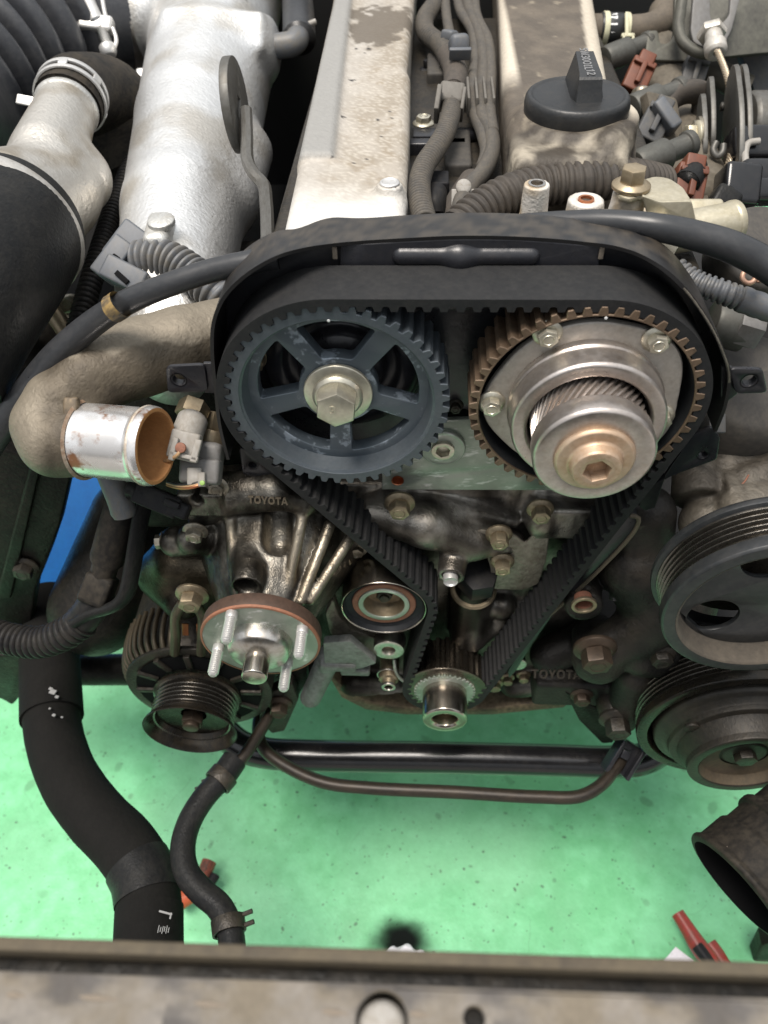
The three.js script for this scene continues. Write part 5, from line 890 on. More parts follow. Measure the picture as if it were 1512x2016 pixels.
// ================================================================ valve covers
{
  const h = 0.833, main = xz([[545, 494], [797, 447], [806, 260], [808, 142], [802, 128], [815, 0], [822, -130], [676, -130], [655, 0], [600, 250]], h);
  const strip = xz([[590, 304], [655, 304], [668, 180], [690, 0], [704, -130], [680, -130], [659, 0], [618, 180]], h + 0.004);
  const boss = PY(767, 362, h + 0.006);
  const f = F.add(0.008, F.polyY(main, 0.765, h, 0.009), F.polyY(strip, 0.79, h + 0.0055, 0.004), F.cyl(boss.clone().setY(0.8), boss, 0.0085, 0.001));
  const pts = main.map(([x, z]) => V(x, 0.8, z)), [lo, hi] = bounds(pts, 0.008); lo.y = 0.76; hi.y = 0.85;
  const blobs = [[750, 40, 0.05, 0.033], [735, 72, 0.03, 0.026], [722, 55, 0.03, 0.02]].map(([x, y, a, b]) => [PY(x, y, h), a, b]);
  const specks = [[703, 96, 3], [725, 96, 5], [718, 104, 2], [693, 158, 5], [686, 112, 2], [768, 220, 4], [746, 236, 4], [752, 268, 2.5], [676, 232, 4], [655, 316, 3], [720, 313, 3], [697, 322, 2.5], [756, 296, 2], [718, 356, 2], [772, 232, 2], [735, 190, 2]].map(([x, y, r]) => { const p = PY(x, y, h); return [p, r * mpp(p)]; });
  const F2 = F.polyY(strip, 0.79, h + 0.0055, 0.004);
  const col = (x, y, z) => {
    const fr = ss(-0.155, -0.095, z + 0.02 * fbm(x * 40, 1, z * 40, 3));
    let c = mix3([0.28, 0.243, 0.194], [0.345, 0.31, 0.262], ss(-0.15, 0.2, fbm(x * 45, 2, z * 30, 4)));
    c = mix3(c, [0.25, 0.205, 0.15], 0.7 * ss(0.08, 0.3, fbm(x * 70 + 3, 5, z * 50, 4)));
    const gr = ss(0.12, 0.3, n3(x * 420, 3, z * 420)); c = mix3(c, [0.5, 0.465, 0.4], gr * 0.5);
    const mid = ss(0.03, 0, Math.abs(x + 0.098 + (z + 0.3) * 0.06)); c = mix3(c, [0.42, 0.4, 0.37], mid * 0.5);
    c = mix3(c, [0.6, 0.585, 0.55], fr * 0.9);
    const st = ss(0.003, 0.0, F2(x, y, z)); c = mix3(c, [0.25, 0.247, 0.235], st * 0.95);
    const side = ss(h - 0.004, h - 0.02, y); c = mix3(c, [0.4, 0.38, 0.34], side * 0.6 * (1 - fr));
    let d = 0; for (const [p, a, b] of blobs) d = Math.max(d, ss(1.15, 0.85, Math.hypot((x - p.x) / b, (z - p.z) / a) + 1.3 * fbm(x * 75, 8, z * 55, 4)));
    c = mix3(c, [0.105, 0.086, 0.064], d * 0.9 * (1 - st));
    for (const [p, r] of specks) if (Math.hypot(x - p.x, z - p.z) < r * (1 + 0.8 * fbm(x * 900, 4, z * 900, 2))) c = [0.02, 0.018, 0.017];
    const k = 1 + 0.18 * fbm(x * 500, y * 500, z * 500, 2); return c.map((q) => q * k);
  };
  const o = thing('valve_cover', 'sandy dusted aluminium valve cover with a dark stain, left one', 'valve cover', V(-0.08, 0.765, -0.3));
  part(o, 'cover_casting', paint(sdf(f, lo, hi, 0.0022), col), M.coverV);
  part(o, 'boss_bolt', lathe([[0, 0], [0.0068, 0], [0.0068, 0.0012], [0.0055, 0.002], [0.0045, 0.0012], [0, 0.001]], boss, YU, 28, 0.0002), M.white);
}
const RC_TOP = 0.836;
{
  const h = RC_TOP, main = xz([[1012, 318], [1243, 312], [1206, 190], [1172, 0], [1148, -130], [975, -130], [984, 0], [992, 190]], h);
  const low = xz([[1016, 352], [1252, 340], [1240, 280], [1010, 285]], h - 0.02);
  const f = F.add(0.012, F.polyY(main, 0.765, h, 0.01), F.polyY(low, 0.765, h - 0.018, 0.006), F.cap(PY(1202, 288, h), PY(1225, 270, h), 0.011, 0.009), F.cyl(PY(1138, 235, h).setY(0.8), PY(1138, 235, h).setY(h + 0.006), 0.045, 0.004));
  const pts = main.concat(low).map(([x, z]) => V(x, 0.8, z)), [lo, hi] = bounds(pts, 0.01); lo.y = 0.76; hi.y = 0.852;
  const ridge = xz([[1172, 0], [1206, 190]], h);
  const col = (x, y, z) => {
    const xr = lerp(ridge[0][0], ridge[1][0], (z - ridge[0][1]) / (ridge[1][1] - ridge[0][1]));
    const zf = PY(1120, 262, h).z;
    let c = mix3([0.085, 0.07, 0.054], [0.125, 0.103, 0.078], ss(-0.25, 0.3, fbm(x * 40, y * 40, z * 30, 4)));
    c = mix3(c, [0.27, 0.23, 0.17], ss(0.22, 0.4, fbm(x * 90, y * 90, z * 60, 3)) * 0.6);
    c = mix3(c, [0.46, 0.41, 0.33], ss(-0.017, -0.013, x - xr + 0.002 * fbm(z * 60, 1, 1, 2)) * ss(zf, zf - 0.03, z));
    c = mix3(c, [0.55, 0.49, 0.4], ss(0.054, 0.049, x) * ss(h - 0.03, h - 0.006, y) * ss(-0.3, -0.36, z));  // sunlit far end of the left edge, painted in as a paler colour
    const fr = ss(zf - 0.006, zf + 0.004, z); let d = mix3([0.34, 0.3, 0.235], [0.045, 0.036, 0.026], ss(-0.25, 0.2, fbm(x * 42 + 3, y * 42, z * 42, 4)));
    d = mix3(d, [0.035, 0.027, 0.02], ss(0.016, 0.006, Math.abs(z - PY(1100, 300, h - 0.01).z)) * 0.6 * ss(0.11, 0.08, x));
    c = mix3(c, d, fr); const k = 1 + 0.3 * fbm(x * 350, y * 350, z * 350, 2); return c.map((q) => q * k);
  };
  const o = thing('valve_cover', 'brown oil stained valve cover carrying the black filler cap', 'valve cover', V(0.08, 0.765, -0.35));
  part(o, 'cover_casting', paint(sdf(f, lo, hi, 0.0024), col), M.coverV);
  part(o, 'dead_leaf', [extr([[0, 0], [0.003, 0.002], [0.0055, 0.001], [0.004, 0.004], [0.001, 0.005]], [], 0.0006, 0).rotateX(-1.3).translate(...PY(1036, 306, h - 0.008).toArray())], M.rustEdge);
  // filler cap
  const top = PY(1138, 186, 0.8545), c = (y) => V(top.x, y, top.z), q = thing('oil_filler_cap', 'black oil filler cap with raised grip and lettering', 'cap', c(0.845));
  const cy = -0.0095;
  part(q, 'cap_body', lathe([[0.034, 0.847], [0.0364, 0.848], [0.037, 0.858], [0.0364, 0.8625], [0.0348, 0.8648], [0.033, 0.8652], [0.031, 0.8638], [0, 0.863]].map(([r, y]) => [r * 1.06, y + cy]), V(top.x, 0, top.z), YU, 96, 0.0012), M.capBlack);
  { const sec = [[-0.033, 0.0125, 0.0066, 0.0195], [-0.012, 0.0125, 0.0072, 0.0179], [0.004, 0.0122, 0.0078, 0.0166], [0.009, 0.0106, 0.0082, 0.0155], [0.0105, 0.0098, 0.0084, 0.014], [0.0148, 0.0094, 0.009, 0.001], [0.0158, 0.0094, 0.0092, -0.001]];
    const pos = [], ring = ([z, wb, wt, hh]) => [[-wb, -0.002], [-wt, hh], [wt, hh], [wb, -0.002]].map(([x, y]) => [top.x + 0.006 + x, 0.8635 + cy + y, top.z + z]);
    const R = sec.map(ring); for (let i = 0; i + 1 < R.length; i++) for (let j = 0; j < 3; j++) { const a = R[i][j], b = R[i][j + 1], c2 = R[i + 1][j + 1], d = R[i + 1][j]; pos.push(...a, ...d, ...c2, ...a, ...c2, ...b); }
    pos.push(...R[0][0], ...R[0][1], ...R[0][2], ...R[0][0], ...R[0][2], ...R[0][3]);
    const g = new THREE.BufferGeometry(); g.setAttribute('position', new THREE.Float32BufferAttribute(pos, 3));
    part(q, 'grip', crease(clean(g), 0.45), M.capBlack);
    const u = V(0, -0.0033, 0.037).normalize(), n = V(0, 0.037, 0.0033).normalize();
    const yy = (z) => 0.8635 + cy + lerp(0.0195, 0.0162, (z + 0.033) / 0.037) + 0.0001;
    part(q, 'raised_lettering', [text('5W30OIL', 0.0062, 0.0005, V(top.x + 0.0055, yy(-0.019), top.z - 0.019), u, n.clone().cross(u)), text('12', 0.0062, 0.0005, V(top.x + 0.0065, yy(0.003), top.z + 0.003), u, n.clone().cross(u))], M.capLetter = std({ color: new THREE.Color(0.16, 0.16, 0.16), roughness: 0.5 }));
  }
}
// ================================================================ the valley between the covers
{
  const Yv = 0.815, w = (l, h = Yv) => l.map(([a, b, hh]) => PY(a, b, hh ?? h));
  const o = thing('wiring_loom', 'grey dusty ribbed wiring loom lying in the valley between the covers', 'cable loom', PY(870, 250, 0.78));
  part(o, 'ribbed_conduit', corrTube(w([[876, -60], [860, 0], [836, 40], [840, 66], [868, 90], [884, 116]]), 0.0092, 0.0018, 0.0046, { seg: 20 }), M.conduitDusty);
  part(o, 'tape_wrap', tube(w([[880, 108], [893, 130], [897, 150], [893, 178]]), (t) => 0.0098 + 0.0012 * Math.sin(t * 3.1) + 0.0003 * Math.sin(t * 30), { seg: 20 }), M.dustyBrown = std({ map: grime([0.075, 0.062, 0.05], [0.04, 0.035, 0.03], 0.4, 0.7), roughness: 0.8, bumpMap: B_lump, bumpScale: 0.0006 }));
  part(o, 'ribbed_conduit', corrTube(w([[890, 196], [886, 232], [876, 262], [856, 296], [836, 326], [826, 360], [828, 400], [838, 440]], 0.822), 0.0078, 0.0014, 0.004, { seg: 20 }), M.conduitDusty);
  part(o, 'grey_clip', [rbox(0.021, 0.018, 0.02, PY(889, 192, 0.825), V(0, 0.8, 0.6), V(0.15, 0.5, -1), 0.003), rbox(0.004, 0.022, 0.022, PY(862, 205, 0.825), V(0, 0.8, 0.6), V(0.15, 0.5, -1), 0.001), rbox(0.003, 0.02, 0.02, PY(911, 206, 0.822), V(0, 0.8, 0.6), V(0.15, 0.5, -1), 0.001)], M.clipGrey = std({ map: grime([0.13, 0.12, 0.104], [0.085, 0.075, 0.062], 0.4, 0.7), roughness: 0.65 }));
  part(o, 'grey_plug', [rbox(0.018, 0.016, 0.026, PY(903, 88, 0.83), V(0.1, 0.5, 1), YU, 0.005), rbox(0.014, 0.01, 0.014, PY(885, 70, 0.825), V(-0.6, 0.3, 1), YU, 0.003), rbox(0.02, 0.004, 0.012, PY(906, 106, 0.832), V(0, 1, 0.5), YU, 0.001)], M.greyPlastic);
  part(o, 'branch_wire', tube(w([[874, -50], [878, 20], [884, 60], [890, 80]]), 0.0052, { seg: 14 }), M.conduitDusty);
  const list = [[[898, -60], [906, 20], [930, 60], [936, 110], [932, 160], [934, 220], [950, 262], [958, 300], [950, 330]], [[918, -60], [922, 10], [944, 70], [952, 120], [950, 170], [950, 230], [966, 262], [968, 300], [950, 340], [926, 366], [908, 400], [902, 440]], [[934, -60], [938, 30], [960, 80], [966, 140], [964, 220], [970, 262]]];
  list.forEach((l, i) => part(o, 'branch_wire', tube(w(l, 0.813 + i * 0.002), 0.0054 + (i === 1 ? 0.001 : 0), { seg: 14 }), M.conduitDusty));
  for (let i = 0; i < 4; i++) part(o, 'comb_divider', rbox(0.0022, 0.016, 0.05, PY(921 + i * 16, 190, 0.818), ZA, YU, 0.0008), M.clipGrey);
  const black = thing('ignition_bracket', 'black bracket with a brass coloured bolt crossing under the loom', 'bracket', PY(860, 250, 0.79));
  part(black, 'bracket_bar', [plateY([[812, 252], [935, 250], [935, 262], [880, 268], [812, 268]], 0.803, 0.006, { bevel: 0.001 }), rbox(0.05, 0.02, 0.012, PY(860, 300, 0.795), ZA, YU, 0.002)], M.blackPaint);
  part(black, 'bracket_bolt', boltGeom(0.0066, 0.007, PY(834, 244, 0.803), YU, 0.2), M.zinc);
  const coil = (x, y, n, lab) => { const q = thing('ignition_coil', lab, 'coil', PY(x, y, 0.78)); part(q, 'coil_body', rbox(0.022, 0.026, n, PY(x, y, 0.792), ZA, YU, 0.003), M.coilDusty = M.coilDusty || std({ map: grime([0.035, 0.032, 0.029], [0.07, 0.062, 0.05], 0.4, 0.7), roughness: 0.7 })); part(q, 'coil_plug', [rbox(0.014, 0.012, 0.012, PY(x - 22, y - 4, 0.79), ZA, YU, 0.002), disc(0.0045, 0.006, PY(x - 20, y - 20, 0.797), YU)], M.plastic); };
  coil(900, 318, 0.07, 'dusty dark ignition coil block beside the ribbed loom, nearest the belt');
  coil(862, 150, 0.06, 'black ignition coil half hidden left of the tape wrapped loom');
  const cc = thing('fuel_line_clip', 'small bright clip on the lower branch wires of the valley', 'clip', PY(912, 372, 0.8));
  part(cc, 'clip_body', [lathe([[0.0055, 0], [0.0055, 0.007], [0.0035, 0.008], [0, 0.008]], PY(912, 374, 0.818), V(0, 0.7, 0.7)), rbox(0.02, 0.012, 0.004, PY(916, 390, 0.815), V(0, 0.6, 0.8), YU, 0.001)], M.paleGrey);
  const cl = thing('cam_connector', 'black plug with round grey boot at the front of the valley', 'connector', PY(860, 395, 0.79));
  part(cl, 'plug_body', rbox(0.02, 0.02, 0.022, PY(858, 372, 0.8), ZA, YU, 0.002), M.plastic);
  part(cl, 'round_boot', tube([PY(858, 380, 0.806), PY(856, 398, 0.806), PY(856, 420, 0.8)], 0.0085, { seg: 20 }), M.conduitBlack);
  solo('olive_hose', 'dusty olive hose end at the front of the valley', 'hose', tube([PY(930, 360, 0.8), PY(900, 410, 0.8), PY(885, 445, 0.79)], 0.011, { seg: 20 }), M.dustyBrown);
}
// ================================================================ long black hoses round the timing cover
{
  const o = thing('bypass_hose', 'long black rubber hose with a gold mark curving down the left side', 'hose', PY(250, 590, 0.79));
  const hp = [[545, 506, 0.836], [500, 515, 0.834], [420, 532, 0.828], [340, 558, 0.82], [260, 590, 0.808], [190, 632, 0.79], [110, 702, 0.765], [40, 790, 0.735], [-20, 876, 0.705], [-60, 950, 0.68]].map((a) => PY(...a));
  part(o, 'hose_body', tube(hp, (t) => 0.0072 + 0.0026 * ss(0.15, 0.75, t), { seg: 28 }), M.hose);
  part(o, 'gold_mark', tube([PY(238, 598, 0.8085), PY(230, 604, 0.8065), PY(222, 609, 0.8045)], 0.0089, { seg: 24, open: true }), M.goldMark = std({ map: grime([0.3, 0.2, 0.07], [0.045, 0.04, 0.035], 0.42, 0.58), roughness: 0.5 }));
  part(o, 'wire_clip', [rbox(0.0018, 0.006, 0.0018, PY(61, 748, 0.754), ZA, YU, 0.0004), rbox(0.004, 0.0026, 0.002, PY(58, 760, 0.75), ZA, YU, 0.0006)], M.void);
  solo('vacuum_hose', 'black rubber hose crossing behind the timing cover to the right edge', 'hose', tube([[900, 462, 0.822], [1000, 446, 0.831], [1100, 438, 0.839], [1200, 437, 0.845], [1290, 447, 0.847], [1370, 464, 0.843], [1440, 486, 0.838], [1500, 516, 0.83], [1580, 570, 0.82]].map((a) => PY(...a)), (t) => 0.0068 + 0.0026 * ss(0.3, 0.9, t), { seg: 28 }), M.hose);
}
// ================================================================ coolant outlet, sensors and loom on the left
{
  const P = [[450, 662, 0.585], [360, 682, 0.57], [270, 706, 0.56], [180, 745, 0.55], [118, 796, 0.545], [96, 838, 0.543], [112, 866, 0.54], [160, 868, 0.538]].map((a) => PD(...a));
  const f = F.add(0.01, F.chain(P, [0.028, 0.0275, 0.0265, 0.0242, 0.0228, 0.0235, 0.0245, 0.0248], 0.016), F.cap(PD(285, 655, 0.555), PD(340, 650, 0.56), 0.008));
  const [lo, hi] = bounds(P, 0.04), o = thing('coolant_outlet', 'tan cast gooseneck coolant outlet with a rusty steel spigot', 'coolant pipe', P[4].clone());
  const wet = (x, y, z) => ss(-0.04, 0.02, fbm(x * 26 + 3, y * 26, z * 26, 4) + 0.05);
  part(o, 'cast_neck', paint(sdf(f, lo, hi, 0.0028), (x, y, z) => { const k = 1 + 0.3 * fbm(x * 300, y * 300, z * 300, 2); const q = proj(x, y, z); const t = ss(-0.1, 0.25, fbm(x * 50, y * 50, z * 50, 4)); let c = mix3([0.1, 0.081, 0.056], [0.066, 0.053, 0.037], t); const line = q[1] - (716 - 0.12 * q[0]) + 30 * fbm(x * 60, y * 60, z * 60, 3); const patch = ss(-3, 3, line) * ss(60, 100, q[0]) ; c = mix3([0.2, 0.172, 0.13], c, patch); return c.map((v) => v * k); }), M.castMatte);
  function proj(x, y, z) { const v = V(x, y, z).sub(CAM), d = v.dot(FW); return [756 + FPX * v.dot(RT) / d, 1008 - FPX * v.dot(UP) / d]; }
  const a = PD(172, 866, 0.537), e = PD(308, 879, 0.524), d = e.clone().sub(a), L = d.length(); d.normalize();
  part(o, 'spigot', lathe([[0.02511, 0], [0.02492, 0.002], [0.02492, L * 0.72], [0.02437, L * 0.8], [0.02530, L * 0.84], [0.02660, L * 0.9], [0.02641, L * 0.96], [0.02530, L]], a, d, 80, 0.0006), M.spigot = std({ map: (() => { const t = tex(512, (u, v) => { const r = ss(0.55, 0.7, fA(u, v) * 0.8 + 0.2 * fC(u, v)), w = ss(0.35, 0.6, fB(u, v)); return mix3(mix3([0.8, 0.79, 0.78], [0.62, 0.6, 0.58], w), [0.28, 0.14, 0.075], r); }); return t; })(), metalness: 0.75, roughness: 0.33, roughnessMap: R_smudge }));
  part(o, 'weld_seam', lathe([[0.02530, -0.001], [0.02744, 0.0005], [0.02558, 0.002]], a.clone().addScaledVector(d, -0.001), d, 64, 0), M.rustDark = std({ map: grime([0.2, 0.12, 0.07], [0.35, 0.3, 0.24], 0.4, 0.65), roughness: 0.7, bumpMap: B_lump, bumpScale: 0.0015 }));
  part(o, 'rusty_bead', lathe([[0.02632, -0.0012], [0.02683, 0], [0.02641, 0.0012]], a.clone().addScaledVector(d, L * 0.88), d, 64, 0), M.rustPale = std({ map: grime([0.3, 0.2, 0.11], [0.6, 0.56, 0.5], 0.3, 0.6), roughness: 0.55, metalness: 0.4 }));
  part(o, 'orange_bore', lathe([[0.02530, L], [0.02279, L + 0.0004], [0.02251, L - 0.003], [0.02213, 0.01], [0, 0.01]], a, d, 64, 0.0004), M.bore = std({ map: grime([0.42, 0.2, 0.07], [0.34, 0.15, 0.05], 0.4, 0.7), roughness: 0.75 }));
  part(o, 'casting_tab', rbox(0.006, 0.016, 0.01, PD(141, 806, 0.522), RT, UP, 0.002), M.dirtyLip);
}
{ // two coolant sensors with plugs and wires
  const n = FW.clone().negate(), o = thing('temperature_sensor', 'brass hex sensor with a pale grey plug beside the steel spigot', 'sensor', PD(370, 860, 0.56));
  const ud = UP.clone().addScaledVector(RT, 0.25).addScaledVector(FW, 0.5).normalize();
  part(o, 'brass_hex', [hexHead(0.0115, 0.012, PD(374, 822, 0.565), ud, 0.2), disc(0.0085, 0.008, PD(371, 840, 0.56), ud)], M.brass);
  part(o, 'plug_body', [lathe([[0, 0], [0.0105, 0], [0.0108, 0.004], [0.0108, 0.02], [0.0085, 0.023], [0, 0.023]], PD(362, 872, 0.55), ud, 32, 0.001), rbox(0.02, 0.02, 0.012, PD(364, 878, 0.545), n, ud, 0.002)], M.paleGrey);
  part(o, 'plug_latch', [rbox(0.004, 0.016, 0.004, PD(342, 884, 0.538), n, ud, 0.001), rbox(0.005, 0.016, 0.004, PD(386, 888, 0.538), n, ud, 0.001), rbox(0.02, 0.003, 0.004, PD(362, 898, 0.538), n, ud, 0.0008)], M.paleGrey);
  part(o, 'rubber_seal', disc(0.0036, 0.003, PD(357, 882, 0.536), n), M.ring);
  part(o, 'tan_wire', tube([PD(357, 882, 0.535), PD(350, 895, 0.534), PD(336, 904, 0.54), PD(318, 910, 0.55)], 0.0013, { seg: 8 }), M.wireTan);
  const q = thing('sensor_connector', 'mid grey square sensor plug below the pale one', 'connector', PD(405, 930, 0.57));
  part(q, 'brass_hex', [hexHead(0.0125, 0.014, PD(420, 850, 0.585), UP.clone().addScaledVector(RT, 0.2), 0.2), disc(0.0115, 0.012, PD(412, 880, 0.58), UP.clone().addScaledVector(RT, 0.2))], M.brass);
  part(q, 'plug_body', [rbox(0.024, 0.024, 0.02, PD(405, 903, 0.567), n, UP.clone().addScaledVector(RT, 0.12), 0.005), rbox(0.028, 0.018, 0.016, PD(396, 928, 0.558), n, UP.clone().addScaledVector(RT, 0.05), 0.003)], M.plugGrey = std({ map: grime([0.14, 0.137, 0.133], [0.095, 0.088, 0.078], 0.4, 0.7), roughness: 0.55 }));
  part(q, 'plug_latch', [rbox(0.01, 0.012, 0.006, PD(384, 938, 0.55), n, UP, 0.001), rbox(0.005, 0.01, 0.006, PD(398, 944, 0.549), n, UP, 0.001)], M.paleGrey);
  [[M.wireTan, 0], [M.copper, 3], [M.wireBlack, -3]].forEach(([m, k]) => part(q, 'wire', tube([PD(398, 950 + k, 0.548), PD(380, 956 + k, 0.548), PD(355, 958 + k, 0.555), PD(330, 952 + k, 0.57)], 0.0013, { seg: 8 }), m));
  part(q, 'green_seal', disc(0.0018, 0.002, PD(399, 951, 0.547), n), M.wireGreen);
  // grey loom plug by the intake pipe
  const w = thing('loom_connector', 'grey plastic loom connector against the base of the intake pipe', 'connector', PD(245, 510, 0.62)), t2 = UP.clone().addScaledVector(RT, 0.75).normalize();
  part(w, 'housing', [rbox(0.03, 0.032, 0.022, PD(262, 492, 0.62), n, t2, 0.002), rbox(0.034, 0.018, 0.02, PD(250, 545, 0.605), n, UP.clone().addScaledVector(RT, 0.5), 0.002), rbox(0.018, 0.034, 0.016, PD(226, 512, 0.612), n, t2, 0.002)], M.greyPlastic);
  part(w, 'latch_window', [rbox(0.012, 0.004, 0.002, PD(240, 546, 0.594), n, UP.clone().addScaledVector(RT, 0.9), 0.0005), rbox(0.006, 0.012, 0.004, PD(222, 516, 0.603), n, t2, 0.001)], M.void);
  part(w, 'corrugated_sleeve', corrTube([PD(276, 512, 0.615), PD(300, 508, 0.61), PD(340, 516, 0.605), PD(385, 545, 0.6), PD(430, 580, 0.595), PD(470, 620, 0.6)], 0.0142, 0.0028, 0.0055, { seg: 26 }), M.conduit);
  const l = thing('ribbed_loom', 'thin black ribbed loom running up beside the intake pipe', 'cable loom', PD(210, 480, 0.7));
  part(l, 'ribbed_conduit', corrTube([PD(150, 660, 0.68), PD(172, 580, 0.69), PD(196, 500, 0.71), PD(222, 420, 0.74), PD(250, 350, 0.77), PD(285, 280, 0.8)], 0.0095, 0.0014, 0.0048, { seg: 20 }), M.conduitBlack);
  solo('brass_pipe', 'dull olive steel pipe below the thick charge hose', 'pipe', tube([PD(70, 570, 0.7), PD(100, 610, 0.7), PD(135, 660, 0.7)], 0.008, { seg: 16 }), M.brass);
  const b = thing('engine_mount_bracket', 'dark dirty bracket with a large bolt below the charge hose', 'bracket', PD(50, 680, 0.74));
  part(b, 'bracket_body', sdf(F.add(0.012, F.cap(PD(-60, 700, 0.78), PD(60, 690, 0.78), 0.035), F.cap(PD(60, 690, 0.78), PD(150, 620, 0.82), 0.02)), PD(20, 680, 0.78).add(V(-0.14, -0.08, -0.1)), PD(20, 680, 0.78).add(V(0.16, 0.12, 0.1)), 0.005), M.blackDirty);
  part(b, 'bracket_bolt', boltGeom(0.011, 0.01, PD(42, 668, 0.735), FW.clone().negate().addScaledVector(UP, 0.5), 0.2), M.oldIron);
  { const p = PD(140, 604, 0.72); part(b, 'side_bolt', boltGeom(0.008, 0.01, p, FW.clone().negate(), 0.2), M.steelOld); }
  solo('ribbed_hose', 'short ribbed grey hose end at the left edge behind the long hose', 'hose', corrTube([PD(-40, 738, 0.66), PD(10, 742, 0.66), PD(50, 752, 0.66)], 0.012, 0.0015, 0.005, { seg: 18 }), M.conduitBlack);
}
// ================================================================ upper right: cam housing, throttle side clutter
{
  const h = 0.818, o = thing('cam_valve_housing', 'pale aluminium housing with three upright bosses behind the timing cover', 'engine casting', PY(1150, 430, 0.79));
  const top = (x, y, hh) => PY(x, y, hh);
  const b1 = top(1057, 362, 0.842), b2 = top(1154, 392, 0.832), b3 = top(1240, 378, 0.842);
  const f = F.add(0.007, F.polyY(xz([[985, 432], [1020, 418], [1200, 408], [1290, 405], [1300, 450], [990, 450]], 0.816), 0.775, 0.816, 0.003), F.cyl(b1.clone().setY(0.79), b1, 0.0105, 0.001, 0.0085), F.cyl(b2.clone().setY(0.79), b2, 0.014, 0.0015, 0.0118), F.cyl(b3.clone().setY(0.79), b3, 0.0125, 0.001, 0.0105));
  const g = F.cut(0.002, f, F.cyl(b1.clone().add(V(0, -0.012, 0)), b1.clone().add(V(0, 0.02, 0)), 0.0048), F.cyl(b2.clone().add(V(0, -0.008, 0)), b2.clone().add(V(0, 0.02, 0)), 0.0048));
  const [lo, hi] = bounds([b1, b2, b3, top(985, 450, 0.78), top(1300, 405, 0.78)], 0.02);
  part(o, 'casting', paint(sdf(g, lo, hi, 0.0019), aluCol(35, [0.6, 0.57, 0.52], [0.42, 0.34, 0.24])), M.castMatte);
  part(o, 'brass_bush', pipe(0.0052, 0.0036, 0.002, b2.clone().add(V(0, -0.0012, 0)), YU, 28, 0.0002), M.copper);
  part(o, 'thread_insert', pipe(0.0058, 0.004, 0.002, b1.clone().add(V(0, -0.001, 0)), YU, 28, 0.0002), M.steel);
  const z = thing('zinc_bracket', 'curved yellowish zinc bracket bolted on the right boss', 'bracket', b3.clone());
  part(z, 'curved_sheet', [plateY([[1214, 372], [1236, 362], [1290, 346], [1318, 350], [1345, 368], [1362, 395], [1300, 398], [1262, 384], [1240, 392], [1220, 386]], 0.8445, 0.003, { round: 0.004 }), plateZ([[1264, 385], [1300, 398], [1362, 396], [1372, 440], [1280, 446]], PY(1320, 396, 0.8445).z + 0.002, 0.003, { round: 0.002 })], M.zincPale = std({ map: grime([0.48, 0.44, 0.34], [0.36, 0.32, 0.22], 0.4, 0.7), metalness: 0.5, roughness: 0.4 }));
  part(z, 'flange_bolt', boltGeom(0.0082, 0.013, b3.clone().add(V(0, 0.003, 0)), YU, 0.25, 1.5, false), M.brassPale = std({ map: grime([0.38, 0.31, 0.21], [0.28, 0.22, 0.14], 0.4, 0.7), metalness: 0.7, roughness: 0.4 }));
  const v = thing('oil_control_valve', 'yellowish plated cylinder of the oil valve right of the zinc bracket', 'valve', PD(1360, 470, 0.52));
  part(v, 'valve_barrel', [lathe([[0, 0], [0.013, 0], [0.0135, 0.002], [0.0135, 0.062], [0.0142, 0.063], [0.0142, 0.067], [0, 0.067]], PD(1270, 470, 0.53), PD(1448, 436, 0.54).sub(PD(1270, 470, 0.53)), 48), rbox(0.03, 0.014, 0.02, PD(1372, 420, 0.545), FW.clone().negate(), UP, 0.003)], M.zincPale);
  part(v, 'valve_nut', hexHead(0.011, 0.012, PD(1300, 484, 0.51), V(-0.3, 0.3, 1), 0.2), M.zinc);
  solo('ribbed_air_hose', 'fat brown dusted ribbed hose curving behind the aluminium bosses', 'hose', corrTube([[900, 452, 0.81], [940, 418, 0.815], [1000, 384, 0.82], [1070, 366, 0.82], [1150, 358, 0.82], [1240, 352, 0.815], [1300, 362, 0.8]].map((a) => PY(...a)), 0.0138, 0.0016, 0.0062, { seg: 26 }), M.hoseBrown = std({ map: grime([0.055, 0.045, 0.035], [0.03, 0.026, 0.022], 0.4, 0.7), roughness: 0.7 }));
}
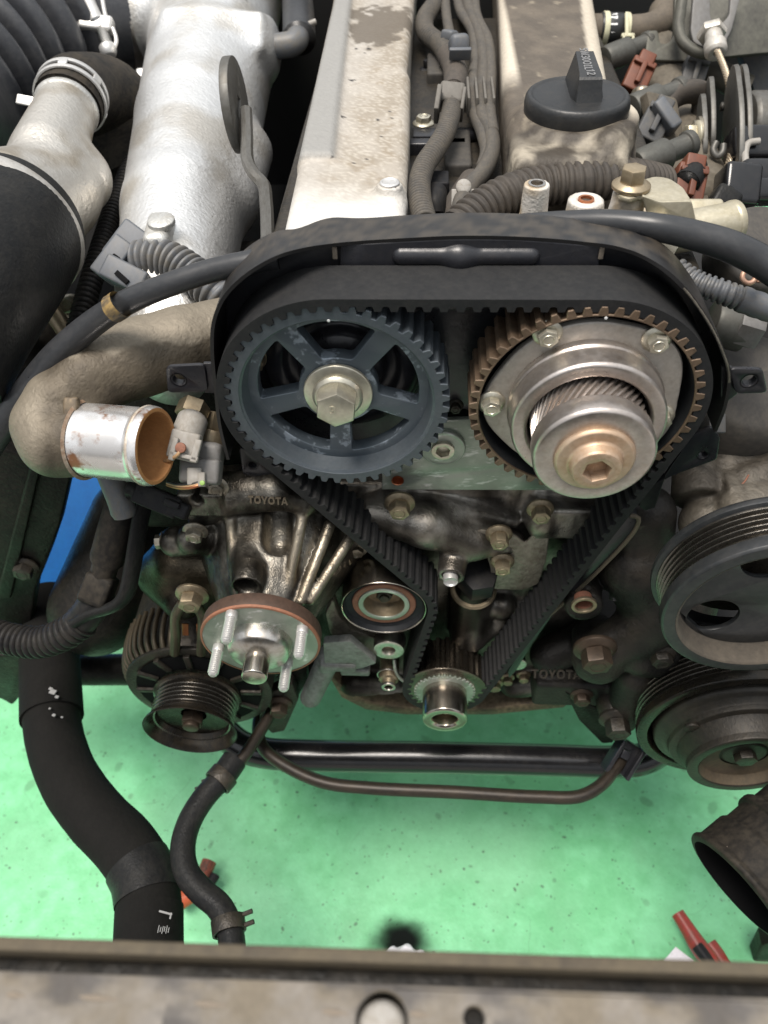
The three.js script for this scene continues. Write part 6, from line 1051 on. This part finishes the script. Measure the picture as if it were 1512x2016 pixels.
{
  const n = FW.clone().negate();
  // hose with lettering
  const o = thing('vent_hose', 'short hose with white lettering, pale ring and clip at top right', 'hose', PD(1250, 60, 0.88));
  const hp = [[1168, 58, 0.88], [1200, 58, 0.88], [1240, 60, 0.88], [1275, 56, 0.88], [1300, 44, 0.885], [1306, 22, 0.895], [1330, 12, 0.9], [1370, 10, 0.9]].map((a) => PD(...a));
  const hr = 0.0152, hx = hp[2].clone().sub(hp[0]).normalize();
  part(o, 'hose_body', tube(hp, hr, { seg: 28 }), M.hoseTan = std({ map: grime([0.12, 0.098, 0.072], [0.075, 0.062, 0.048], 0.4, 0.7), roughness: 0.75 }));
  part(o, 'black_sleeve', pipe(hr + 0.0016, hr, 0.024, PD(1180, 58, 0.88), hx, 40, 0.0008), M.capBlack);
  part(o, 'pale_ring', pipe(hr + 0.0024, hr, 0.0058, PD(1184, 58, 0.88), hx, 40, 0.0006), M.cream);
  const ln = n.clone().addScaledVector(hx, -n.dot(hx)).normalize();
  for (const [ch, a] of [['7', 0.42], ['M', -0.02], ['O', -0.48]]) { const q = ln.clone().applyAxisAngle(hx, -a); part(o, 'white_lettering', text(ch, 0.0088, 0.0004, PD(1200, 58, 0.88).addScaledVector(q, hr + 0.0014), hx.clone().cross(q).negate(), hx.clone()), M.lettering); }
  part(o, 'pale_clip', [pipe(hr + 0.0022, hr, 0.004, PD(1228, 60, 0.88), hx, 40, 0.0006), rbox(0.004, 0.026, 0.004, PD(1234, 48, 0.86), n, UP, 0.0012), rbox(0.014, 0.004, 0.004, PD(1236, 70, 0.86), n, UP, 0.001), rbox(0.003, 0.014, 0.004, PD(1228, 80, 0.86), n, UP, 0.001), rbox(0.003, 0.014, 0.004, PD(1246, 80, 0.86), n, UP, 0.001)], M.cream);
  // throttle cable bracket: plate with a heart shaped edge
  const b = thing('cable_bracket', 'dark steel throttle cable bracket with hooked edge in the top right', 'bracket', PD(1380, 90, 0.8));
  const pd = (l, d) => l.map(([x, y]) => [(x - 1400) * d / FPX, (80 - y) * d / FPX]);
  const DB = 0.82, oB = PD(1400, 80, DB);
  part(b, 'bracket_sheet', plateOn(oB, n, UP, pd([[1276, 60], [1296, 58], [1300, 86], [1318, 84], [1326, 70], [1330, -40], [1560, -40], [1560, 100], [1500, 104], [1420, 112], [1360, 120], [1290, 118], [1270, 108]], DB), 0.006, [], 0.0015, 0.004), M.bracketGreen = std({ map: grime([0.1, 0.098, 0.08], [0.05, 0.048, 0.042], 0.4, 0.7), roughness: 0.6, metalness: 0.3 }));
  part(b, 'pale_plate', plateOn(PD(1400, 80, 0.8), n, UP, pd([[1366, -20], [1398, -20], [1398, 30], [1408, 60], [1436, 30], [1440, -20], [1462, -20], [1440, 60], [1425, 88], [1390, 94], [1366, 84], [1360, 60]], 0.8), 0.006, [], 0.001, 0.004), M.plugGrey);
  part(b, 'edge_gasket', tube([PD(1346, -30, 0.8), PD(1340, 20, 0.8), PD(1336, 56, 0.8), PD(1346, 84, 0.798), PD(1372, 102, 0.796), PD(1420, 108, 0.796)], 0.0055, { seg: 14 }), M.bracketGreen);
  const cb = thing('throttle_cable', 'frayed steel throttle cable hanging from a silver adjuster nut', 'cable', PD(1410, 100, 0.77));
  const cdir = PD(1412, 130, 0.76).sub(PD(1398, 40, 0.78)).normalize();
  part(cb, 'adjuster_nut', [hexHead(0.014, 0.01, PD(1400, 58, 0.785), cdir, 0.3, 0.003), lathe([[0, 0], [0.0075, 0], [0.0085, 0.006], [0.0075, 0.012], [0.0105, 0.014], [0.0105, 0.024], [0.008, 0.027], [0.003, 0.0272], [0.003, 0.024]], PD(1404, 66, 0.778), cdir, 32)], M.paleAlu = std({ map: grime([0.5, 0.48, 0.44], [0.32, 0.28, 0.23], 0.4, 0.7), metalness: 0.4, roughness: 0.5 }));
  { const cp = [[1412, 100, 0.76], [1428, 140, 0.745], [1440, 190, 0.73], [1446, 250, 0.715], [1440, 300, 0.7], [1424, 350, 0.69], [1410, 380, 0.69]].map((a) => PD(...a)); const cv = new THREE.CatmullRomCurve3(cp); const str = [];
    for (let k = 0; k < 5; k++) { const q = []; for (let i = 0; i <= 90; i++) { const p = cv.getPointAt(i / 90), a = i * 0.7 + k * 1.257; q.push(p.addScaledVector(RT, 0.0019 * Math.cos(a)).addScaledVector(FW, 0.0019 * Math.sin(a))); } str.push(tube(q, 0.0013, { seg: 6, n: 180 })); }
    part(cb, 'wire_strands', str, M.strand = std({ map: grime([0.55, 0.47, 0.36], [0.3, 0.23, 0.15], 0.4, 0.7), metalness: 0.7, roughness: 0.4 })); }
  // throttle quadrant
  const t = thing('throttle_quadrant', 'stack of grey steel lever plates with a bolt at the right', 'lever', PD(1420, 270, 0.72)), ax = RT.clone().addScaledVector(FW, -0.25).normalize();
  const leaf = (x, y, d, r, sx, mat, nm) => part(t, nm, plateOn(PD(x, y, d), ax, UP, roundPoly([[-r * sx, -r * 1.0], [r * sx, -r * 1.1], [r * sx * 1.1, 0], [r * 0.5 * sx, r * 1.15], [-r * 0.5 * sx, r * 1.15], [-r * sx * 1.1, 0]], r * 0.6, 6), 0.0045, [], 0.0008), mat);
  leaf(1446, 270, 0.72, 0.052, 0.9, M.bracketGrey, 'cam_plate'); leaf(1462, 262, 0.73, 0.05, 0.9, M.bracketGrey, 'cam_plate');
  leaf(1402, 240, 0.73, 0.034, 0.7, M.bracketGrey, 'lever_plate'); leaf(1386, 265, 0.72, 0.03, 0.8, M.bracketGrey, 'lever_plate');
  part(t, 'pivot_washer', [pipe(0.0165, 0.008, 0.004, PD(1382, 268, 0.71), ax.clone().negate()), pipe(0.0135, 0.008, 0.006, PD(1378, 268, 0.708), ax.clone().negate())], M.steelOld);
  part(t, 'pivot_bolt', boltGeom(0.0098, 0.011, PD(1372, 268, 0.703), ax.clone().negate().addScaledVector(n, 0.3), 0.3, 1.3, false), M.zincPale);
  part(t, 'shaft', tube([PD(1420, 210, 0.75), PD(1480, 208, 0.75), PD(1560, 206, 0.75)], 0.004, { seg: 12 }), M.bracketGrey);
  part(t, 'return_hook', tube([PD(1410, 280, 0.69), PD(1404, 296, 0.69), PD(1412, 308, 0.69), PD(1422, 300, 0.69), PD(1424, 284, 0.69)], 0.003, { seg: 10 }), M.bracketGrey);
  const tb = thing('throttle_valve', 'shiny grey and black throttle body at the right edge', 'throttle body', PD(1490, 300, 0.72));
  part(tb, 'barrel', [lathe([[0, 0], [0.03, 0], [0.032, 0.004], [0.032, 0.1], [0, 0.1]], PD(1462, 252, 0.76), RT, 48)], M.bracketGrey);
  part(tb, 'sensor_housing', [rbox(0.06, 0.03, 0.03, PD(1500, 290, 0.7), n, UP, 0.006), rbox(0.05, 0.026, 0.03, PD(1506, 350, 0.68), n, UP, 0.008), rbox(0.03, 0.034, 0.03, PD(1450, 372, 0.66), n, UP.clone().addScaledVector(RT, 0.1), 0.004), rbox(0.05, 0.02, 0.02, PD(1500, 378, 0.66), n, UP, 0.006)], M.blackGloss);
  part(tb, 'grey_strip', tube([PD(1495, 278, 0.68), PD(1474, 282, 0.68), PD(1467, 300, 0.676), PD(1468, 322, 0.672)], 0.003, { seg: 10 }), M.paleGrey);
  part(tb, 'shiny_tube', tube([PD(1480, 20, 0.86), PD(1540, 18, 0.86), PD(1600, 16, 0.86)], 0.045, { seg: 40 }), M.steel);
  part(tb, 'wire_bundle', [tube([PD(1440, 385, 0.65), PD(1415, 400, 0.65), PD(1400, 420, 0.655)], 0.009, { seg: 14 }), rbox(0.022, 0.022, 0.02, PD(1422, 400, 0.65), n, UP.clone().addScaledVector(RT, 0.6), 0.004)], M.rubber);
  // connectors
  const cn = (x, y, d, tilt, mat, lab, extra) => { const q = thing('injector_connector', lab, 'connector', PD(x, y, d)); const u = UP.clone().addScaledVector(RT, tilt).normalize(); part(q, 'plug_body', [rbox(0.024, 0.034, 0.02, PD(x, y, d), n, u, 0.002), rbox(0.016, 0.014, 0.024, PD(x, y, d).addScaledVector(u, 0.017), n, u, 0.002), rbox(0.005, 0.022, 0.006, PD(x, y, d).addScaledVector(n, 0.0125), n, u, 0.001), rbox(0.022, 0.004, 0.005, PD(x, y, d).addScaledVector(n, 0.0115).addScaledVector(u, 0.01), n, u, 0.001)], mat); if (extra) extra(q, u); };
  cn(1254, 156, 0.8, 0.45, M.orange, 'dirty orange connector right behind the oil filler cap');
  cn(1352, 372, 0.64, 0.2, M.orange, 'orange connector with a black bundle of wires below the levers', (q, u) => { part(q, 'black_boot', tube([PD(1352, 360, 0.63), PD(1362, 345, 0.635), PD(1366, 330, 0.65)], 0.0105, { seg: 18 }), M.rubber); });
  cn(1284, 250, 0.72, 0.5, M.plugGreyDark = std({ map: grime([0.05, 0.053, 0.058], [0.09, 0.083, 0.07], 0.4, 0.7), roughness: 0.6 }), 'dark grey connector right of the oil filler cap', (q, u) => { part(q, 'plug_skirt', rbox(0.03, 0.012, 0.03, PD(1305, 236, 0.715), n, u.clone().addScaledVector(RT, 0.8), 0.003), M.greyPlastic); part(q, 'steel_tip', [lathe([[0.0085, 0], [0.0085, 0.016], [0.007, 0.018], [0, 0.018]], PD(1262, 214, 0.735), UP, 24)], M.steelOld); });
  cn(1362, 152, 0.82, 0.3, M.plugGreyDark, 'dusty charcoal connector under the cable bracket');
  const inj = (x, y, d, lab) => { const q = thing('injector', lab, 'injector', PD(x, y, d)); const dr = RT.clone().addScaledVector(UP, -0.3).addScaledVector(FW, 0.2); part(q, 'body', [lathe([[0, 0], [0.012, 0], [0.013, 0.004], [0.013, 0.03], [0.009, 0.033], [0.009, 0.05], [0.011, 0.051], [0.011, 0.057], [0, 0.057]], PD(x, y, d), dr.clone().applyAxisAngle(FW, -0.75), 28)], M.injGrey = M.injGrey || std({ map: grime([0.09, 0.09, 0.08], [0.06, 0.056, 0.048], 0.4, 0.7), metalness: 0.4, roughness: 0.55 })); };
  inj(1190, 118, 0.82, 'grey injector body under the lettered hose'); inj(1244, 215, 0.73, 'grey injector half hidden right of the filler cap'); inj(1252, 328, 0.66, 'grey injector end right of the front of the brown cover');
  const rl = thing('fuel_rail', 'dusty brown fuel rail and runner shapes between connectors and levers', 'fuel rail', PD(1310, 260, 0.78));
  part(rl, 'runner', [tube([PD(1290, 110, 0.9), PD(1300, 160, 0.86), PD(1320, 220, 0.82), PD(1345, 300, 0.76), PD(1380, 400, 0.7)], 0.028, { seg: 24 })], M.tanMetal = std({ map: grime([0.13, 0.112, 0.085], [0.075, 0.064, 0.048], 0.4, 0.7), roughness: 0.75, metalness: 0.15 }));
  part(rl, 'rail_plate', [plateOn(PD(1325, 300, 0.72), n.clone().addScaledVector(RT, 0.4), UP, roundPoly([[-0.03, 0.05], [0.004, 0.05], [0.032, -0.06], [0.004, -0.07]], 0.004), 0.01), plateOn(PD(1352, 340, 0.7), n.clone().addScaledVector(RT, -0.4), UP, [[-0.012, 0.03], [0.012, 0.03], [0.018, -0.03], [-0.01, -0.03]], 0.01)], M.tanMetal);
  solo('bent_strap', 'brown dusted rubber strap bent over above the lever plates', 'strap', tube([PD(1312, 212, 0.74), PD(1330, 190, 0.74), PD(1362, 180, 0.74), PD(1384, 190, 0.745), PD(1382, 225, 0.755), PD(1365, 262, 0.77)], 0.011, { seg: 18, flat: 0.8 }), M.hoseBrown);
  solo('rear_panel', 'dull grey slanting panel behind the cable at the right edge', 'panel', plateOn(PD(1500, 150, 0.86), n, UP, [[-0.03, 0.045], [0.06, 0.06], [0.06, -0.06], [0.005, -0.05]], 0.01), M.plugGreyDark);  // a plain grey rear panel, not a heat shield
  solo('dark_elbow', 'dark olive elbow pipe below the cable bracket', 'pipe', tube([PD(1370, 130, 0.87), PD(1420, 150, 0.86), PD(1470, 175, 0.86)], 0.014, { seg: 18 }), M.injOlive = std({ map: grime([0.09, 0.08, 0.058], [0.05, 0.045, 0.036], 0.4, 0.7), roughness: 0.7 }));
  // below the vacuum hose
  const cw = thing('ribbed_conduit', 'grey ribbed conduit leaving the timing cover towards the right edge', 'conduit', PD(1440, 585, 0.5));
  part(cw, 'ribbed_sleeve', corrTube([PD(1330, 530, 0.53), PD(1370, 556, 0.525), PD(1420, 574, 0.52), PD(1462, 590, 0.52)], 0.0078, 0.0012, 0.0042, { seg: 22 }), M.conduit);
  part(cw, 'taped_end', tube([PD(1458, 588, 0.52), PD(1490, 600, 0.52), PD(1560, 622, 0.525)], (t, s) => 0.0084 + 0.0003 * Math.sin(s * 700), { seg: 22 }), M.conduit);
  part(cw, 'copper_clip', [new THREE.TorusGeometry(0.004, 0.0016, 10, 24).applyQuaternion(new THREE.Quaternion().setFromUnitVectors(ZA, n)).translate(...PD(1474, 545, 0.5).toArray()), tube([PD(1482, 540, 0.5), PD(1496, 534, 0.5), PD(1512, 520, 0.5)], 0.002, { seg: 8 }), tube([PD(1496, 556, 0.5), PD(1498, 540, 0.5), PD(1512, 530, 0.5)], 0.0022, { seg: 8 })], M.copperPale = std({ map: grime([0.55, 0.34, 0.25], [0.36, 0.22, 0.15], 0.4, 0.7), metalness: 0.5, roughness: 0.5 }));
  const ft = thing('hex_fitting', 'dull grey hexagon fitting below the ribbed conduit', 'fitting', PD(1440, 640, 0.56));
  part(ft, 'barrel', lathe([[0, 0], [0.0155, 0], [0.0165, 0.003], [0.0165, 0.024], [0, 0.024]], PD(1400, 632, 0.57), RT.clone().addScaledVector(UP, -0.25), 36), M.injGrey);
  part(ft, 'hex_nut', hexHead(0.0155, 0.018, PD(1446, 636, 0.565), RT.clone().addScaledVector(UP, -0.3), 0.3, 0.002), M.plugGrey);
  const al = thing('starter_motor', 'dark round motor housing behind the right mounting tab', 'motor', PD(1480, 720, 0.62));
  part(al, 'housing', lathe([[0, 0], [0.03, 0], [0.045, -0.008], [0.05, -0.02], [0.05, -0.09], [0, -0.09]], PD(1490, 735, 0.6), n.clone().addScaledVector(UP, 0.5), 56, 0.003), M.coilDusty);
  part(al, 'side_tube', tube([PD(1360, 870, 0.66), PD(1440, 866, 0.66), PD(1560, 862, 0.66)], 0.021, { seg: 30 }), M.plugGreyDark);
  part(al, 'yellow_mark', rbox(0.014, 0.0026, 0.002, PD(1508, 864, 0.632), n, UP, 0.0008), M.yellow);
  solo('grey_block', 'small grey rectangular block between the timing cover and the right tab', 'block', rbox(0.012, 0.014, 0.02, PD(1402, 836, 0.58), n, UP, 0.001), M.plugGreyDark);
  solo('right_drum', 'dark dusty drum lid at the right edge beside the oil valve', 'drum', lathe([[0, 0], [0.03, 0], [0.034, -0.003], [0.036, -0.03], [0, -0.03]], PD(1512, 480, 0.56), n.clone().addScaledVector(UP, 0.3), 48, 0.002), M.coilDusty);
}
// ================================================================ right: steering pump, pulleys and brackets
{
  const n = FW.clone().negate();
  const f = F.add(0.005, F.cyl(PD(1376, 985, 0.62), PD(1372, 915, 0.632), 0.021, 0.003, 0.0185), F.cyl(PD(1395, 1010, 0.612), PD(1440, 1000, 0.612), 0.008, 0.002), F.box(PD(1465, 960, 0.606), V(0.016, 0.008, 0.01), 0.003), F.cyl(PD(1480, 900, 0.64), PD(1440, 910, 0.63), 0.02, 0.003), F.cap(PD(1430, 930, 0.64), PD(1420, 990, 0.63), 0.03, 0.026), F.cap(PD(1388, 1030, 0.62), PD(1420, 1060, 0.63), 0.02), F.cap(PD(1520, 940, 0.63), PD(1500, 1000, 0.62), 0.03), F.cap(PD(1450, 1000, 0.6), PD(1500, 985, 0.6), 0.014, 0.012), F.cap(PD(1470, 1020, 0.6), PD(1530, 1000, 0.6), 0.014, 0.012), F.cap(PD(1470, 940, 0.61), PD(1530, 920, 0.61), 0.01));
  const c0 = PD(1440, 985, 0.63), o = thing('steering_pump', 'lumpy grey brown steering pump body above the large right pulley', 'pump', c0.clone());
  part(o, 'casting', paint(sdf(f, c0.clone().add(V(-0.08, -0.09, -0.08)), c0.clone().add(V(0.1, 0.08, 0.09)), 0.0032), oily(30, [0.13, 0.115, 0.092], [0.06, 0.051, 0.04], [0.1, 0.085, 0.064])), M.castMatte);
  part(o, 'casting_plug', disc(0.005, 0.002, PD(1386, 1029, 0.597), n), M.dust);
  part(o, 'copper_strand', tube([PD(1440, 960, 0.6), PD(1462, 952, 0.598), PD(1474, 935, 0.6)], 0.0007, { seg: 6 }), M.ring);
  // large pulley
  const cc = PZ(1522, 1208, 0.08), q = thing('steering_pulley', 'large grey ribbed steering pulley with oval holes at the right', 'pulley', cc.clone().setZ(0.04)), C = (z) => V(cc.x, cc.y, z);
  const R = 0.0685, pr = [[0.06, 0.04], [R + 0.001, 0.04], [R + 0.002, 0.042], [R + 0.002, 0.0455], [R - 0.001, 0.0466]], pg = [[R - 0.001, 0.0465]];
  for (let i = 0; i < 5; i++) pg.push([R - 0.001, 0.0478 + i * 0.0042], [R - 0.0065, 0.0495 + i * 0.0042], [R - 0.001, 0.0512 + i * 0.0042]);
  pg.push([R - 0.001, 0.0696]);
  const pf = [[R - 0.001, 0.0695], [R + 0.0015, 0.071], [R + 0.0015, 0.0785], [R, 0.0802], [R - 0.0075, 0.0802]];
  const gr = part(q, 'grooved_rim', [lathe(pr, C(0), ZA, 128, 0.0003, 0.35), lathe(pf, C(0), ZA, 128, 0.0003, 0.5)], M.psPulley);
  part(gr, 'belt_grooves', lathe(pg, C(0), ZA, 128, 0.0002, 0.35), M.groove);
  part(q, 'dusty_wall', lathe([[R - 0.0076, 0.0803], [R - 0.0095, 0.0795], [R - 0.011, 0.066], [R - 0.014, 0.064]], C(0), ZA, 128, 0.0008), M.wallDust = std({ map: grime([0.095, 0.08, 0.062], [0.06, 0.052, 0.042], 0.4, 0.7), roughness: 0.9 }));
  const hl = [1.83, 3.84, 5.93].map((a) => circ(0.0172, 36, cc.x + 0.0372 * Math.cos(a), cc.y + 0.0372 * Math.sin(a)));
  part(q, 'face_disc', extr(circ(R - 0.0125, 96, cc.x, cc.y), hl, 0.004, 0.001).translate(0, 0, 0.0655), M.psPulley);
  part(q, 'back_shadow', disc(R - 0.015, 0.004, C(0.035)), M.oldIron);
  // compressor pulley
  const ac = PZ(1452, 1436, 0.04), w = thing('compressor_pulley', 'brown black compressor pulley with clutch hub at lower right', 'pulley', ac.clone().setZ(0)), A = (z) => V(ac.x, ac.y, z), r = 0.087;
  const ap = [[0.07, -0.002], [r + 0.001, -0.002], [r + 0.001, 0.003], [r - 0.001, 0.0041]], ag = [[r - 0.001, 0.004]], ae = [];
  for (let i = 0; i < 6; i++) ag.push([r - 0.001, 0.0053 + i * 0.0042], [r - 0.0065, 0.007 + i * 0.0042], [r - 0.001, 0.0087 + i * 0.0042]);
  ag.push([r - 0.001, 0.0311]); ae.push([r - 0.001, 0.031], [r, 0.033], [r, 0.039], [r - 0.001, 0.0405], [r - 0.009, 0.0405], [r - 0.011, 0.036], [r - 0.012, 0.012]);
  const gw = part(w, 'grooved_rim', [lathe(ap, A(0), ZA, 128, 0.0003, 0.35), lathe(ae, A(0), ZA, 128, 0.0003, 0.4)], M.pulleyDark);
  part(gw, 'belt_grooves', lathe(ag, A(0), ZA, 128, 0.0002, 0.35), M.groove);
  part(w, 'gap_ring', lathe([[r - 0.0115, 0.014], [0.06, 0.012]], A(0), ZA, 96, 0), M.void);
  M.clutch = std({ map: grime([0.021, 0.019, 0.016], [0.042, 0.035, 0.026], 0.35, 0.7), metalness: 0.4, roughness: 0.5, bumpMap: B_cast, bumpScale: 0.0003 });
  part(w, 'clutch_plate', lathe([[0.072, 0.012], [0.0725, 0.04], [0.071, 0.043], [0.066, 0.0445], [0.062, 0.049], [0.0615, 0.054], [0.05, 0.055]], A(0), ZA, 112, 0.001), M.clutch);
  part(w, 'hub_dish', lathe([[0.056, 0.05], [0.053, 0.062], [0.05, 0.068], [0.05, 0.0735], [0.049, 0.0745], [0.0415, 0.0745], [0.0405, 0.073], [0.038, 0.064], [0.02, 0.062], [0.018, 0.064], [0, 0.064]], A(0), ZA, 112, 0.0008), M.clutch);
  part(w, 'dusty_bowl', lathe([[0.0404, 0.0732], [0.0378, 0.0645], [0.021, 0.0628]], A(0.0003), ZA, 96, 0.0006), M.bowl = std({ map: grime([0.09, 0.068, 0.042], [0.05, 0.04, 0.028], 0.4, 0.7), roughness: 0.8 }));
  part(w, 'hub_nut', hexHead(0.0095, 0.008, A(0.063), ZA, 0.2), M.oldIron);
  for (const a of [2.62, 0.52, 4.7]) part(w, 'clutch_rivet', [disc(0.0062, 0.0035, A(0.053).add(V(0.0585 * Math.cos(a), 0.0585 * Math.sin(a), 0)), ZA, 24, 0.001)], M.oldIron);
}
{ // dark bracket casting between belt and pulleys
  const f = F.add(0.006, F.cyl(PZ(1150, 1196, -0.002), zz(PZ(1150, 1196, -0.01), -0.06), 0.0155, 0.002, 0.0185), F.cyl(zz(PZ(1180, 1318, 0.012), 0.012), zz(PZ(1180, 1318, 0.012), -0.03), 0.0195, 0.002), F.cyl(zz(PZ(1305, 1300, 0.006), 0.01), zz(PZ(1305, 1300, 0.006), -0.02), 0.014, 0.002), F.chain([PZ(1185, 1262, -0.002), PZ(1260, 1232, -0.002), PZ(1345, 1190, -0.004)], 0.007), F.chain([PZ(1250, 1000, -0.03), PZ(1240, 1060, -0.026), PZ(1252, 1130, -0.02)], 0.006), F.cap(PZ(1170, 1290, 0.0), PZ(1260, 1240, -0.01), 0.02, 0.022), F.cap(PZ(1260, 1240, -0.01), PZ(1340, 1180, -0.015), 0.024, 0.03), F.cap(PZ(1250, 1110, -0.03), PZ(1300, 1210, -0.03), 0.03, 0.03), F.cap(PZ(1275, 1010, -0.04), PZ(1260, 1100, -0.04), 0.022, 0.026), F.cap(PZ(1180, 1300, 0.0), PZ(1170, 1250, -0.04), 0.021), F.cap(PZ(1250, 1330, 0.0), PZ(1225, 1410, 0.004), 0.018, 0.016), F.cap(PZ(1260, 1290, 0.0), PZ(1330, 1300, -0.005), 0.018), F.box(PZ(1130, 1345, -0.02), V(0.04, 0.02, 0.015), 0.004), F.cap(PZ(1080, 1290, -0.03), PZ(1150, 1260, -0.04), 0.018));
  const bs = PZ(1150, 1193, 0.008), g = F.cut(0.003, f, F.cyl(zz(bs, -0.012), zz(bs, 0.03), 0.0078));
  const o = thing('pump_bracket', 'dark dirty cast bracket with bolts between belt and right pulleys', 'bracket', PZ(1220, 1300, -0.05));
  part(o, 'casting', paint(sdf(g, V(0.06, 0.36, -0.09), V(0.27, 0.69, 0.03), 0.0034), oily(24, [0.026, 0.0225, 0.018], [0.009, 0.008, 0.007], [0.033, 0.027, 0.02])), M.castMatte);
  part(o, 'bush_ring', pipe(0.0102, 0.0072, 0.003, zz(bs, 0.0055), ZA, 40), M.brass);
  part(o, 'rusty_bore', lathe([[0.0076, 0], [0.007, -0.008], [0, -0.008]], zz(bs, 0.006), ZA, 32, 0), M.ring);
  const st = PZ(1120, 1328, 0);
  part(o, 'cast_lettering', text('TOYOTA', 0.0085, 0.0022, PZ(1095, 1326, -0.002), V(1, 0, 0), V(0, 0.8, -0.6)), M.oldIron);
  part(o, 'large_bolt', boltGeom(0.0125, 0.02, zz(PZ(1178, 1318, 0.038), 0.016), ZA, 0.3), M.brownNut);
  part(o, 'small_bolt', boltGeom(0.0078, 0.01, zz(PZ(1146, 1378, 0.0), -0.006), ZA, 0.2), M.brownNut);
  part(o, 'mid_bolt', boltGeom(0.009, 0.01, zz(PZ(1305, 1308, 0.02), 0.01), ZA, 0.2), M.oldIron);
  part(o, 'lower_bolt', [boltGeom(0.0115, 0.02, zz(PZ(1218, 1445, 0.03), 0.012), ZA, 0.2), lathe([[0.0155, -0.02], [0.0165, 0.0], [0.0145, 0.012], [0, 0.012]], zz(PZ(1218, 1445, 0.03), 0.0))], M.oldIron);
  part(o, 'top_bolt', boltGeom(0.0125, 0.014, zz(PZ(1280, 1050, -0.02), -0.034), ZA, 0.4), M.oldIron);
  part(o, 'grey_nut', rbox(0.0095, 0.012, 0.012, PZ(1213, 1168, -0.02), n3v(), YU, 0.001), M.plugGreyDark);
  function n3v() { return FW.clone().negate(); }
  const s = thing('triangular_bracket', 'thin black sheet bracket slanting down to the pipe clip', 'bracket', PZ(1180, 1440, 0));
  part(s, 'bracket_sheet', plateZ([[1112, 1362], [1150, 1385], [1190, 1400], [1208, 1462], [1186, 1464], [1140, 1418]], -0.004, 0.004, { round: 0.003 }), M.blackDirty);
  const c = thing('pipe_clip', 'black folded steel clip holding the thin pipe end', 'clip', PY(1225, 1490, 0.33));
  const m = FW.clone().negate();
  part(c, 'clip_body', [rbox(0.019, 0.033, 0.012, PD(1228, 1490, 0.79), m, UP.clone().addScaledVector(RT, 0.62), 0.002), rbox(0.004, 0.036, 0.02, PD(1208, 1484, 0.785), m, UP.clone().addScaledVector(RT, 0.62), 0.001), rbox(0.004, 0.036, 0.02, PD(1248, 1500, 0.785), m, UP.clone().addScaledVector(RT, 0.62), 0.001), rbox(0.008, 0.009, 0.008, PD(1230, 1484, 0.78), m, UP.clone().addScaledVector(RT, 0.5), 0.001)], M.blackPaint);
  const l = thing('belt_guard', 'narrow black guard sheet with a tan edge below the right belt run', 'guard', PZ(1130, 1180, -0.02));
  part(l, 'guard_sheet', plateZ([[1236, 1014], [1256, 1018], [1252, 1040], [1180, 1120], [1100, 1195], [1050, 1265], [1018, 1318], [1002, 1336], [1000, 1322], [1030, 1270], [1090, 1180], [1160, 1105]], -0.012, 0.014, { bevel: 0.0008 }), M.blackPaint);
  part(l, 'tan_edge', tube([PZ(1240, 1015, -0.012), PZ(1256, 1018, -0.012), PZ(1252, 1040, -0.012), PZ(1180, 1121, -0.012), PZ(1110, 1186, -0.012), PZ(1080, 1212, -0.012)], 0.0018, { seg: 8 }), M.edgeTan = std({ map: grime([0.16, 0.13, 0.09], [0.08, 0.065, 0.045], 0.4, 0.7), roughness: 0.7 }));
  part(l, 'guard_flap', plateZ([[1268, 960], [1298, 948], [1310, 940], [1290, 1000], [1270, 1006], [1258, 998]], -0.012, 0.006, { bevel: 0.001 }), M.plastic);
}
// ================================================================ the engine bay round the engine (dark painted steel)
{
  M.bay = std({ color: new THREE.Color(0.012, 0.012, 0.012), roughness: 0.7 });
  const o = thing('engine_bay', 'dark painted engine bay walls behind all the parts', 'engine bay', V(0, 0.3, -0.7));
  part(o, 'bulkhead', rbox(1.6, 0.45, 0.03, V(0, 0.72, -0.86), ZA, YU, 0.004), M.bay);
  part(o, 'wing_panel', rbox(0.03, 0.42, 0.75, V(-0.62, 0.7, -0.47), ZA, YU, 0.004), M.bay);
  part(o, 'wing_panel', rbox(0.03, 0.42, 1.0, V(0.6, 0.7, -0.36), ZA, YU, 0.004), M.bay);
  part(o, 'under_tray', [rbox(0.5, 0.02, 0.8, V(0.35, 0.4, -0.46), ZA, YU, 0.004), rbox(1.0, 0.02, 0.64, V(-0.55, 0.5, -0.56), ZA, YU, 0.004)], M.bay);
}
scene.traverse((o) => { if (o.isMesh) o.castShadow = o.receiveShadow = true; });
renderer.render(scene, camera);
